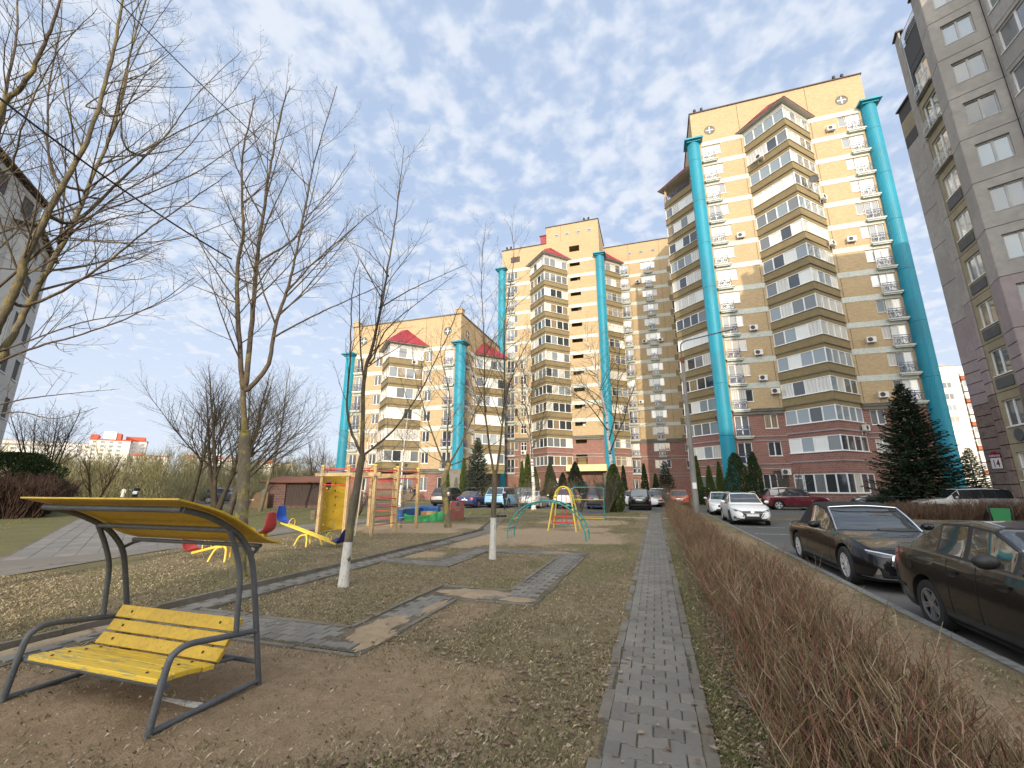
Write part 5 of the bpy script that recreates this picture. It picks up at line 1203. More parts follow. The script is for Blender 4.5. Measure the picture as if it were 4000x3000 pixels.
rand_tree('birch_tree', -29.6, 40.5, 11.5, 0.12, ('bark_birch','bark_grey'), 'birch with white trunk in front of the seven-storey block bay', 41, 1, 0.3, nl=9, dens=(2.6,4), minr=0.005, up=0.2)
rand_tree('birch_tree', -23.0, 36.9, 9.5, 0.13, ('bark_birch','bark_grey'), 'birch with pale scarred trunk beside the dark parked SUV', 42, 1, 0.35, nl=8, dens=(2.6,4), minr=0.005, up=0.2)
rand_tree('birch_tree', -8.8, 33.6-1.0, 13.5, 0.15, ('bark_birch','bark_grey'), 'birch with white trunk behind the yellow A-frame', 43, 1, 0.28, nl=11, dens=(2.6,4.4), minr=0.0045, up=0.25)
rand_tree('birch_tree', -2.5, 32.0, 14.0, 0.17, ('bark_birch','bark_grey'), 'birch with white trunk rising from the tall clipped thuja', 44, 1, 0.3, nl=11, dens=(2.6,4.4), minr=0.0045, up=0.1, droop=0.10)
for k, (x, y, h, st, lab) in enumerate(((-5.0,30.6,2.6,16,'bare bushy shrub behind the rung wall frame'),(-3.2,30.6,2.9,26,'dense bare shrub wrapped round the thuja foot'),(-9.2,31.0,2.5,14,'bare shrub behind the yellow A-frame'),(-11.5,46.9,3.0,12,'bare shrub in front of the middle block base'),(-16.9,22.6,1.8,14,'reddish bare shrub behind the climbing frame'),(-20.2,24.5,1.9,16,'reddish bare shrub beside the brick shed wall'),(12.2,48.6,4.2,6,'small bare tree beside the dark service door of the tower'),(0.9,31.6,2.1,18,'bare bushy shrub at the far end of the near hedge'),(-66,34,3.0,20,'bare brown shrub beside the far path'))):
    rand_tree('bare_shrub', x, y, h, 0.022 if st > 8 else 0.05, 'bark_red' if k in (4,5,8) else 'bark_grey', lab, 50+k, st, 0.25, 0.42, dens=(3.5,5), minr=0.003 if y < 40 else 0.005, nl=4, cat='shrub')
# ---------------- conifers
leafy_mat('needles', [(0.03,0.055,0.027), (0.042,0.072,0.035), (0.022,0.042,0.022), (0.06,0.09,0.045)])
leafy_mat('needles_blue', [(0.075,0.105,0.085), (0.10,0.13,0.105), (0.055,0.08,0.06), (0.12,0.145,0.12)])
leafy_mat('thuja', [(0.07,0.105,0.022), (0.09,0.125,0.03), (0.05,0.08,0.018), (0.105,0.125,0.04)])
leafy_mat('thuja_dark', [(0.035,0.062,0.02), (0.045,0.075,0.026), (0.028,0.05,0.018), (0.055,0.075,0.03)])
leafy_mat('juniper', [(0.05,0.065,0.035), (0.065,0.08,0.045), (0.04,0.052,0.028), (0.085,0.085,0.05)])
def spruce(x, y, h, r, mat, label, seed, dz=0.22, nb=9, dens=16):
    r_ = np.random.default_rng(seed); root = empty('spruce_tree', (x, y, 0), 0, label, 'spruce'); tk = Tubes(); tk.add([(0,0,-0.1),(0,0,h*0.5),(0,0,h)], [h*0.018, h*0.012, 0.006], 8)
    V = []; lv = []; z = 0.25
    while z < h-0.12:
        f = 1-z/h; rr = r*(f**0.85)*r_.uniform(0.85, 1.12)+0.06; n = max(4, int(nb*(0.45+0.55*f)+1))
        for k in range(n):
            a = 2*np.pi*(k+r_.random()*0.7)/n; L_ = rr*r_.uniform(0.72, 1.1); d = np.array([np.cos(a), np.sin(a), 0]); lift = r_.uniform(0.05,0.35)*(1-f*0.9)
            t = np.linspace(0, 1, 6); Z = z+L_*(lift*t-0.28*f*t**1.3+0.22*t**3); X = np.outer(t*L_, d); P = np.column_stack([X[:,0], X[:,1], Z]); tk.add(P, np.linspace(0.012, 0.003, 6)*(h/6)**0.5, 3)
            m = max(4, int(L_*dens)); s = 0.12+0.88*r_.random(m)**0.8; pos_ = np.column_stack([np.interp(s, t, P[:,i]) for i in range(3)])
            sd = np.where(r_.random(m) < 0.5, -1, 1); an = a+sd*r_.uniform(0.3, 1.05, m); ln = (0.10+0.20*(1-s))*(0.6+0.35*L_)*r_.uniform(0.7,1.2,m)+0.05
            dr = np.column_stack([np.cos(an), np.sin(an), r_.uniform(-0.45,0.12,m)]); tip = pos_+dr*ln[:,None]; w = np.column_stack([-np.sin(an), np.cos(an), r_.uniform(-0.9,0.9,m)])*(0.028+0.03*r_.random(m))[:,None]*(h/7)**0.4
            mid = pos_*0.55+tip*0.45
            V.append(np.stack([pos_, mid+w, tip, mid-w], 1)); lv.append(r_.random(m))
            # tuft at the tip
            m2 = 4; tp = np.repeat(P[-1:], m2, 0); an = a+r_.uniform(-0.5,0.5,m2); dr = np.column_stack([np.cos(an), np.sin(an), r_.uniform(-0.2,0.4,m2)])*0.14; w = np.column_stack([-np.sin(an), np.cos(an), np.zeros(m2)])*0.03
            V.append(np.stack([tp-dr*0.6, tp+w, tp+dr, tp-w], 1)); lv.append(r_.random(m2))
        z += dz*r_.uniform(0.8, 1.2)*(0.6+0.6*f)
    V = np.concatenate(V); lv = np.repeat(np.concatenate(lv), 4)
    link('trunk', tk.mesh('trunk', 'bark_dark'), root); link('crown', np_mesh('crown', V.reshape(-1,3), np.arange(len(V)*4).reshape(-1,4), mat, dict(rnd=lv)), root); return root
def thuja(x, y, h, r, mat, label, seed, n=4200, shape=0.75, name='thuja_tree', rough=0.16, group=None, cat='thuja', lump=3.0):
    r_ = np.random.default_rng(seed); root = empty(name, (x, y, 0), 0, label, cat, group)
    z = h*r_.random(n)**1.15; a = r_.random(n)*2*np.pi; f = z/h
    prof = np.minimum(1, (1-f)**shape*1.15)*np.minimum(1, 0.72+f*2.2); lum = 1+rough*(np.sin(a*lump+z*2.1+seed)*0.6+np.sin(a*5.3-z*3.7)*0.4)
    rad = r*prof*lum*(0.55+0.47*r_.random(n)**0.45); p = np.column_stack([rad*np.cos(a), rad*np.sin(a), z])
    ln = r_.uniform(0.09, 0.2, n)*(0.6+h*0.09); out = np.column_stack([np.cos(a), np.sin(a), np.full(n, 1.6)])+r_.normal(0, 0.45, (n,3)); out /= np.linalg.norm(out, axis=1, keepdims=True)
    sdv = np.cross(out, r_.normal(0,1,(n,3))); sdv /= np.linalg.norm(sdv, axis=1, keepdims=True); sdv *= (ln*r_.uniform(0.2,0.4,n))[:,None]; tip = p+out*ln[:,None]; mid = p*0.45+tip*0.55
    V = np.stack([p, mid+sdv, tip, mid-sdv], 1)
    tk = Tubes(); tk.add([(0,0,-0.1),(0,0,h*0.4),(0,0,h*0.9)], [0.05+h*0.006, 0.04, 0.01], 6)
    for k in range(30):
        zz = h*(0.08+0.8*k/30); aa = k*2.4; rr = r*0.7*(1-zz/h)**shape; tk.add([(0,0,zz),(math.cos(aa)*rr*0.6, math.sin(aa)*rr*0.6, zz+rr*0.5),(math.cos(aa)*rr, math.sin(aa)*rr, zz+rr*1.2)], [0.02,0.012,0.005], 3)
    link('trunk', tk.mesh('trunk', 'bark_dark'), root); link('crown', np_mesh('crown', V.reshape(-1,3), np.arange(n*4).reshape(-1,4), mat, dict(rnd=np.repeat(r_.random(n), 4))), root); return root
def pol(az, d): return d*math.sin(R(az)), d*math.cos(R(az))
spruce(*pol(24.8, 41.5), 9.0, 3.3, 'needles', 'large dark spruce behind the brown hedge in front of the tower', 1, 0.16, 14, 26)
spruce(*pol(28.4, 66), 5.8, 2.0, 'needles_blue', 'small pale spruce in front of the far white panel block', 2, 0.18, 14, 26)
spruce(*pol(-22.3, 49.0), 7.2, 2.1, 'needles_blue', 'blue spruce beside the seven-storey block corner column', 3, 0.17, 15, 30)
thuja(*pol(-24.1, 51), 4.9, 0.5, 'thuja', 'slim green thuja left of the blue spruce', 4)
thuja(*pol(-26.3, 51.5), 4.6, 0.5, 'thuja', 'slim green thuja in front of the low block corner column', 5)
thuja(*pol(-16.55, 54), 4.7, 0.45, 'thuja', 'slimmest green thuja of the trio before the middle block', 6)
thuja(*pol(-15.8, 54.5), 5.6, 0.72, 'thuja', 'tallest green thuja of the trio before the middle block', 7)
thuja(*pol(-14.9, 53), 4.0, 0.72, 'thuja', 'shortest green thuja of the trio before the middle block', 8)
thuja(*pol(-12.9, 52), 4.5, 1.0, 'juniper', 'dull green juniper beside the middle block shopfront window', 9, 7000, 0.8, 'juniper_bush', 0.22, cat='juniper')
thuja(*pol(-9.7, 52), 4.5, 1.35, 'juniper', 'broad juniper in front of the cream entrance canopy', 10, 9000, 0.8, 'juniper_bush', 0.24, cat='juniper')
thuja(*pol(-11.3, 53), 3.3, 0.9, 'juniper', 'low juniper between two taller junipers', 11, 5000, 0.7, 'juniper_bush', 0.22, cat='juniper')
thuja(*pol(-4.9, 31.8), 3.15, 0.62, 'thuja', 'tall clipped thuja beside the black parked minivan', 12, 5200, 0.45)
thuja(*pol(-3.7, 56), 4.2, 0.45, 'thuja_dark', 'slim dark thuja beside the set-back wing entrance', 13)
thuja(*pol(-1.2, 56), 4.4, 0.5, 'thuja_dark', 'slim dark thuja left of the bushy yew', 14)
thuja(*pol(0.1, 56), 3.2, 0.5, 'thuja_dark', 'short dark thuja between a slim thuja and the bushy yew', 15)
spruce(*pol(1.3, 52), 4.6, 1.4, 'needles', 'bushy dark yew in front of the set-back wing', 16, 0.16, 14, 28)
thuja(*pol(4.9, 49), 4.7, 0.48, 'thuja', 'slim tall thuja next to the concrete lamp post', 17)
thuja(*pol(6.2, 48.8), 3.7, 0.5, 'thuja', 'short slim thuja, middle of three in front of the tower west bay', 18)
thuja(*pol(7.3, 48.8), 4.1, 0.42, 'thuja', 'slim thuja close to the tower left column', 19)
thuja(*pol(9.1, 47.6), 4.8, 1.15, 'thuja_dark', 'broad dark thuja hiding the foot of the tower left column', 20, 6500, 0.5, rough=0.25)
thuja(*pol(10.9, 48), 4.9, 0.68, 'thuja_dark', 'narrow dark thuja with a lumpy outline beside the broad thuja', 21, 5200, 0.55, rough=0.3)
thuja(*pol(5.4, 46.9), 1.6, 0.9, 'thuja_dark', 'low rounded evergreen bush under the slim thujas', 22, 2600, 0.4, 'evergreen_bush', cat='bush')
thuja(*pol(-20.5, 47.5), 1.75, 0.9, 'thuja', 'yellow green rounded bush behind the blue parked sedan', 23, 2800, 0.4, 'evergreen_bush', cat='bush')
thuja(-41.5, 18.2, 3.9, 2.5, 'thuja_dark', 'big dark evergreen shrub at the foot of the white panel block', 24, 20000, 0.3, 'evergreen_bush', 0.34, cat='bush')
# ---------------- hedges of bare twigs
leafy_mat('twig', [(0.26,0.165,0.10), (0.19,0.11,0.075), (0.31,0.22,0.135), (0.21,0.15,0.075), (0.25,0.09,0.075), (0.15,0.105,0.07), (0.36,0.28,0.18), (0.19,0.145,0.065)], 0.8)
leafy_mat('twig_dark', [(0.06,0.035,0.028), (0.08,0.048,0.035), (0.05,0.032,0.026), (0.095,0.06,0.042)], 0.85)
leafy_mat('twig_brown', [(0.22,0.14,0.095), (0.175,0.105,0.075), (0.26,0.18,0.12), (0.15,0.10,0.07)], 0.85)
def hedge(name, P, Q, width, h, n, mat, label, seed, wid=0.003, flare=0.3, cat='hedge', side=5):
    r_ = np.random.default_rng(seed); P = np.array(P, float); Q = np.array(Q, float); d = Q-P; Ld = np.linalg.norm(d); d /= Ld; nv = np.array([-d[1], d[0]])
    u = r_.random(n); dist0 = np.linalg.norm(P); s = Ld*(u**1.9 if Ld > 15 else u); v = (r_.random(n)-0.5)*width
    b = np.column_stack([P[0]+d[0]*s+nv[0]*v, P[1]+d[1]*s+nv[1]*v, np.full(n, -0.03)])
    hump = 0.66+0.34*vnoise(b[:,0], b[:,1], 0.9, seed)+0.30*vnoise(b[:,0], b[:,1], 3.3, seed+1); H_ = h*hump*r_.uniform(0.6, 1.12, n)*(1-0.25*(np.abs(v)/(width*0.5))**3)
    clump = 0.10*np.stack([np.sin(np.round(s*5+v*4)*12.9), np.cos(np.round(s*5+v*4)*7.7)], 1); b[:,:2] += clump; lean = np.column_stack([nv[0]*v/width*flare*2, nv[1]*v/width*flare*2])*1.0+r_.normal(0, 0.20, (n,2))-clump*1.5
    rows = []; rr = []
    def strip(b0, dirv, ln, w0, m=4, curl=0.18, taper=0.4):
        k = len(b0); pts = [b0]; dv = dirv/np.linalg.norm(dirv, axis=1, keepdims=True)
        for q in range(m-1):
            dv = dv+r_.normal(0, curl, (k,3))*[1,1,0.4]; dv /= np.linalg.norm(dv, axis=1, keepdims=True); pts.append(pts[-1]+dv*(ln/(m-1))[:,None])
        ph = r_.random(k)*6.28; A = np.column_stack([np.cos(ph), np.sin(ph), np.zeros(k)]); B = np.column_stack([np.cos(ph+2.09), np.sin(ph+2.09), np.zeros(k)]); C_ = np.column_stack([np.cos(ph+4.19), np.sin(ph+4.19), np.zeros(k)])
        Vs = np.stack([np.stack([p+X*(w0*(1-(1-taper)*i/(m-1)))[:,None] for X in (A,B,C_)], 1) for i, p in enumerate(pts)], 1)   # k,m,3,3
        return pts, Vs.reshape(k, m*3, 3)
    VV, FF, RR = [], [], []; cnt = 0
    def push(V, m):
        nonlocal cnt
        Fm = np.array([(i*3+j, i*3+(j+1)%3, (i+1)*3+(j+1)%3, (i+1)*3+j) for i in range(m-1) for j in range(3)]); k = len(V)
        VV.append(V.reshape(-1,3)); FF.append((Fm[None]+(np.arange(k)*m*3)[:,None,None]).reshape(-1,4)+cnt); RR.append(np.repeat(r_.random(k), m*3)); cnt += k*m*3
    w = wid*(0.7+0.8*r_.random(n)); pts, V1 = strip(b, np.column_stack([lean, np.ones(n)]), H_, w*1.5); push(V1, 4)
    for rep in range(side):
        k = 1+(rep % 3); f = r_.random(n)[:,None]; st = pts[min(k,2)]*(1-f)+pts[min(k,2)+1]*f; an = r_.random(n)*6.28; dv = np.column_stack([np.cos(an)*0.8, np.sin(an)*0.8, 0.75+1.1*r_.random(n)])
        top = np.clip(h*hump*1.08-st[:,2], 0.04, None); ln = np.minimum(r_.uniform(0.10, 0.38, n)*h, top*1.2); _, V2 = strip(st, dv, ln, w*0.9, 3, 0.30); push(V2, 3)
    V = np.concatenate(VV); Fa = np.concatenate(FF); rv = np.concatenate(RR)
    return tag(link(name, np_mesh(name, V.reshape(-1,3), Fa, mat, dict(rnd=rv))), label, cat)
hedge('twig_hedge', (1.0,1.15), (1.0,31.0), 0.58, 0.76, 7600, 'twig', 'long clipped hedge of bare reddish brown twigs between sidewalk and road', 3, 0.0036, flare=0.18, side=6)
hedge('twig_hedge', (11.9,29.4), (17.6,29.6), 1.0, 0.98, 1900, 'twig_brown', 'brown clipped hedge on the island in front of the big spruce', 4, 0.008, side=4)
hedge('twig_hedge', (17.9,29.4), (19.2,29.5), 0.9, 0.85, 900, 'twig_brown', 'short thin hedge piece beside the grey retaining wall', 5, 0.005)
hedge('twig_hedge', (-33.0,14.5), (-55.0,27.0), 2.6, 2.2, 3200, 'twig_dark', 'dark red brown clipped hedge beside the slab-paved way', 6, 0.018, side=3)
hedge('twig_hedge', (13.5,46.9), (16.5,46.9), 0.5, 0.6, 500, 'twig_brown', 'low bare twigs along the foot of the tower plinth', 7, 0.006)
# far-off wood that reads as one mass
leafy_mat('far_wood', [(0.27,0.25,0.12), (0.21,0.185,0.10), (0.31,0.28,0.15), (0.17,0.145,0.09), (0.24,0.23,0.10)], 0.9)
def far_wood(name, n, nc, a0, a1, d0, d1, h0, h1, label, seed, ln0=0.55, wd=0.028):
    r_ = np.random.default_rng(seed); az = np.radians(r_.uniform(a0, a1, nc)); d = r_.uniform(d0, d1, nc); ch = r_.uniform(h0, h1, nc)*(0.75+0.5*vnoise(np.degrees(az), d*0.02, 0.35, seed)); cr = ch*r_.uniform(0.28, 0.48, nc)
    k = r_.integers(0, nc, n); th = r_.random(n)*6.28; q = r_.random(n)**0.5; zz = r_.random(n)**0.8; rad = cr[k]*q*np.sqrt(np.clip(1-(zz*1.25-0.35)**2, 0.05, 1))
    p = np.column_stack([d[k]*np.sin(az[k])+rad*np.cos(th), d[k]*np.cos(az[k])+rad*np.sin(th), ch[k]*zz*0.95]); t = np.column_stack([np.cos(th)*0.55*q, np.sin(th)*0.55*q, 0.55+0.6*r_.random(n)])+r_.normal(0, 0.35, (n,3)); ln = ln0*r_.uniform(0.6, 2.4, n)
    an = r_.random(n)*6.28; wv = np.column_stack([-np.sin(an), np.cos(an), np.zeros(n)])*(wd*r_.uniform(0.6,1.5,n))[:,None]; tip = p+t*ln[:,None]; V = np.stack([p-wv, p+wv, tip+wv*0.3, tip-wv*0.3], 1)
    return tag(link(name, np_mesh(name, V.reshape(-1,3), np.arange(n*4).reshape(-1,4), 'far_wood', dict(rnd=np.repeat((r_.random(nc)[k]*0.7+0.3*r_.random(n)),4)))), label, 'wood', kind='stuff')
far_wood('willow_thicket', 85000, 190, -70, -38, 78, 130, 3.0, 8.5, 'olive green budding willow thicket beyond the road', 1)
far_wood('willow_thicket', 18000, 70, -56, -40, 60, 74, 1.2, 3.2, 'pale brown undergrowth in front of the willow thicket', 2, 0.35, 0.016)
# ================================================================== playground
noisy('yellow_paint', (0.70,0.455,0.03), (0.60,0.385,0.03), 2.5, 0.55, 0.12, c3=(0.46,0.30,0.05), fine=12)
def worn_yellow():
    m, t, b = new_mat('yellow_worn'); setc(b, (0.7,0.45,0.03), 0.6); p = pos(t)
    mp_ = N(t, 'ShaderNodeMapping'); t.links.new(p, mp_.inputs[0]); mp_.inputs['Scale'].default_value = (1.2, 7, 7)
    a = noise(t, mp_.outputs[0], 4, 6, 0.7); g = noise(t, mp_.outputs[0], 22, 4, 0.7)
    c = mixc(t, ramp(t, a, 0.52, 0.60), (0.70,0.47,0.04), (0.40,0.32,0.13)); c = mixc(t, M(t, 'MULTIPLY', ramp(t, g, 0.55, 0.68), ramp(t, a, 0.46, 0.6)), c, (0.20,0.16,0.10)); t.links.new(c, b.inputs['Base Color']); bump(t, b, a, 0.3, 0.01)
worn_yellow()
noisy('pipe_grey', (0.115,0.125,0.14), (0.085,0.092,0.105), 5, 0.5, 0.15, c3=(0.17,0.17,0.17), spec=0.5)
noisy('pipe_white', (0.55,0.54,0.51), (0.22,0.19,0.16), 8, 0.7, 0.2, lo=0.45, hi=0.6)
noisy('wood_light', (0.56,0.40,0.21), (0.48,0.33,0.16), 2, 0.65, 0.1, c3=(0.40,0.28,0.14))
flat('red_paint', (0.52,0.035,0.03), 0.45); noisy('red_plastic', (0.50,0.05,0.045), (0.44,0.045,0.045), 4, 0.4, 0.03, c3=(0.55,0.12,0.11)); noisy('blue_plastic', (0.02,0.08,0.42), (0.018,0.07,0.36), 4, 0.4, 0.02); flat('navy_plastic', (0.02,0.022,0.14), 0.4)
flat('yellow_pipe', (0.72,0.50,0.06), 0.45); noisy('teal_pipe', (0.03,0.36,0.33), (0.025,0.30,0.28), 6, 0.45, 0.05); flat('blue_pipe', (0.03,0.05,0.25), 0.5); flat('brown_pipe', (0.28,0.12,0.10), 0.5)
noisy('green_board', (0.015,0.26,0.075), (0.012,0.21,0.06), 3, 0.5, 0.05); noisy('blue_board', (0.015,0.10,0.30), (0.012,0.08,0.25), 3, 0.5, 0.05); noisy('pink_board', (0.42,0.15,0.12), (0.36,0.12,0.10), 3, 0.55, 0.05); noisy('ply_board', (0.42,0.26,0.10), (0.34,0.2,0.08), 3, 0.6, 0.1)
noisy('rope', (0.55,0.49,0.38), (0.42,0.37,0.28), 30, 0.9, 0.3)
flat('rust_dark', (0.07,0.04,0.025), 0.8)
# ---------------- canopy swing bench
sw = empty('swing_bench', (-4.1, 2.9, 0), 0, 'yellow slatted bench with yellow canopy on bent grey pipes', 'bench')
def P_(x, y, z): return (x+4.1, y-2.9, z)
for X in (-3.31, -4.91):
    MB().tube([P_(X,*p) for p in bez([(2.41,-0.12),(2.45,0.22),(2.48,0.42),(2.52,0.485),(2.62,0.512),(2.83,0.487),(3.0,0.466),(3.21,0.44)] and [Vector((0,a,b)) for a, b in [(2.41,-0.12),(2.45,0.22),(2.48,0.42),(2.52,0.485),(2.62,0.512),(2.83,0.487),(3.0,0.466),(3.21,0.44)]], 5) for p in [(p.y, p.z)]], 0.023, 12).build('arm_frame', 'pipe_grey', sw, smooth=True)
    MB().tube([P_(X,p.y,p.z) for p in bez([Vector((0,a,b)) for a, b in [(3.31,-0.08),(3.2,0.44),(3.12,0.8),(3.06,1.02),(2.98,1.15),(2.87,1.26),(2.68,1.37),(2.54,1.425),(2.40,1.462)]], 5)], 0.023, 12).build('post', 'pipe_grey', sw, smooth=True)
    MB().tube([P_(X,p.y,p.z) for p in bez([Vector((0,a,b)) for a, b in [(3.0,0.46),(2.985,0.68),(2.965,0.91),(2.9,1.1),(2.81,1.285)]], 5)], 0.021, 12).build('post', 'pipe_grey', sw, smooth=True)
    MB().tube([P_(X,2.44,0.035),P_(X,2.8,0.035),P_(X,3.29,0.04)], 0.021, 10).build('bottom_rail', 'pipe_grey', sw, smooth=True)
    s = 1 if X > -4 else -1
    MB().tube([P_(X,3.045,1.06),P_(X-0.02*s,3.12,1.10),P_(X-0.10*s,3.15,1.125),P_(X-0.2*s,3.13,1.13)], 0.015, 8).build('hook', 'pipe_grey', sw, smooth=True)
for y, z, r in ((2.40,1.462,0.023),(2.815,1.285,0.021),(3.13,1.128,0.018)):
    MB().tube([P_(-4.91,y,z),P_(-3.31,y,z)], r, 12).build('canopy_bar', 'pipe_grey', sw, smooth=True)
MB().tube([P_(-4.91,2.50,0.283),P_(-3.31,2.50,0.283)], 0.02, 10).build('seat_bar', 'pipe_grey', sw, smooth=True); MB().tube([P_(-4.91,3.25,0.19),P_(-3.31,3.25,0.19)], 0.02, 10).build('seat_bar', 'pipe_grey', sw, smooth=True)
for X in (-3.55, -4.62): MB().tube([P_(X,2.50,0.272),P_(X,2.7,0.262),P_(X,2.89,0.245),P_(X,2.99,0.34),P_(X,3.06,0.45)], 0.014, 8).tube([P_(X,2.89,0.245),P_(X,3.25,0.19)], 0.014, 8).build('seat_support', 'pipe_grey', sw, smooth=True)
def slab_prof(prof, th):                                # strip of given thickness along a profile in (y,z)
    out = []; n = len(prof)
    for i, (y, z) in enumerate(prof):
        a = prof[max(i-1,0)]; b = prof[min(i+1,n-1)]; ty, tz = b[0]-a[0], b[1]-a[1]; l = math.hypot(ty, tz); out.append((y-tz/l*th, z+ty/l*th))
    return prof+out[::-1]
cprof = [(p.y, p.z) for p in bez([Vector((0,a,b)) for a, b in [(2.28,1.535),(2.45,1.488),(2.62,1.435),(2.8,1.352),(2.95,1.262),(3.08,1.19),(3.24,1.135)]], 4)]
MB().extr([(y-2.9, z) for y, z in slab_prof(cprof, 0.012)], 'x', -5.02+4.1, -3.2+4.1).build('canopy', 'yellow_paint', sw)
for k, (a, b) in enumerate((((2.465,0.335),(2.572,0.328)),((2.582,0.327),(2.685,0.318)),((2.695,0.315),(2.797,0.298)),((2.807,0.294),(2.892,0.287)),((2.902,0.296),(2.962,0.372)),((2.97,0.384),(3.018,0.462)),((3.026,0.476),(3.075,0.565)))):
    q = slab_prof([(a[0]-2.9, a[1]),(b[0]-2.9, b[1])], -0.036); mb = MB().extr(q, 'x', -4.80+4.1+0.01*(k%2), -3.36+4.1-0.008*(k%3)); o = mb.build('plank', 'yellow_worn' if k < 4 else 'yellow_paint', sw)
    bv = o.modifiers.new('bevel', 'BEVEL'); bv.width = 0.006; bv.segments = 2
bt_ = cached('bolt', lambda: MB().lathe([(0.011,0.0),(0.011,0.004),(0.006,0.006)], 8).mesh('bolt', 'rust_dark'))
for (yy, zz, tl) in ((2.52,0.335,0),(2.63,0.326,0),(2.745,0.31,0),(2.85,0.294,0),(2.93,0.337,52),(2.993,0.425,58),(3.05,0.522,61)):
    for X in (-4.62, -3.55): link('bolt', bt_, sw, T(*P_(X,yy,zz)) @ Matrix.Rotation(R(tl), 4, 'X'))
MB().box(0,1.0,-0.02,0.02,-0.01,0.012).build('ground_bar', 'pipe_white', sw, T(-0.28,-0.13,0.02) @ RZ(R(4)))
# ---------------- seesaws
def seat_shell(mat):
    def mk():
        prof = [(0.20,0.0),(0.10,-0.03),(-0.10,-0.03),(-0.17,0.03),(-0.20,0.15),(-0.235,0.36),(-0.25,0.40)]; mb = MB(); nu = 7; rows = []
        for k, (x, z) in enumerate(prof):
            wd = (0.16,0.19,0.19,0.185,0.18,0.15,0.11)[k]; row = []
            for j in range(nu):
                v = -1+2*j/(nu-1); row.append((x+(0.03 if k > 2 else 0.0)*abs(v)**2.5, v*wd, z+0.055*abs(v)**3*(1 if k < 4 else 0.0)))
            rows.append(row)
        vs = [p for r in rows for p in r]; fs = [(i*nu+j, i*nu+j+1, (i+1)*nu+j+1, (i+1)*nu+j) for i in range(len(prof)-1) for j in range(nu-1)]
        mb.add(vs, fs); me = mb.mesh('seat', mat, True); return me
    return cached(('seat', mat), mk)
def seesaw(x, y, rz, tilt, half, pz, m1, m2, label):
    root = empty('seesaw', (x, y, 0), rz, label, 'seesaw', 'seesaws on the lawn')
    for s in (-0.16, 0.16):
        MB().tube([tuple(p) for p in bez([(-0.24,s*1.9,-0.05),(-0.16,s*1.4,pz*0.75),(-0.05,s*1.1,pz),(0.05,s*1.1,pz),(0.16,s*1.4,pz*0.75),(0.24,s*1.9,-0.05)], 4)], 0.022, 8).build('leg', 'yellow_pipe', root, smooth=True)
    MB().tube([(0,-0.22,pz),(0,0.22,pz)], 0.022, 8).build('axle', 'yellow_pipe', root, smooth=True)
    Mt = T(0,0,pz+0.05) @ Matrix.Rotation(tilt, 4, 'Y')
    for s in (-0.06, 0.06): MB().box(-half,half,s-0.022,s+0.022,-0.025,0.025).build('beam', 'yellow_pipe', root, Mt)
    for sg, m in ((-1, m1), (1, m2)):
        Ms = Mt @ T(sg*(half-0.02),0,0.06) @ (RZ(0) if sg < 0 else RZ(math.pi)); so_ = link('seat', seat_shell(m), root, Ms); md_ = so_.modifiers.new('thick', 'SOLIDIFY'); md_.thickness = 0.012; sd_ = so_.modifiers.new('sub', 'SUBSURF'); sd_.levels = 1; sd_.render_levels = 1
        n = 10; MB().tube([(sg*(half-0.36)+0.0, 0.12*math.cos(math.pi*k/n)*1.0, 0.02+0.2*math.sin(math.pi*k/n)) for k in range(n+1)], 0.012, 6).build('handle', 'yellow_pipe', root, Mt, smooth=True)
seesaw(-9.55, 8.15, R(4), R(-13), 1.0, 0.30, 'red_plastic', 'red_plastic', 'yellow seesaw with two red plastic seats behind the canopy swing')
seesaw(-9.72, 10.85, R(-4), R(13), 1.12, 0.29, 'blue_plastic', 'navy_plastic', 'yellow seesaw with a blue and a navy seat')
# ---------------- climbing frame
cf = empty('climbing_set', (-10.65, 14.9, 0), 0, 'wooden post climbing frame with a yellow holed panel and red rungs', 'climbing frame')
PX = [-11.7, -10.55, -9.42]; PY = [13.45, 14.9, 16.45]
def Q_(x, y, z): return (x+10.65, y-14.9, z)
for i, x in enumerate(PX):
    for j, y in enumerate(PY):
        if (i, j) == (1, 1): continue
        p = link('post', cached('cfpost', lambda: MB().box(-0.055,-0.008,-0.05,0.05,0.05,2.38).box(0.008,0.055,-0.05,0.05,0.05,2.38).box(-0.008,0.008,-0.04,0.04,0.1,2.3).box(-0.03,0.03,-0.02,0.02,-0.1,0.12).mesh('post', 'wood_light')), cf, T(*Q_(x,y,0)))
        link('cap', cached('cfcap', lambda: MB().box(-0.065,0.065,-0.06,0.06,2.38,2.43).mesh('cap', 'yellow_pipe')), p)
for y in (PY[0]-0.08, PY[2]+0.08): 
    MB().box(-11.95+10.65,-9.15+10.65,y-14.9-0.025,y-14.9+0.025,2.03,2.15).build('beam', 'wood_light', cf)
for y in (PY[1],): MB().box(-11.7+10.65,-9.42+10.65,y-14.9-0.025,y-14.9+0.025,2.03,2.15).build('beam', 'wood_light', cf)
def pipe(pts, m, name, parent, r=0.017): return MB().tube(pts, r, 8).build(name, m, parent, smooth=True)
for y in PY: pipe([Q_(PX[0],y,2.3),Q_(PX[2],y,2.3)], 'red_paint', 'top_bar', cf)
for x in PX: pipe([Q_(x,PY[0],2.26),Q_(x,PY[2],2.26)], 'red_paint', 'top_bar', cf)
for z in (1.92, 1.55, 1.22, 0.93, 0.63, 0.34): pipe([Q_(PX[2],PY[0]+0.05,z),Q_(PX[2],PY[1]-0.05,z)], 'red_paint', 'rung', cf)
for z in (1.92, 1.55, 1.24, 0.95, 0.66, 0.38): pipe([Q_(PX[0]+0.05,PY[2],z),Q_(PX[1]-0.05,PY[2],z)], 'red_paint', 'rung', cf)
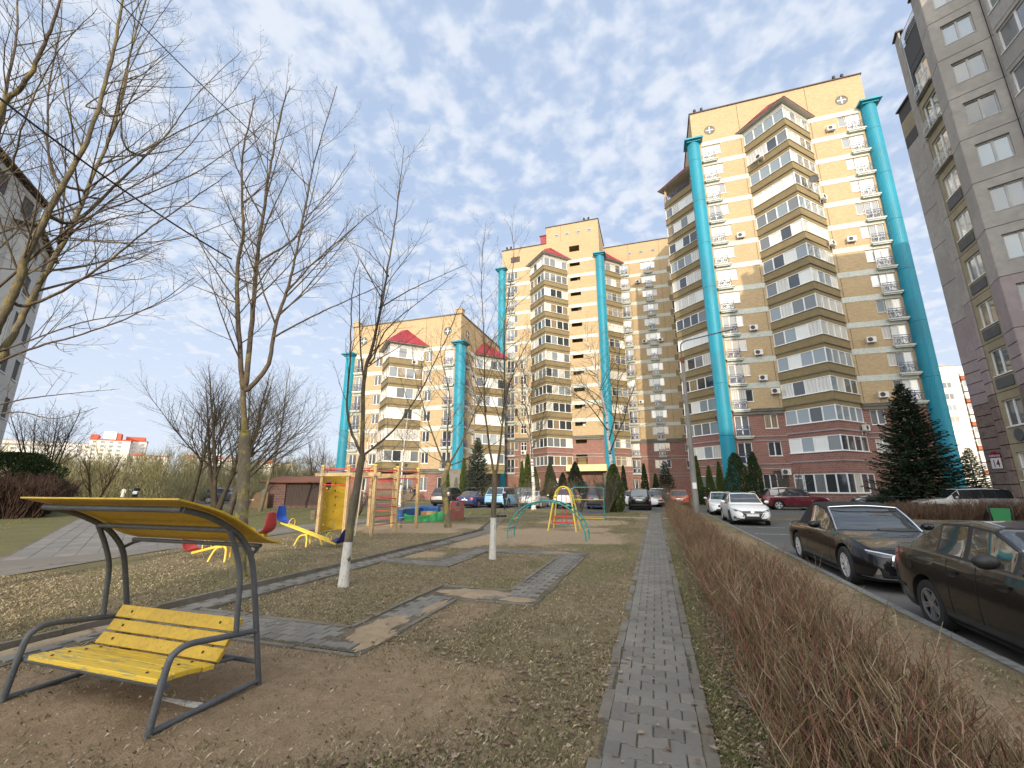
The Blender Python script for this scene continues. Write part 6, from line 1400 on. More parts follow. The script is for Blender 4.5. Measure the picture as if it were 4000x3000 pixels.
pipe([Q_(PX[0],PY[0],1.72),Q_(PX[1],PY[0],1.72)], 'red_paint', 'handle', cf)
for x, y, dx, dy in ((PX[0],PY[0],0.2,0),(PX[1],PY[0],-0.2,0),(PX[1],PY[0],0.25,0),(PX[2],PY[1],0,0.25),(PX[2],PY[2],0,-0.25),(PX[2],PY[0],-0.25,0)):
    zt = 1.72 if abs(y-PY[0]) < 0.01 and x < -10 and dx != 0.25 else 1.95
    pipe([tuple(v) for v in bez([Q_(x,y,zt-0.22),Q_(x+dx*0.35,y+dy*0.35,zt-0.15),Q_(x+dx*0.8,y+dy*0.8,zt-0.02)], 4)], 'red_paint', 'brace', cf, 0.014)
for y0, y1 in ((PY[1],PY[2]),): pipe([Q_(PX[2],y0,1.97),Q_(PX[2],y1,1.97)], 'red_paint', 'top_bar', cf)
pipe([Q_(PX[1],PY[0],1.97),Q_(PX[2],PY[0],1.97)], 'red_paint', 'top_bar', cf)
# yellow panel with holes (curved sheet between two posts)
def holed_panel():
    bm = bmesh.new(); w, h = 1.3, 2.0; nx, nz = 26, 40; hol = [(0.38,1.66,0.20)]+[(0.25,1.15,0.05),(0.27,0.88,0.05),(0.27,0.62,0.05),(0.25,0.25,0.05),(0.78,1.72,0.05),(0.80,1.45,0.05),(0.85,1.2,0.05),(0.86,0.9,0.05),(0.82,0.66,0.05),(0.68,0.35,0.05),(0.92,0.16,0.05)]
    vs = [[bm.verts.new((w*i/nx, 0, h*j/nz)) for i in range(nx+1)] for j in range(nz+1)]
    for j in range(nz):
        for i in range(nx):
            cx_, cz_ = w*(i+0.5)/nx, h*(j+0.5)/nz
            if any(math.hypot(cx_-a, cz_-b) < r_ for a, b, r_ in hol): continue
            bm.faces.new((vs[j][i], vs[j][i+1], vs[j+1][i+1], vs[j+1][i]))
    for a, b, r_ in hol:                                # pull rims onto the circles
        for v in bm.verts:
            d = math.hypot(v.co.x-a, v.co.z-b)
            if 1e-4 < d < r_+0.045 and v.is_boundary and len(v.link_faces): v.co.x = a+(v.co.x-a)/d*r_; v.co.z = b+(v.co.z-b)/d*r_
    bmesh.ops.delete(bm, geom=[v for v in bm.verts if not v.link_faces], context='VERTS')
    for v in bm.verts: v.co.y = 0.10*math.sin(math.pi*v.co.x/w)
    me = bpy.data.meshes.new('panel'); bm.to_mesh(me); bm.free(); me.materials.append(MATS['yellow_paint']); return me
pn = link('panel', holed_panel(), cf, T(*Q_(PX[0]+0.02,PY[0]+0.06,0.06)) @ RZ(R(90))); sm = pn.modifiers.new('thick', 'SOLIDIFY'); sm.thickness = 0.02
for y in (15.38, 15.9):
    pipe([Q_(PX[2],y,1.97),Q_(PX[2],y,1.6)], 'pipe_grey', 'chain', cf, 0.008); n = 16
    MB().tube([Q_(PX[2]+0.03, y+0.085*math.cos(2*math.pi*k/n), 1.5+0.1*math.sin(2*math.pi*k/n)) for k in range(n)], 0.014, 6, closed=True).build('ring', 'black', cf, smooth=True)
for dy in (-0.13, 0.13): pipe([Q_(PX[2]-0.35,15.9+dy,2.26),Q_(PX[2]-0.35,15.9+dy*0.3,0.05)], 'blue_pipe', 'ladder_rope', cf, 0.01)
for z in (1.75, 1.42, 1.1, 0.78, 0.45, 0.18): pipe([Q_(PX[2]-0.35,15.72,z),Q_(PX[2]-0.35,16.08,z)], 'yellow_pipe', 'rope_rung', cf, 0.016)
pipe([tuple(v) for v in bez([Q_(-9.95,13.45,2.0),Q_(-9.96,13.4,1.2),Q_(-9.92,13.28,0.5),Q_(-9.9,13.2,0.01)], 5)], 'rope', 'climbing_rope', cf, 0.022)
# ---------------- boat sandpit
bt = empty('sandpit_boat', (-11.1, 21.0, 0), 0, 'green boat-shaped sandpit with pink bow and blue seats', 'sandpit')
def B_(x, y): return (x+11.1, y-21.0)
def hull(pts, tops, mat, name, th=0.05):
    mb = MB(); n = len(pts)
    for k in range(n-1):
        (x0,y0),(x1,y1) = B_(*pts[k]), B_(*pts[k+1]); d = Vector((x1-x0,y1-y0)).normalized(); nx_, ny_ = -d.y*th, d.x*th
        mb.add([(x0,y0,-0.05),(x1,y1,-0.05),(x1,y1,tops[k+1]),(x0,y0,tops[k]),(x0+nx_,y0+ny_,-0.05),(x1+nx_,y1+ny_,-0.05),(x1+nx_,y1+ny_,tops[k+1]),(x0+nx_,y0+ny_,tops[k])], [(0,1,2,3),(7,6,5,4),(3,2,6,7),(0,3,7,4),(1,5,6,2),(0,4,5,1)])
    return mb.build(name, mat, bt)
hull([(-12.3,20.2),(-12.0,20.12),(-11.5,20.08),(-11.0,20.06),(-10.6,20.06),(-10.3,20.08),(-10.0,20.2),(-9.85,20.5)], [0.34,0.27,0.25,0.27,0.36,0.46,0.5,0.52], 'green_board', 'side')
hull([(-9.75,21.9),(-10.1,22.3),(-11.0,22.5),(-12.3,22.5)], [0.55,0.4,0.28,0.32], 'green_board', 'side')
hull([(-9.85,20.5),(-9.72,21.9)], [0.45,0.5], 'pink_board', 'bow')
for (a, b, c, d) in ((-9.86,20.52,-9.80,20.95),(-9.74,21.5,-9.71,21.88)): hull([(a,b),(c,d)], [0.86,0.9], 'pink_board', 'bow_panel', 0.04)
for z in (0.55, 0.9): pipe([(*B_(-9.86,20.5),z),(*B_(-9.70,21.9),z+0.05)], 'pink_board', 'bow_rail', bt, 0.025)
for k in range(4): t_ = 0.36+0.09*k; pipe([(*B_(-9.86+0.15*t_,20.5+1.4*t_),0.5),(*B_(-9.86+0.15*t_,20.5+1.4*t_),0.93)], 'pink_board', 'bow_bar', bt, 0.014)
MB().box(B_(-12.9,0)[0],B_(-12.35,0)[0],-0.8,1.4,-0.05,0.55).build('stern_box', 'blue_board', bt); MB().box(B_(-12.95,0)[0],B_(-11.4,0)[0],1.2,1.5,0.0,0.62).build('seat_back', 'blue_board', bt); MB().box(B_(-12.3,0)[0],B_(-11.4,0)[0],0.9,1.18,0.0,0.36).build('seat', 'ply_board', bt)
noisy('sand_pile', (0.34,0.25,0.16), (0.29,0.21,0.135), 3, 0.95, 0.4)
MB().lathe([(1.15,-0.06),(1.1,0.10),(0.7,0.17),(0.05,0.2)], 16, (-0.1,0.3,0)).build('sand', 'sand_pile', bt, smooth=True)
# ---------------- climbing arch
ar = empty('climbing_arch', (-3.42, 14.45, 0), 0, 'turquoise ladder arch with coloured rungs on the sandy ground', 'climbing arch')
def arc(t): a = math.pi*t; return (-1.28*math.cos(a), 1.2*math.sin(a)**0.92 if math.sin(a) > 0 else 0.0)
for y in (-0.36, 0.36): MB().tube([(arc(t/28)[0], y, arc(t/28)[1]-(0.08 if t in (0,28) else 0)) for t in range(29)], 0.024, 8).build('rail', 'teal_pipe', ar, smooth=True)
for k in range(11):
    x, z = arc((k+0.9)/11.8); pipe([(x,-0.36,z),(x,0.36,z)], ('blue_pipe','yellow_pipe','brown_pipe')[k%3], 'rung', ar, 0.017)
# ---------------- yellow hoops with a red boat swing
af = empty('boat_swing', (-3.5, 17.6, 0), 0, 'red hanging seat between two yellow pipe hoops', 'swing')
for y, sgn in ((-0.55,1), (0.5,-1)):
    MB().tube([tuple(v) for v in bez([(-0.56,y,-0.08),(-0.42,y+0.16*sgn,0.75),(-0.32,y+0.3*sgn,1.3),(-0.2,y+0.38*sgn,1.56),(0,y+0.4*sgn,1.66),(0.2,y+0.38*sgn,1.56),(0.32,y+0.3*sgn,1.3),(0.42,y+0.16*sgn,0.75),(0.56,y,-0.08)], 5)], 0.03, 10).build('hoop', 'yellow_pipe', af, smooth=True)
pipe([(0,-0.2,1.65),(0,0.15,1.65)], 'yellow_pipe', 'axle', af, 0.03)
sm_ = MB()
for x in (-0.09, 0.09): sm_.tube([(x,0,1.62),(x,0,0.3)], 0.015, 6)
for z in (0.28, 0.5): sm_.tube([(-0.42,-0.25,z),(0.42,-0.25,z),(0.42,0.25,z),(-0.42,0.25,z)], 0.015, 6, closed=True)
for x in (-0.42,0.42): 
    for y in (-0.25,0.25): sm_.tube([(x,y,0.28),(x,y,0.5)], 0.013, 6)
sm_.tube([(-0.42,0,0.28),(0.42,0,0.28)], 0.015, 6); sm_.build('seat_frame', 'red_paint', af, smooth=True); MB().box(-0.15,0.15,-0.2,0.2,0.2,0.225).build('footboard', 'teal_pipe', af)
# ---------------- rung wall frame
rw = empty('rung_ladder', (-3.45, 23.9, 0), R(4), 'turquoise pipe frame with blue and yellow horizontal rungs', 'climbing frame')
MB().tube([tuple(v) for v in ([(-0.82,0,-0.1),(-0.82,0,1.52),(-0.8,0,1.6),(-0.74,0,1.64),(0.74,0,1.64),(0.8,0,1.6),(0.82,0,1.52),(0.82,0,-0.1)])], 0.022, 8).build('frame', 'teal_pipe', rw, smooth=True)
for z, m in ((1.32,'blue_pipe'),(1.0,'yellow_pipe'),(0.68,'blue_pipe'),(0.36,'blue_pipe'),(0.05,'yellow_pipe')): pipe([(-0.82,0,z),(0.82,0,z)], m, 'rung', rw, 0.016)
# ---------------- concrete lamp post
lp = empty('lamp_post', (2.52, 32.35, 0), 0, 'concrete lamp post with a curved steel arm and one lamp head', 'lamp post')
MB().lathe([(0.20,-0.1),(0.20,0.0),(0.115,10.6),(0.11,10.62)], 14).build('post', 'concrete', lp, smooth=True)
flat('rust', (0.16,0.06,0.035), 0.9); MB().lathe([(0.135,10.35),(0.14,10.37),(0.14,10.75),(0.135,10.77)], 14).build('clamp', 'rust', lp)
MB().tube([tuple(v) for v in bez([(0,0,10.6),(-0.03,0,11.2),(0.0,0,11.75),(0.25,0,11.98),(0.7,0,12.08),(2.9,0.0,12.45)], 6)], [0.045]*31, 8).build('arm', 'pipe_grey', lp, smooth=True)
MB().extr([(2.6,12.40),(3.5,12.52),(3.55,12.6),(3.4,12.68),(2.75,12.6),(2.6,12.5)], 'y', -0.14, 0.14).build('lamp_head', 'concrete_light', lp)
MB().box(-0.13,0.13,-0.205,-0.165,1.55,1.95).build('notice', 'sign_white', lp)
# ---------------- brick shed with gate, crate, fence, bin, wall
sh = empty('brick_shed', (-28.6, 30.6, 0), R(22), 'low dark brick shed with a rusty red roof and metal gate', 'shed')
MB().box(-2.6,-1.0,-0.9,2.2,-0.1,2.0).box(-1.0,2.6,-0.7,2.2,-0.1,0.35).build('wall', 'brick_shed', sh)
noisy('gate_brown', (0.05,0.028,0.024), (0.04,0.023,0.02), 3, 0.7, 0.1); mg = MB()
for k in range(30): mg.box(-0.98+k*0.119,-0.98+k*0.119+0.1,-0.73,-0.705,0.2,1.95)
mg.build('gate', 'gate_brown', sh); MB().box(-1.0,2.6,-0.69,2.2,0.35,2.0).build('side_wall', 'gate_brown', sh)
MB().extr([(-1.2,2.0),(2.5,2.55),(2.5,2.62),(-1.25,2.08)], 'x', -3.0, 3.0).build('roof', 'rust', sh)
MB().extr([(-0.9,2.0),(2.2,2.0),(2.2,2.49)], 'x', -2.6, 2.6).build('gable', 'gate_brown', sh)
flat('notice_yellow', (0.5,0.42,0.06), 0.6); MB().box(2.0,2.35,-0.76,-0.735,1.5,1.62).build('notice', 'notice_yellow', sh)
noisy('cardboard', (0.17,0.11,0.065), (0.13,0.085,0.05), 2, 0.85, 0.1)
cb_ = empty('cardboard_box', (-30.6, 28.1, 0), R(18), 'large brown cardboard box leaning on the brick shed', 'box')
MB().box(-0.85,0.85,-0.12,0.12,0,1.25).build('box_body', 'cardboard', cb_); MB().box(-0.80,-0.25,-0.127,-0.122,0.62,0.72).build('print', 'pipe_white', cb_)
noisy('wood_grey', (0.24,0.19,0.13), (0.17,0.135,0.095), 4, 0.9, 0.2); fn = empty('picket_fence', (-32.5, 50.6, 0), R(3), 'weathered wooden picket fence in front of the low block', 'fence')
for k in range(64): link('picket', cached(('pick', k%4), lambda: MB().extr([(0,0.05),(0.07,0.05),(0.07,1.45+0.05*(k%4)),(0.035,1.52+0.05*(k%4)),(0,1.45+0.05*(k%4))], 'y', -0.012, 0.012).mesh('picket', 'wood_grey')), fn, T(-3.4+k*0.108,0,0))
for z in (0.4, 1.1): MB().box(-3.5,3.6,0.014,0.06,z,z+0.09).build('rail', 'wood_grey', fn)
for k in range(5): MB().box(-3.4+k*1.7,-3.3+k*1.7,0.062,0.16,-0.1,1.4).build('post', 'wood_grey', fn)
st_ = empty('tree_stump', (-17.4, 19.6, 0), 0, 'cut grey log stump standing on the grass near the shed', 'stump'); MB().lathe([(0.2,-0.05),(0.17,0.1),(0.16,0.42),(0.15,0.43)], 12).build('trunk', 'bark_grey', st_); MB().lathe([(0.15,0.431),(0.148,0.436)], 12).build('cut_face', 'wood_grey', st_)
bn = empty('litter_bin', (15.9, 28.15, -0.1), R(-30), 'green litter bin under a dark curved metal hood', 'litter bin')
flat('bin_green', (0.01,0.19,0.05), 0.5); MB().extr([(-0.28,0.05),(0.28,0.05),(0.34,0.75),(-0.34,0.75)], 'y', -0.2, 0.2).build('bin_body', 'bin_green', bn)
hd = [(-0.42+0.0,0.55)]+[(0.42*math.cos(math.pi-math.pi*k/12), 0.8+0.26*math.sin(math.pi*k/12)) for k in range(13)]+[(0.42,0.55)]
MB().extr(hd+[(0.38,0.55)]+[(0.38*math.cos(math.pi*k/12), 0.8+0.22*math.sin(math.pi*k/12)) for k in range(13)]+[(-0.38,0.55)], 'y', -0.26, 0.26).build('hood', 'dark_grille', bn); MB().box(-0.4,-0.36,-0.03,0.03,0,0.8).box(0.36,0.4,-0.03,0.03,0,0.8).build('legs', 'dark_grille', bn)
noisy('wall_render', (0.38,0.37,0.35), (0.24,0.23,0.22), 1.2, 0.9, 0.2, lo=0.4, hi=0.6)
rt = empty('retaining_wall', (18.2, 31.0, 0), R(0), 'stained grey retaining wall with a rusty handrail beside the panel block', 'wall'); MB().box(-1.4,2.2,-0.1,0.1,-0.15,1.05).build('wall', 'wall_render', rt); MB().tube([(0.3,-0.15,1.05),(2.2,-0.15,1.7)], 0.03, 6).tube([(0.9,-0.15,-0.1),(0.7,-0.15,1.2)], 0.03, 6).build('handrail', 'rust', rt)
# overhead cables
def cable(p, q, sag, r, lab):
    p, q = Vector(p), Vector(q); o = tag(MB().tube([p+(q-p)*t+Vector((0,0,-sag*4*t*(1-t))) for t in [k/24 for k in range(25)]], r, 5).build('overhead_cable', 'black'), lab, 'cable')
cable((-7.53,2.73,9.15), (-7.26,5.54,8.61), 0.05, 0.009, 'black overhead cable dropping into the lichen tree crown')
cable((-8.2,2.2,6.9), (-8.39,6.22,6.44), 0.12, 0.016, 'thicker black overhead cable running above the leaning tree')
# ================================================================== vehicles
def carpaint(name, col, rough=0.25, dust=0.25, metal=0.0, dcol=(0.22,0.18,0.13)):
    m, t, b = new_mat(name); setc(b, col, rough, metal, 0.6 if max(col) < 0.02 else 1.0); b.inputs['Coat Roughness'].default_value = 0.04; b.inputs['Specular IOR Level'].default_value = 0.15; b.inputs['Coat IOR'].default_value = 1.42; p = pos(t)
    s = N(t, 'ShaderNodeSeparateXYZ'); t.links.new(p, s.inputs[0]); n = noise(t, p, 3, 5, 0.65); n2 = noise(t, p, 60, 2)
    low = ramp(t, s.outputs[2], 0.75, 0.05); f = M(t, 'MULTIPLY', M(t, 'ADD', M(t, 'MULTIPLY', low, 0.6), ramp(t, n, 0.4, 0.8)), dust, clamp=True)
    t.links.new(mixc(t, f, col, dcol), b.inputs['Base Color']); t.links.new(M(t, 'ADD', M(t, 'MULTIPLY', f, 0.5), 0.03), b.inputs['Coat Roughness'])
for nm, c, d in (('car_black',(0.006,0.006,0.008),0.02),('car_black_dirty',(0.009,0.009,0.010),0.03),('car_white',(0.74,0.75,0.76),0.10),('car_maroon',(0.10,0.008,0.018),0.12),('car_navy',(0.018,0.02,0.11),0.15),('car_skyblue',(0.26,0.48,0.70),0.08),('car_silver',(0.50,0.50,0.50),0.12),('car_orange',(0.44,0.10,0.03),0.22),('car_grey',(0.09,0.092,0.10),0.18),('car_dark',(0.035,0.036,0.04),0.18),('car_brown',(0.13,0.10,0.085),0.2),('car_beige',(0.5,0.49,0.46),0.15)): carpaint(nm, c, dust=d, metal=0.35 if nm in ('car_silver','car_grey') else 0.0)
glass('car_glass', (0.018,0.022,0.024), 1.0, 0.05, 0.8, 0.0); glass('car_glass_light', (0.10,0.12,0.125), 1.0, 0.05, 0.8, 0.0)
flat('car_trim', (0.014,0.014,0.015), 0.55); flat('rubber', (0.018,0.018,0.019), 0.85); flat('chrome', (0.72,0.73,0.75), 0.12, 1.0); flat('alloy', (0.66,0.66,0.67), 0.25, 0.25, 0.6); flat('alloy_dark', (0.19,0.19,0.195), 0.35, 0.3, 0.5)
noisy('fabric_top', (0.014,0.014,0.016), (0.02,0.02,0.022), 40, 0.95, 0.2); flat('lamp_red', (0.42,0.012,0.02), 0.2, 0, 1.0); flat('lamp_clear', (0.62,0.63,0.65), 0.1, 0.2, 1.0); flat('lamp_dark', (0.05,0.05,0.055), 0.1, 0, 1.0); flat('amber', (0.6,0.2,0.03), 0.3); flat('plate_white', (0.72,0.72,0.70), 0.5); flat('seam', (0.004,0.004,0.004), 0.7)
flat('sticker', (0.62,0.33,0.08), 0.5); flat('sticker_yellow', (0.55,0.55,0.1), 0.5)
def curve(pts, xs, sm=2):
    p = np.array(sorted(pts)); y = np.interp(xs, p[:,0], p[:,1])
    for _ in range(sm):
        yp = np.pad(y, 1, mode='edge'); y = np.where((np.arange(len(y)) > 0) & (np.arange(len(y)) < len(y)-1), 0.25*yp[:-2]+0.5*yp[1:-1]+0.25*yp[2:], y)
    return y
def car_body(S):
    """lofted body; returns a mesh with material indices 0 paint 1 windscreens 2 side glass 3 trim 4 arch 5 roof"""
    Lh = S['L']/2; W2 = S['W']/2; Hh = S['H']; cl = S.get('clear', 0.17); win = S['win']; xc, xr0, xr1, xd = S['xc'], S['xr0'], S['xr1'], S['xd']
    xs = np.arange(-Lh, Lh+1e-6, S['L']/72); ex = [v for w_ in win for v in w_]+[xc, xr0, xr1, xd, S['ws'][0], S['ws'][1], S['rw_'][0], S['rw_'][1], Lh-0.01, -Lh+0.01, Lh-0.03, -Lh+0.03]
    xs = np.array(sorted(set(np.round(np.concatenate([xs, ex]), 4)))); keep = [xs[0]]
    for v in xs[1:]:
        if v-keep[-1] > 0.008: keep.append(v)
        elif round(v, 4) in np.round(ex, 4): keep[-1] = v
    xs = np.array(keep); zc, zd, zf = S['zc'], S['zd'], S['zf']
    top = curve([(-Lh, S['zt']-0.22), (-Lh+0.02, S['zt']-0.10), (-Lh+0.06, S['zt']), (min(xd, -Lh+0.1) if xd < -Lh+0.1 else xd, zd), (xr1, Hh-0.03), ((xr0+xr1)/2, Hh), (xr0, Hh-S.get('rd', 0.04)), (xc, zc), ((xc+Lh)/2, (zc+zf)/2+0.03), (Lh-0.22, zf), (Lh-0.06, zf-0.09), (Lh-0.02, zf-0.19), (Lh, zf-0.30)], xs, 2)
    belt = curve([(-Lh, S['zt']-0.26), (-Lh+0.06, S['zt']-0.05), (xd, zd-0.04 if xd > -Lh+0.3 else S['zbelt']+0.03), (xr1, S['zbelt']+0.02), (xc-0.3, S['zbelt']-0.02), (xc+0.15, zc-0.05), ((xc+Lh)/2, (zc+zf)/2-0.045), (Lh-0.22, zf-0.06), (Lh-0.06, zf-0.14), (Lh, zf-0.33)], xs, 3)
    belt = np.minimum(belt, top-0.012)
    zb = curve([(-Lh, cl+0.18), (-Lh+0.05, cl+0.09), (-Lh+0.35, cl), (0, cl-0.01), (Lh-0.35, cl), (Lh-0.06, cl+0.05), (Lh, cl+0.13)], xs, 1)
    ax = np.abs(xs); k = np.where(xs > 0, S.get('kf', 0.26), S.get('kr', 0.18)); x0 = Lh-np.where(xs > 0, 0.95, 0.75); w_ = W2*(1-k*np.clip((ax-x0)/(Lh-x0), 0, 1)**2.6)
    w_ = w_*(1-0.25*np.clip((ax-(Lh-0.05))/0.05, 0, 1)**2)
    tu = [0,1,2,3,4,5,5.5,6,6.5,7,8,8.14,8.6,9,9.5,9.86,10,10.35,11,11.5,12,12.5,13]; rows = []
    for x, zt, zs, z0, w in zip(xs, top, belt, zb, w_):
        g = np.clip((zt-zs)/max(0.2, Hh-zs), 0, 1); g2 = g*g*(3-2*g); we = w*(0.83+(S.get('tumble', 0.715)-0.83)*g2); dz = zs-z0; up = max(zt-zs, 0.012)
        P = np.array([(0, z0), (0.70*w, z0), (0.925*w, z0+0.03), (0.985*w, z0+0.12*min(1,dz/0.4)), (1.0*w, z0+0.45*dz), (0.992*w, z0+0.70*dz), (0.972*w, zs-0.10*min(1,dz/0.5)), (0.935*w, zs-0.008), (0.905*w, zs+0.10*min(up,0.1)), (0.905*w*0.42+we*0.58, zs+up*0.48), (we, zs+up*0.885), (we*0.86, zs+up*0.965), (we*0.5, zt-0.012*g2-0.004), (0, zt)])
        rows.append([(x, np.interp(t, np.arange(14), P[:,0]), np.interp(t, np.arange(14), P[:,1])) for t in tu])
    nx, nt_ = len(xs), len(tu); G = np.array(rows); V = []; 
    ring = [G[:, j] for j in range(nt_)]+[G[:, j]*np.array([1,-1,1]) for j in range(nt_-2, 0, -1)]      # full loop
    A = np.stack(ring, 1); nr = A.shape[1]; V = A.reshape(-1, 3); F = []; MI = []
    for i in range(nx-1):
        xm = (xs[i]+xs[i+1])/2
        for j in range(nr):
            j2 = (j+1) % nr; F.append((i*nr+j, i*nr+j2, (i+1)*nr+j2, (i+1)*nr+j)); jj = j if j < nt_-1 else nr-1-j; tm = (tu[jj]+tu[jj+1])/2; m = 0
            if tm < S.get('trim_t', 2.0): m = 3
            if 8.14 < tm < 9.86 and any(a < xm < b for a, b in win): m = 2
            elif 8.0 < tm < 10.0 and S['win'][-1][0]-0.05 < xm < S['win'][0][1]+0.05 and S.get('blackout', True): m = 3
            if tm > 10.35 and (S['ws'][0] < xm < S['ws'][1] or (S['rw_'][0] < xm < S['rw_'][1] and (tm > 10.35))): m = 1
            if S.get('soft') and tm > 7.9 and S['rw_'][0]-0.25 < xm < S['ws'][0]+0.02 and m in (0, 3): m = 5
            MI.append(m)
    F.append(tuple(range(nr-1, -1, -1))); F.append(tuple((nx-1)*nr+j for j in range(nr))); MI += [0, 0]
    me = bpy.data.meshes.new('body'); me.from_pydata([tuple(v) for v in V], [], F); me.polygons.foreach_set('material_index', MI); me.update()
    bm = bmesh.new(); bm.from_mesh(me); bmesh.ops.recalc_face_normals(bm, faces=bm.faces); bm.to_mesh(me); bm.free()
    for k in range(6): me.materials.append(MATS['car_trim'])
    o = bpy.data.objects.new('tmp', me); COL.objects.link(o); cut = MB(); R_ = S['rw']+S.get('archgap', 0.055)
    for xw in S['axles']:
        for sg in (-1, 1):
            n = 28; y0, y1 = sg*(W2-0.30), sg*(W2+0.2); vs = [(xw+R_*math.cos(2*math.pi*q/n), y, S['rw']+0.005+R_*math.sin(2*math.pi*q/n)) for y in (y0, y1) for q in range(n)]
            cut.add(vs, [tuple(range(n)), tuple(range(2*n-1, n-1, -1))]+[(q, q+n, (q+1)%n+n, (q+1)%n) for q in range(n)])
    cme = cut.mesh('cut', 'car_trim'); bmc = bmesh.new(); bmc.from_mesh(cme); bmesh.ops.recalc_face_normals(bmc, faces=bmc.faces); bmc.to_mesh(cme); bmc.free()
    for k in range(4): cme.materials.append(MATS['car_trim'])
    cme.polygons.foreach_set('material_index', [4]*len(cme.polygons)); co = bpy.data.objects.new('tmpc', cme); COL.objects.link(co)
    md_ = o.modifiers.new('b', 'BOOLEAN'); md_.object = co; md_.operation = 'DIFFERENCE'; md_.solver = 'EXACT'
    try: md_.material_mode = 'INDEX'
    except Exception: pass
    dg = bpy.context.evaluated_depsgraph_get(); dg.update(); res = bpy.data.meshes.new_from_object(o.evaluated_get(dg)); bpy.data.objects.remove(o); bpy.data.objects.remove(co)
    return res
def split_mesh(me, sel, name, mats, smooth=True, shell=0.0):
    """pieces of a mesh whose faces satisfy sel(material index), one mesh"""
    bm = bmesh.new(); bm.from_mesh(me); bmesh.ops.delete(bm, geom=[f for f in bm.faces if not sel(f.material_index)], context='FACES'); out = bpy.data.meshes.new(name); bm.to_mesh(out); bm.free()
    [out.materials.append(MATS[m]) for m in mats]
    if smooth:
        out.polygons.foreach_set('use_smooth', [True]*len(out.polygons))
        try: out.set_sharp_from_angle(angle=R(32))
        except Exception: pass
    return out
def islands(me):
    bm = bmesh.new(); bm.from_mesh(me); seen = set(); res = []
    for f in bm.faces:
        if f.index in seen: continue
        st = [f]; comp = []
        seen.add(f.index)
        while st:
            a = st.pop(); comp.append(a.index)
            for e in a.edges:
                for b in e.link_faces:
                    if b.index not in seen: seen.add(b.index); st.append(b)
        res.append(comp)
    outs = []
    for comp in res:
        b2 = bmesh.new(); b2.from_mesh(me); b2.faces.ensure_lookup_table(); cs = set(comp); bmesh.ops.delete(b2, geom=[f for f in b2.faces if f.index not in cs], context='FACES'); m = bpy.data.meshes.new('glass'); b2.to_mesh(m); b2.free(); m.materials.clear(); [m.materials.append(x) for x in me.materials]
        if len(m.polygons) > 2: m.polygons.foreach_set('use_smooth', [True]*len(m.polygons)); outs.append(m)
    bm.free(); return outs
class Caster:
    def __init__(s, me): s.t = BVHTree.FromPolygons([v.co.copy() for v in me.vertices], [tuple(p.vertices) for p in me.polygons])
    def patch(s, poly, view, mat, off=0.005, name='patch', cut=0.06):
        bm = bmesh.new(); f = bm.faces.new([bm.verts.new((a, b, 0)) for a, b in poly]); bmesh.ops.triangulate(bm, faces=[f])
        for _ in range(5):
            lg = [e for e in bm.edges if e.calc_length() > cut]
            if not lg: break
            bmesh.ops.subdivide_edges(bm, edges=lg, cuts=1); bmesh.ops.triangulate(bm, faces=bm.faces[:])
        for v in bm.verts:
            a, b = v.co.x, v.co.y
            if view in ('front', 'rear'):
                sg = 1 if view == 'front' else -1; o, d = Vector((sg*5, a, b)), Vector((-sg, 0, 0))
            elif view in ('left', 'right'):
                sg = 1 if view == 'left' else -1; o, d = Vector((a, sg*4, b)), Vector((0, -sg, 0))
            else: o, d = Vector((a, b, 5)), Vector((0, 0, -1))
            h = s.t.ray_cast(o, d)
            if h[0] is None:
                h = s.t.find_nearest(Vector((sg*2.3, a, b)) if view in ('front','rear') else (Vector((a, sg*0.9, b)) if view in ('left','right') else Vector((a,b,1.0)))); 
            v.co = h[0]-d*off
        me = bpy.data.meshes.new(name); bmesh.ops.recalc_face_normals(bm, faces=bm.faces); bm.to_mesh(me); bm.free(); me.materials.append(MATS[mat]); me.polygons.foreach_set('use_smooth', [True]*len(me.polygons)); return me
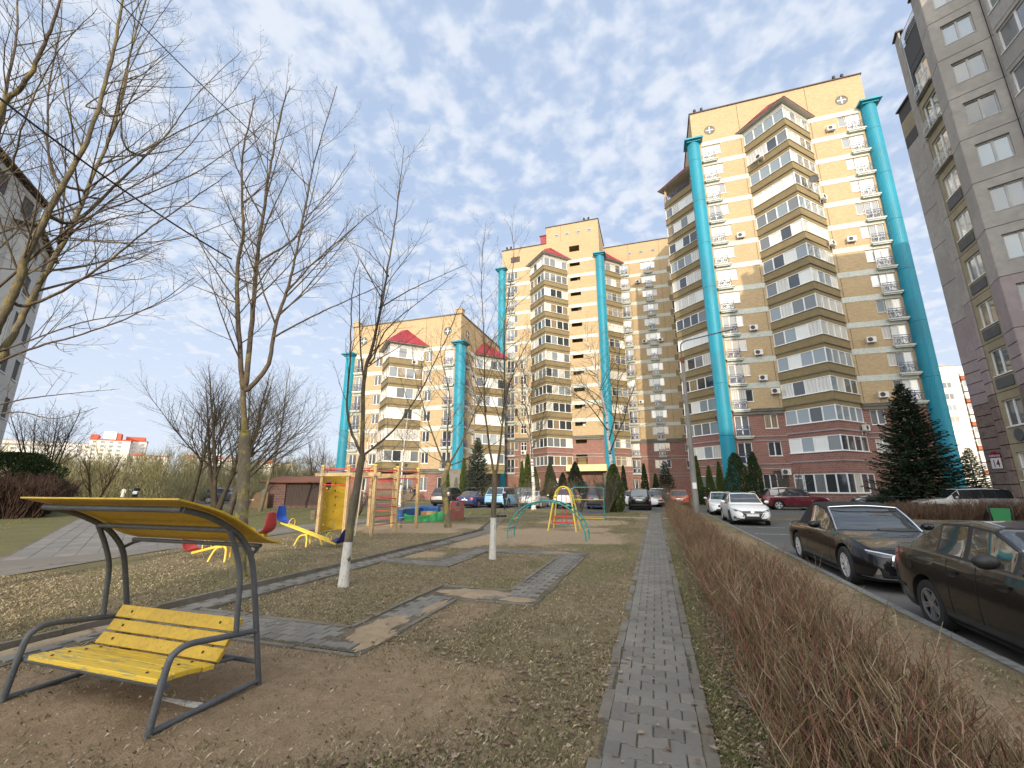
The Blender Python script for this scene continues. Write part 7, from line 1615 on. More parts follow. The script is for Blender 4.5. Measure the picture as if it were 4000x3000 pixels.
def wheel(rw, wd, spokes, rim_mat, twin=True):
    def mk():
        t = MB(); prof = [(rw*0.64,-wd*0.46),(rw*0.70,-wd*0.5),(rw*0.93,-wd*0.5),(rw*0.985,-wd*0.40),(rw,-wd*0.25),(rw,wd*0.25),(rw*0.985,wd*0.40),(rw*0.93,wd*0.5),(rw*0.70,wd*0.5),(rw*0.64,wd*0.46)]; n = 30
        vs = [(r_*math.cos(2*math.pi*k/n), y, r_*math.sin(2*math.pi*k/n)) for r_, y in prof for k in range(n)]; m = len(prof)
        t.add(vs, [(i*n+k, i*n+(k+1)%n, ((i+1)%m)*n+(k+1)%n, ((i+1)%m)*n+k) for i in range(m) for k in range(n)])
        r = MB(); r.cm = 1; r.add([(rw*0.66*math.cos(2*math.pi*k/n), 0.0, rw*0.66*math.sin(2*math.pi*k/n)) for k in range(n)]+[(rw*0.66*math.cos(2*math.pi*k/n), 0.02, rw*0.66*math.sin(2*math.pi*k/n)) for k in range(n)], [tuple(range(n)), tuple(range(2*n-1,n-1,-1))]); r.cm = 0
        for q0, q1 in ((0.60,0.675),):
            for y0, y1 in ((-wd*0.47,-wd*0.36),(wd*0.36,wd*0.47)):
                vs = [(rw*q*math.cos(2*math.pi*k/n), y, rw*q*math.sin(2*math.pi*k/n)) for q, y in ((q0,y0),(q1,y0),(q1,y1),(q0,y1)) for k in range(n)]; r.add(vs, [(i*n+k, i*n+(k+1)%n, ((i+1)%4)*n+(k+1)%n, ((i+1)%4)*n+k) for i in range(4) for k in range(n)])
        for sg in (-1, 1):
            for k in range(spokes):
                a = 2*math.pi*k/spokes
                for da in ((-0.13, 0.13) if twin else (0,)):
                    h = 0.018 if twin else 0.019; p0 = (rw*0.12*math.cos(a+da), rw*0.12*math.sin(a+da)); p1 = (rw*0.63*math.cos(a+da*0.8), rw*0.63*math.sin(a+da*0.8)); tx, tz = -math.sin(a)*h, math.cos(a)*h
                    y0, y1 = sg*wd*0.30, sg*wd*0.44; r.add([(p0[0]-tx,y1,p0[1]-tz),(p1[0]-tx*1.25,y1*1.02,p1[1]-tz*1.25),(p1[0]+tx*1.25,y1*1.02,p1[1]+tz*1.25),(p0[0]+tx,y1,p0[1]+tz),(p0[0]-tx,y0,p0[1]-tz),(p1[0]-tx*1.25,y0,p1[1]-tz*1.25),(p1[0]+tx*1.25,y0,p1[1]+tz*1.25),(p0[0]+tx,y0,p0[1]+tz)], [(0,1,2,3),(0,4,5,1),(2,6,7,3),(1,5,6,2)] if sg > 0 else [(3,2,1,0),(1,5,4,0),(3,7,6,2),(2,6,5,1)])
            nn = 10; r.add([(rw*0.17*math.cos(2*math.pi*k/nn), sg*wd*0.46, rw*0.17*math.sin(2*math.pi*k/nn)) for k in range(nn)]+[(rw*0.2*math.cos(2*math.pi*k/nn), sg*wd*0.3, rw*0.2*math.sin(2*math.pi*k/nn)) for k in range(nn)], [tuple(range(nn))]+[(k,(k+1)%nn,(k+1)%nn+nn,k+nn) for k in range(nn)])
        return t.mesh('tyre', 'rubber', True), r.mesh('rim', [rim_mat, 'lamp_dark'])
    return cached(('wheel', rw, wd, spokes, rim_mat, twin), mk)
def mirror_mesh(mat):
    def mk():
        bm = bmesh.new(); bmesh.ops.create_icosphere(bm, subdivisions=2, radius=1.0); me = bpy.data.meshes.new('mirror')
        for v in bm.verts: v.co = Vector((v.co.x*0.075*(1 if v.co.x > 0 else 0.45), v.co.y*0.115, v.co.z*0.075))
        bm.to_mesh(me); bm.free(); me.materials.append(MATS[mat]); me.polygons.foreach_set('use_smooth', [True]*len(me.polygons)); return me
    return cached(('mir', mat), mk)
def car(S, paint, x, y, rz, label, name='parked_car', cat='car', group='cars parked around the yard', rim='alloy', spokes=5, twin=True, detail=True, plate=None, roofm=None, mirror=None, extra=None, steer=0.0, glassm='car_glass'):
    key = S['key']; root = empty(name, (x, y, RZ0), rz, label, cat, group)
    full = cached(('carb', key), lambda: car_body(S)); cst = cached(('carc', key), lambda: Caster(full))
    bm_ = cached(('cb', key, paint), lambda: split_mesh(full, lambda m: m in (0,3,4,5), 'body', [paint, 'car_trim', 'car_trim', 'car_trim', 'car_trim', 'fabric_top' if S.get('soft') else (roofm or paint)]))
    body = link('body', bm_, root)
    for k, m in enumerate(cached(('ws', key, glassm), lambda: islands(split_mesh(full, lambda m: m == 1, 'w', [glassm]*6)))):
        cx_ = sum(v.co.x for v in m.vertices)/len(m.vertices); link('windscreen' if cx_ > 0 else 'rear_window', m, root)
    for m in cached(('sg', key), lambda: islands(split_mesh(full, lambda m: m == 2, 'w', ['car_glass']*6))): link('side_window', m, root)
    W2 = S['W']/2; wd = S.get('ww', 0.21)
    for i, xw in enumerate(S['axles']):
        for sg in (-1, 1):
            tm, rm_ = wheel(S['rw'], wd, spokes, rim, twin); Mw = T(xw, sg*(W2-wd/2-0.015), S['rw']-0.004) @ RZ(steer if i == 0 else 0) @ Matrix.Rotation(rnd.uniform(0, 6), 4, 'Y'); wo = link('wheel', tm, root, Mw); link('rim', rm_, wo)
    for sg in (-1, 1):
        mx = S['xc']-0.42; mo = link('mirror', mirror_mesh(mirror or paint), root, T(mx, sg*(W2*0.97+0.13), S['zbelt']+0.10)); 
        link('mirror_stalk', cached('mst', lambda: MB().box(-0.03,0.03,-0.12,0.05,-0.06,-0.01).mesh('mirror_stalk', 'car_trim')), mo, Matrix.Scale(sg, 4, (0,1,0)))
    def pt(poly, view, mat, nm, off=0.005, cut=0.07):
        k = ('pt', key, nm, view, mat, tuple(map(tuple, poly))); return link(nm, cached(k, lambda: cst.patch(poly, view, mat, off, nm, cut)), root)
    def sym(poly, view, mat, nm, off=0.005, cut=0.07):
        pt(poly, view, mat, nm, off, cut); return pt([(-a, b) for a, b in poly][::-1], view, mat, nm, off, cut)
    Lh = S['L']/2; zf, zt = S['zf'], S['zt']; Wf = W2*0.78
    if extra: extra(pt, sym, root, S)
    if S.get('lights', True):
        if 'head' in S: sym(S['head'], 'front', S.get('headm', 'lamp_clear'), 'headlight', 0.006, 0.05)
        if 'grille' in S: pt(S['grille'], 'front', 'car_trim', 'grille', 0.006)
        if 'intake' in S: pt(S['intake'], 'front', 'car_trim', 'air_intake', 0.005)
        if 'tail' in S: sym(S['tail'], 'rear', 'lamp_red', 'tail_light', 0.006, 0.05)
        pt([(-0.26, S['plate_r']), (0.26, S['plate_r']), (0.26, S['plate_r']+0.115), (-0.26, S['plate_r']+0.115)], 'rear', 'plate_white', 'number_plate', 0.012)
        pt([(-0.26, S['plate_f']), (0.26, S['plate_f']), (0.26, S['plate_f']+0.115), (-0.26, S['plate_f']+0.115)], 'front', 'plate_white', 'number_plate', 0.014)
        pt([(-W2*0.8, S.get('clear',0.17)+0.16), (W2*0.8, S.get('clear',0.17)+0.16), (W2*0.8, S.get('clear',0.17)+0.28), (-W2*0.8, S.get('clear',0.17)+0.28)], 'rear', 'car_trim', 'rear_bumper', 0.004)
    for v in ('left', 'right'):
        for xdoor in S.get('seams', ()):
            zb_, zt_ = S.get('clear',0.17)+0.10, S['zbelt']-0.02; pt([(xdoor-0.006, zb_), (xdoor+0.006, zb_), (xdoor+0.006, zt_), (xdoor-0.006, zt_)], v, 'seam', 'door_seam', 0.002, 0.12)
        for xh in S.get('handles', ()): pt([(xh-0.10, S['zbelt']-0.155), (xh+0.10, S['zbelt']-0.145), (xh+0.10, S['zbelt']-0.115), (xh-0.10, S['zbelt']-0.125)], v, S.get('handlem', paint), 'door_handle', 0.022, 0.2)
        if 'sill' in S: pt([(S['axles'][1]+S['rw']+0.08, S.get('clear',0.17)+0.03), (S['axles'][0]-S['rw']-0.08, S.get('clear',0.17)+0.03), (S['axles'][0]-S['rw']-0.08, S.get('clear',0.17)+0.12), (S['axles'][1]+S['rw']+0.08, S.get('clear',0.17)+0.12)], v, S['sill'], 'sill', 0.006, 0.3)
    return root
def spec(key, L_, W, H, wb, rw, fo, kind, **k):
    Lh = L_/2; ax0 = Lh-fo; S = dict(key=key, L=L_, W=W, H=H, rw=rw, axles=(ax0, ax0-wb), kind=kind)
    if kind == 'sedan': S.update(xc=ax0-0.52, xr0=ax0-1.28, xr1=-Lh+1.42, xd=-Lh+0.62, zc=0.62*H, zd=0.68*H, zf=0.50*H, zt=0.655*H, zbelt=0.635*H)
    if kind == 'wagon': S.update(xc=ax0-0.45, xr0=ax0-1.18, xr1=-Lh+0.55, xd=-Lh+0.12, zc=0.63*H, zd=0.66*H, zf=0.50*H, zt=0.62*H, zbelt=0.62*H)
    if kind == 'suv': S.update(xc=ax0-0.35, xr0=ax0-1.02, xr1=-Lh+0.60, xd=-Lh+0.13, zc=0.635*H, zd=0.67*H, zf=0.555*H, zt=0.63*H, zbelt=0.625*H, clear=0.22)
    S.update(k)
    S.setdefault('ws', (S['xr0']+0.03, S['xc']-0.05)); S.setdefault('rw_', (S['xd']+0.06, S['xr1']-0.05) if kind == 'sedan' else (-Lh+0.10, S['xr1']-0.04))
    xb = (S['xr0']+S['xr1'])/2+0.1; S.setdefault('win', [(xb+0.04, S['xc']-0.42), (S['axles'][1]+0.28, xb-0.04)] if kind == 'sedan' else [(xb+0.04, S['xc']-0.36), (S['axles'][1]+0.22, xb-0.04), (S['xr1']-0.06 if kind != 'sedan' else 0, S['axles'][1]+0.14)])
    S.setdefault('seams', (S['xc']-0.10, xb, S['axles'][1]+0.30)); S.setdefault('handles', (xb+0.2, S['axles'][1]+0.48)); W2 = W/2; zf = S['zf']; zt = S['zt']
    S.setdefault('head', [(W2*0.50, zf-0.20), (W2*0.80, zf-0.15), (W2*0.86, zf-0.03), (W2*0.78, zf-0.02), (W2*0.46, zf-0.11)]); S.setdefault('tail', [(W2*0.55, zt-0.20), (W2*0.84, zt-0.24), (W2*0.86, zt-0.06), (W2*0.56, zt-0.07)])
    S.setdefault('grille', [(-W2*0.44, zf-0.22), (W2*0.44, zf-0.22), (W2*0.42, zf-0.09), (-W2*0.42, zf-0.09)]); S.setdefault('intake', [(-W2*0.62, 0.26), (W2*0.62, 0.26), (W2*0.55, 0.40), (-W2*0.55, 0.40)])
    S.setdefault('plate_r', zt-0.32); S.setdefault('plate_f', 0.42)
    return S
SED = spec('sedan', 4.75, 1.84, 1.47, 2.74, 0.33, 0.92, 'sedan')
SUV = spec('suv', 4.72, 1.90, 1.70, 2.80, 0.37, 0.90, 'suv', sill='car_trim', trim_t=3.0)
BIG = spec('bigsuv', 5.0, 1.98, 1.78, 2.97, 0.39, 0.92, 'suv', kr=0.12)
MPV = spec('mpv', 4.32, 1.76, 1.68, 2.69, 0.31, 0.86, 'wagon', zc=0.98, zbelt=0.98, zd=1.05, zt=1.0, zf=0.80, tail=[(0.70,0.66),(0.87,0.66),(0.87,1.02),(0.76,1.02)], plate_r=0.74, clear=0.18)
CUV = spec('cuv', 4.15, 1.78, 1.58, 2.60, 0.33, 0.82, 'suv', zbelt=1.0)
VES = spec('vesta', 4.42, 1.76, 1.50, 2.64, 0.315, 0.86, 'wagon', zbelt=0.93, zc=0.96, zf=0.77, zt=0.93, zd=1.0, head=[(0.43,0.585),(0.72,0.64),(0.80,0.76),(0.74,0.745),(0.44,0.655)], headm='lamp_dark', grille=[(-0.43,0.575),(0.43,0.575),(0.43,0.655),(-0.43,0.655)], intake=[(-0.40,0.27),(0.40,0.27),(0.33,0.40),(0.44,0.565),(-0.44,0.565),(-0.33,0.40)], plate_f=0.425)
LOG = spec('logan', 4.15, 1.56, 1.36, 2.42, 0.29, 0.78, 'sedan', zbelt=0.90, zc=0.90, zf=0.74, zd=0.965, zt=0.945, xd=-1.58, xr1=-0.88, clear=0.15, tumble=0.74, tail=[(0.50,0.64),(0.72,0.60),(0.78,0.92),(0.58,0.92)], plate_r=0.62, handlem='car_black_dirty', kr=0.14)
AUD = spec('cabrio', 4.75, 1.74, 1.43, 2.84, 0.325, 0.86, 'sedan', zbelt=0.865, zc=0.885, zf=0.70, zd=0.90, zt=0.87, xc=0.95, xr0=0.28, xr1=-0.72, xd=-1.42, soft=True, rd=0.11, clear=0.13, tumble=0.73, win=[(-0.42,0.62)], rw_=(-1.25,-0.85), ws=(0.30,0.92), seams=(0.88,-0.55), handles=(-0.35,), kf=0.30,
           head=[(0.38,0.56),(0.58,0.575),(0.705,0.625),(0.70,0.665),(0.56,0.645),(0.36,0.605)], headm='lamp_dark', grille=[(-0.46,0.44),(-0.30,0.27),(0.30,0.27),(0.46,0.44),(0.40,0.59),(-0.40,0.59)], intake=[(-0.70,0.24),(0.70,0.24),(0.70,0.30),(-0.70,0.30)], plate_f=0.36, tail=[(0.4,0.66),(0.75,0.66),(0.78,0.78),(0.4,0.76)])
DN = R(-90); UP = R(90)
# near row along the kerb
def logan_x(pt, sym, root, S):
    for v in ('right', 'left'): 
        pt([(-1.62+0.015*k, 0.62+0.0) if False else (-1.42+0.07*math.cos(2*math.pi*k/16), 0.72+0.06*math.sin(2*math.pi*k/16)) for k in range(16)], v, 'seam', 'fuel_flap', 0.003) if v == 'right' else None
        pt([(-2.0,0.40),(-1.62,0.40),(-1.62,0.44),(-2.0,0.44)], v, 'car_trim', 'bumper_strip', 0.006)
        for xx in (0.28, -0.52):
            n = 14; pt([(xx+0.10*math.cos(2*math.pi*k/n), 0.755+0.045*math.sin(2*math.pi*k/n)) for k in range(n)], v, 'car_trim', 'handle_recess', 0.003)
LOG['handles'] = (0.28, -0.52); LOG['seams'] = (0.62, -0.12, -0.62)
car(LOG, 'car_black_dirty', 3.97, 6.19, DN, 'dusty black sedan with grey wheels parked in front of the black convertible', rim='alloy_dark', spokes=5, mirror='car_trim', extra=logan_x)
def audi_x(pt, sym, root, S):
    gp = S['grille']; n = len(gp)
    for k in range(n):
        a, b = gp[k], gp[(k+1)%n]; dx, dy = b[0]-a[0], b[1]-a[1]; l = math.hypot(dx, dy); nx_, ny_ = -dy/l*0.011, dx/l*0.011; pt([(a[0]-nx_,a[1]-ny_),(b[0]-nx_,b[1]-ny_),(b[0]+nx_,b[1]+ny_),(a[0]+nx_,a[1]+ny_)], 'front', 'chrome', 'grille_trim', 0.014, 0.05)
    for z in (0.32,0.36,0.40,0.44,0.48,0.52,0.56): pt([(-0.42,z),(0.42,z),(0.42,z+0.008),(-0.42,z+0.008)], 'front', 'dark_grille', 'grille_bar', 0.011, 0.15)
    pt([(-0.78,0.225),(0.78,0.225),(0.78,0.243),(-0.78,0.243)], 'front', 'chrome', 'bumper_trim', 0.010, 0.06); sym([(0.60,0.245),(0.69,0.25),(0.645,0.40),(0.625,0.40)], 'front', 'chrome', 'intake_blade', 0.012); sym([(0.50,0.26),(0.60,0.26),(0.60,0.38),(0.52,0.36)], 'front', 'car_trim', 'air_intake', 0.006)
    sym([(0.36,0.598),(0.56,0.632),(0.70,0.65),(0.70,0.668),(0.56,0.65),(0.36,0.612)], 'front', 'lamp_clear', 'headlight_lens', 0.009, 0.05)
    for v in ('left','right'): pt([(-1.0,0.83),(0.62,0.845),(0.62,0.86),(-1.0,0.845)], v, 'chrome', 'window_trim', 0.004, 0.2)
    for sg in (-1, 1): MB().tube([tuple(v_) for v_ in bez([(0.93,sg*0.70,0.89),(0.62,sg*0.645,1.14),(0.33,sg*0.60,1.315)], 5)], 0.016, 8).build('windscreen_frame', 'chrome', root, smooth=True)
    MB().tube([tuple(v_) for v_ in bez([(0.33,-0.60,1.315),(0.36,0,1.35),(0.33,0.60,1.315)], 6)], 0.013, 8).build('windscreen_frame', 'chrome', root, smooth=True)
car(AUD, 'car_black', 4.12, 11.65, DN, 'glossy black convertible with a black fabric roof and silver wheels', spokes=9, twin=False, extra=audi_x, mirror='car_black')
def vesta_x(pt, sym, root, S):
    sym([(0.36,0.40),(0.47,0.55),(0.50,0.545),(0.40,0.385)], 'front', 'chrome', 'x_trim', 0.010, 0.05); sym([(0.42,0.245),(0.80,0.27),(0.80,0.295),(0.42,0.265)], 'front', 'chrome', 'bumper_trim', 0.009, 0.06); sym([(0.50,0.30),(0.78,0.30),(0.78,0.41),(0.70,0.40)], 'front', 'car_trim', 'fog_recess', 0.006)
    n = 14; pt([(0.075*math.cos(2*math.pi*k/n), 0.615+0.042*math.sin(2*math.pi*k/n)) for k in range(n)], 'front', 'chrome', 'badge', 0.02); sym([(0.66+0.04*math.cos(2*math.pi*k/8), 0.365+0.03*math.sin(2*math.pi*k/8)) for k in range(8)], 'front', 'lamp_clear', 'fog_light', 0.012); sym([(0.50,0.62),(0.60,0.615),(0.66,0.655),(0.58,0.67)], 'front', 'lamp_clear', 'headlight_lens', 0.012)
    text('5189 CK-7', 0.105, 'seam', root, T(S['L']/2+0.008,0,0.447) @ RZ(R(90)) @ RX90, 'plate_number', 0.001); MB().box(0.70,0.80,0.55,0.62,0.985,1.0).build('permit_sticker', 'sticker_yellow', root, T(0.0,-1.12,0.02))
    for sg in (-1,1): MB().tube([(-1.6,sg*0.60,1.475),(-0.3,sg*0.61,1.52),(0.2,sg*0.60,1.495)], 0.014, 6).build('roof_rail', 'car_white', root, smooth=True)
car(VES, 'car_white', 4.22, 25.55, DN, 'white estate car with black X-shaped nose facing the black convertible', extra=vesta_x, steer=R(-14))
def w2_x(pt, sym, root, S): pt([(-0.9,0.5),(0.9,0.5),(0.6,0.75),(-0.8,0.72)], 'right', 'sticker', 'orange_livery', 0.004)
car(SED, 'car_white', 4.25, 33.6, R(-93), 'white sedan with orange side livery behind the white estate car', extra=w2_x)
def bmw_x(pt, sym, root, S):
    for v in ('left','right'): pt([(-1.55,1.03),(0.85,1.035),(0.85,1.055),(-1.55,1.05)], v, 'chrome', 'window_trim', 0.006, 0.2); pt([(1.0,0.72),(1.12,0.55),(1.16,0.56),(1.06,0.74)], v, 'chrome', 'side_vent', 0.006); pt([(-0.95,0.30),(0.95,0.30),(0.95,0.325),(-0.95,0.325)], v, 'chrome', 'sill_trim', 0.02, 0.3)
    for sg in (-1,1): MB().tube([tuple(v_) for v_ in bez([(-1.85,sg*0.66,1.55),(-1.2,sg*0.68,1.69),(-0.2,sg*0.69,1.72),(0.45,sg*0.68,1.66)], 5)], 0.018, 6).build('roof_rail', 'chrome', root, smooth=True)
car(SUV, 'car_maroon', 10.55, 41.4, R(2), 'dark red SUV with chrome roof rails side-on before the tower entrance', extra=bmw_x, spokes=5)
car(SUV, 'car_dark', 17.4, 42.6, R(178), 'dark SUV half hidden behind the big spruce and brown hedge')
def rail_x(pt, sym, root, S):
    for sg in (-1,1): MB().tube([tuple(v_) for v_ in bez([(-1.85,sg*0.66,1.55),(-1.2,sg*0.68,1.69),(-0.2,sg*0.69,1.72),(0.45,sg*0.68,1.66)], 5)], 0.02, 6).build('roof_rail', 'car_trim', root, smooth=True)
car(SUV, 'car_beige', 17.6, 34.0, R(176), 'pale SUV with black roof bars behind the brown island hedge', extra=rail_x)
# row facing the buildings
car(BIG, 'car_dark', -19.4, 40.1, R(93), 'dark grey SUV with silver tailgate beside the pale birch trunk', extra=lambda pt, sym, root, S: pt([(-0.8,0.62),(0.8,0.62),(0.82,0.92),(-0.82,0.92)], 'rear', 'car_silver', 'tailgate', 0.004), rim='alloy_dark')
def hon_x(pt, sym, root, S): pt([(-0.06,0.80),(0.06,0.80),(0.06,0.86),(-0.06,0.86)], 'rear', 'chrome', 'badge', 0.010)
car(SED, 'car_navy', -15.75, 37.9, R(90), 'navy blue sedan with red tail lights beside the sky blue SUV', extra=hon_x, rim='alloy_dark')
def blue_x(pt, sym, root, S): pt([(-0.80,1.03),(0.80,1.03),(0.80,1.09),(-0.80,1.09)], 'rear', 'car_trim', 'light_bar', 0.006)
BL2 = dict(BIG, key='bigsuv2', tail=[(0.5,1.03),(0.8,1.03),(0.8,1.09),(0.5,1.09)])
car(BL2, 'car_skyblue', -13.3, 38.9, R(88), 'sky blue SUV parked with its tail to the playground', extra=blue_x, rim='alloy_dark')
def pas_x(pt, sym, root, S):
    n = 12; pt([(0.055*math.cos(2*math.pi*k/n), 0.86+0.055*math.sin(2*math.pi*k/n)) for k in range(n)], 'rear', 'car_trim', 'badge', 0.010); sym([(0.66+0.05*math.cos(2*math.pi*k/n), 0.84+0.05*math.sin(2*math.pi*k/n)) for k in range(n)], 'rear', 'lamp_clear', 'reversing_light', 0.014)
car(SED, 'car_silver', -10.35, 39.0, R(88), 'silver sedan parked between the sky blue SUV and the birch', extra=pas_x)
car(SUV, 'car_white', -7.35, 39.2, R(90), 'white SUV with red tail lights behind the yellow hoops'); car(SUV, 'car_grey', -4.55, 38.9, R(90), 'grey SUV behind the rung frame and bare shrub')
car(MPV, 'car_black', -1.27, 38.5, R(90), 'black minivan with its tail at the end of the sidewalk', extra=lambda pt, sym, root, S: (pt([(-0.45,0.93),(0.45,0.93),(0.45,0.955),(-0.45,0.955)], 'rear', 'chrome', 'tailgate_trim', 0.008), sym([(0.74,0.74),(0.86,0.74),(0.86,0.86),(0.75,0.86)], 'rear', 'lamp_clear', 'reversing_light', 0.01), MB().tube([(-2.05,0.1,1.04),(-2.06,-0.3,1.12)], 0.012, 6).build('wiper', 'car_trim', root)), glassm='car_glass_light')
car(CUV, 'car_orange', 1.9, 42.8, R(90), 'orange crossover with a grey roof beside the lamp post', roofm='car_beige', extra=lambda pt, sym, root, S: (pt([(-0.32,0.80),(0.32,0.80),(0.32,0.83),(-0.32,0.83)], 'rear', 'chrome', 'tailgate_trim', 0.012), pt([(-0.6,0.42),(0.6,0.42),(0.6,0.46),(-0.6,0.46)], 'rear', 'chrome', 'bumper_trim', 0.012)))
# second row and far ones
car(SUV, 'car_white', -19.3, 50.0-3.6, R(-80), 'white car roof showing above the dark grey SUV'); car(BIG, 'car_grey', -13.8, 44.6+0.2, R(180), 'dark grey SUV roof showing behind the sky blue SUV')
car(SED, 'car_white', -1.6, 44.3, R(-30), 'white sedan slanting behind the black minivan'); car(SUV, 'car_white', 0.25, 48.4, R(-100), 'white SUV at the back beside the dark bushy yew'); car(VES, 'car_brown', 0.2, 45.2-2.0+2.6, R(80), 'brown estate car right behind the black minivan', group='cars parked around the yard'); car(SED, 'car_grey', -5.2, 48.6, R(-85), 'grey car parked at the wall of the set-back wing')
car(SUV, 'car_grey', -46.8, 38.6, R(25), 'grey SUV seen between the dark bare trunks left of the shed'); car(SUV, 'car_dark', -41.6, 41.4, R(80), 'dark SUV close behind the brick shed')
# ================================================================== people
flat('skin', (0.42,0.25,0.18), 0.6); flat('hair_dark', (0.02,0.015,0.012), 0.7); flat('cloth_black', (0.012,0.012,0.014), 0.9); flat('cloth_cream', (0.55,0.50,0.42), 0.9); flat('cloth_lightblue', (0.35,0.48,0.58), 0.9); flat('cloth_jeans', (0.12,0.16,0.24), 0.9); flat('cloth_white', (0.66,0.66,0.66), 0.9); flat('cloth_navy', (0.015,0.018,0.035), 0.9); flat('cloth_yellow', (0.55,0.38,0.03), 0.9); flat('cloth_red', (0.35,0.03,0.03), 0.9)
def person(x, y, z0, rz, h, label, top, legs, shoes='cloth_black', hair='hair_dark', step=0.18, armf=(0.15,-0.15), hood=None, hands='skin', coat=False, name='person', elbow=(0.1,0.1)):
    root = empty(name, (x, y, z0), rz, label, 'person', 'people in the yard'); s = h/1.75
    J = dict(pel=(0,0,0.95), spi=(0,0,1.18), che=(0.01,0,1.38), nec=(0.01,0,1.50), hea=(0.03,0,1.62), top=(0.02,0,1.70))
    R0 = dict(pel=0.135, spi=0.125, che=0.145, nec=0.055, hea=0.10, top=0.075); E_ = [('pel','spi'),('spi','che'),('che','nec'),('nec','hea'),('hea','top')]; part = {('pel','spi'):'t',('spi','che'):'t',('che','nec'):'s',('nec','hea'):'s',('hea','top'):'s'}
    for sd, sg in (('l',1),('r',-1)):
        st = step*sg; J['hip'+sd] = (0,0.09*sg,0.90); J['kne'+sd] = (st*0.75+0.03,0.10*sg,0.50); J['ank'+sd] = (st*1.4-(0.05 if st < 0 else 0),0.10*sg,0.085+(0.05 if st < 0 else 0)); J['toe'+sd] = (st*1.4+0.16,0.11*sg,0.035)
        R0.update({'hip'+sd:0.10,'kne'+sd:0.062,'ank'+sd:0.045,'toe'+sd:0.04}); E_ += [('pel','hip'+sd),('hip'+sd,'kne'+sd),('kne'+sd,'ank'+sd),('ank'+sd,'toe'+sd)]; part.update({('pel','hip'+sd):'t' if coat else 'l',('hip'+sd,'kne'+sd):'l',('kne'+sd,'ank'+sd):'l',('ank'+sd,'toe'+sd):'f'})
        a = armf[0] if sg > 0 else armf[1]; e = elbow[0] if sg > 0 else elbow[1]; J['sho'+sd] = (0,0.19*sg,1.42); J['elb'+sd] = (a*0.6,0.245*sg,1.15); J['wri'+sd] = (a*1.2+e,0.25*sg,0.93+e*0.8); J['han'+sd] = (a*1.35+e*1.3,0.25*sg,0.85+e*0.9)
        R0.update({'sho'+sd:0.075,'elb'+sd:0.052,'wri'+sd:0.038,'han'+sd:0.034}); E_ += [('che','sho'+sd),('sho'+sd,'elb'+sd),('elb'+sd,'wri'+sd),('wri'+sd,'han'+sd)]; part.update({('che','sho'+sd):'t',('sho'+sd,'elb'+sd):'t',('elb'+sd,'wri'+sd):'t',('wri'+sd,'han'+sd):'h'})
    ks = list(J); me = bpy.data.meshes.new('body'); me.from_pydata([tuple(c*s for c in J[k]) for k in ks], [(ks.index(a), ks.index(b)) for a, b in E_], []); o = bpy.data.objects.new('tmp', me); COL.objects.link(o); o.modifiers.new('skin', 'SKIN')
    for k, d in zip(ks, me.skin_vertices[0].data): r_ = R0[k]*s*(1.12 if coat and k in ('pel','spi','che','hipl','hipr') else 1); d.radius = (r_, r_*(0.8 if k in ('pel','spi','che') else 1)); d.use_root = (k == 'pel')
    ss = o.modifiers.new('sub', 'SUBSURF'); ss.levels = 1; ss.render_levels = 1; dg = bpy.context.evaluated_depsgraph_get(); dg.update(); res = bpy.data.meshes.new_from_object(o.evaluated_get(dg)); bpy.data.objects.remove(o)
    mats = dict(t=top, s='skin', l=legs, f=shoes, h=hands); order = ['t','s','l','f','h']; res.materials.clear(); [res.materials.append(MATS[mats[k]]) for k in order]; segs = [(np.array(J[a])*s, np.array(J[b])*s, part[(a,b)]) for a, b in E_]
    for p in res.polygons:
        c = np.array(p.center); best = min(segs, key=lambda q: np.linalg.norm(c-(q[0]+(q[1]-q[0])*np.clip(np.dot(c-q[0], q[1]-q[0])/max(1e-9, np.dot(q[1]-q[0], q[1]-q[0])), 0, 1)))); k = best[2]
        if k == 's' and c[2] < 1.49*s: k = 't'
        p.material_index = order.index(k); p.use_smooth = True
    link('body', res, root); bm = bmesh.new(); bmesh.ops.create_uvsphere(bm, u_segments=14, v_segments=9, radius=1.0); hm = bpy.data.meshes.new('hair')
    for v in list(bm.verts):
        if v.co.z < -0.15 and v.co.x > -0.2: v.co.z = -0.15
        v.co = Vector(((v.co.x*0.112+0.012-(0.02 if v.co.x > 0.4 else 0))*s, v.co.y*0.105*s, (v.co.z*0.115+1.655)*s))
    bm.to_mesh(hm); bm.free(); hm.materials.append(MATS[hood or hair]); hm.polygons.foreach_set('use_smooth', [True]*len(hm.polygons)); link('hair' if not hood else 'hood', hm, root)
    if coat: MB().lathe([(0.24*s,0.52*s),(0.21*s,0.75*s),(0.175*s,1.0*s),(0.16*s,1.15*s)], 14).build('coat_skirt', top, root, smooth=True)
    return root
person(-64.2, 38.7, 0, R(-40), 1.66, 'woman in a long cream coat walking beside the man with the pram', 'cloth_cream', 'cloth_jeans', coat=True, armf=(0.1,-0.1))
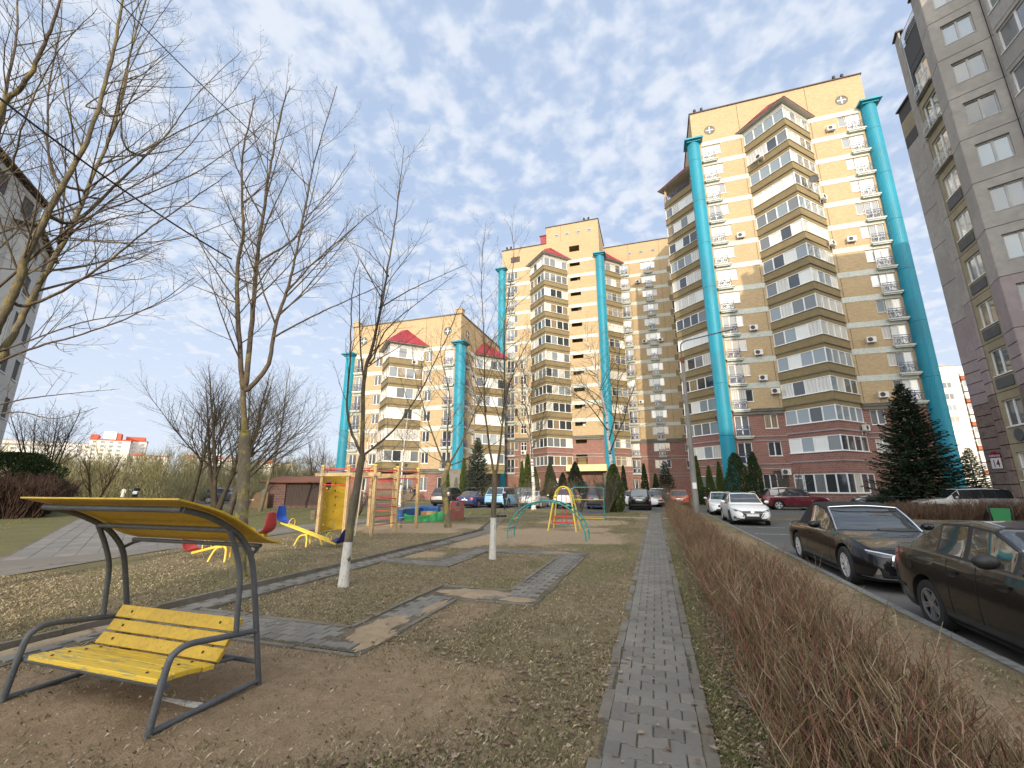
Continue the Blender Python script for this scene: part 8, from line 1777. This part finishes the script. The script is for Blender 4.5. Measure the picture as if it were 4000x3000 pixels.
person(-61.6, 38.6, 0, R(-40), 1.86, 'man in a black coat pushing a pram with a white hood', 'cloth_black', 'cloth_black', armf=(0.35,0.35), elbow=(0.2,0.2), step=0.12)
person(-28.3, 48.7, 0, R(5), 1.72, 'person in black with a dark cap striding past the picket fence', 'cloth_navy', 'cloth_black', step=0.26, armf=(0.2,-0.1), hood='cloth_black')
person(-11.35, 23.3, 0, R(-20), 1.36, 'child in a black vest and white hood behind the boat bow', 'cloth_navy', 'cloth_black', hood='cloth_white', hands='cloth_white', armf=(0.3,0.3), elbow=(0.2,0.2), step=0.05)
person(-11.0, 32.4, 0, R(-100), 1.42, 'child all in black half hidden behind the whitewashed slim tree', 'cloth_black', 'cloth_black', step=0.15)
person(-5.35, 32.2, 0, R(-90), 1.05, 'small child in a yellow jacket behind the rung frame', 'cloth_yellow', 'cloth_jeans', shoes='cloth_red', step=0.08, hair='cloth_yellow')
pr = empty('pram', (-60.95, 38.05, 0), R(-40), 'black pram with a white hood pushed by the man in black', 'pram', None)
MB().extr([(-0.4,0.55),(0.4,0.55),(0.46,0.85),(-0.46,0.85)], 'y', -0.2, 0.2).build('basket', 'cloth_black', pr); mb = MB(); mb.extr([(0.0,0.85)]+[(0.0+0.46*math.cos(math.pi*0.5*k/6), 0.85+0.36*math.sin(math.pi*0.5*k/6)) for k in range(7)], 'y', -0.21, 0.21); mb.build('hood', 'cloth_white', pr)
for px_ in (-0.32, 0.32):
    for py_ in (-0.22, 0.22): MB().tube([(px_+0.14*math.cos(2*math.pi*k/12), py_, 0.14+0.14*math.sin(2*math.pi*k/12)) for k in range(12)], 0.02, 5, closed=True).build('wheel', 'rubber', pr)
MB().tube([(-0.32,-0.2,0.14),(0.2,-0.2,0.6)], 0.015, 5).tube([(0.32,-0.2,0.14),(-0.2,-0.2,0.6)], 0.015, 5).tube([(-0.32,0.2,0.14),(0.2,0.2,0.6)], 0.015, 5).tube([(0.32,0.2,0.14),(-0.2,0.2,0.6)], 0.015, 5).tube([(-0.3,-0.2,0.6),(-0.62,-0.2,1.05),(-0.62,0.2,1.05),(-0.3,0.2,0.6)], 0.015, 5).build('frame', 'dark_grille', pr)
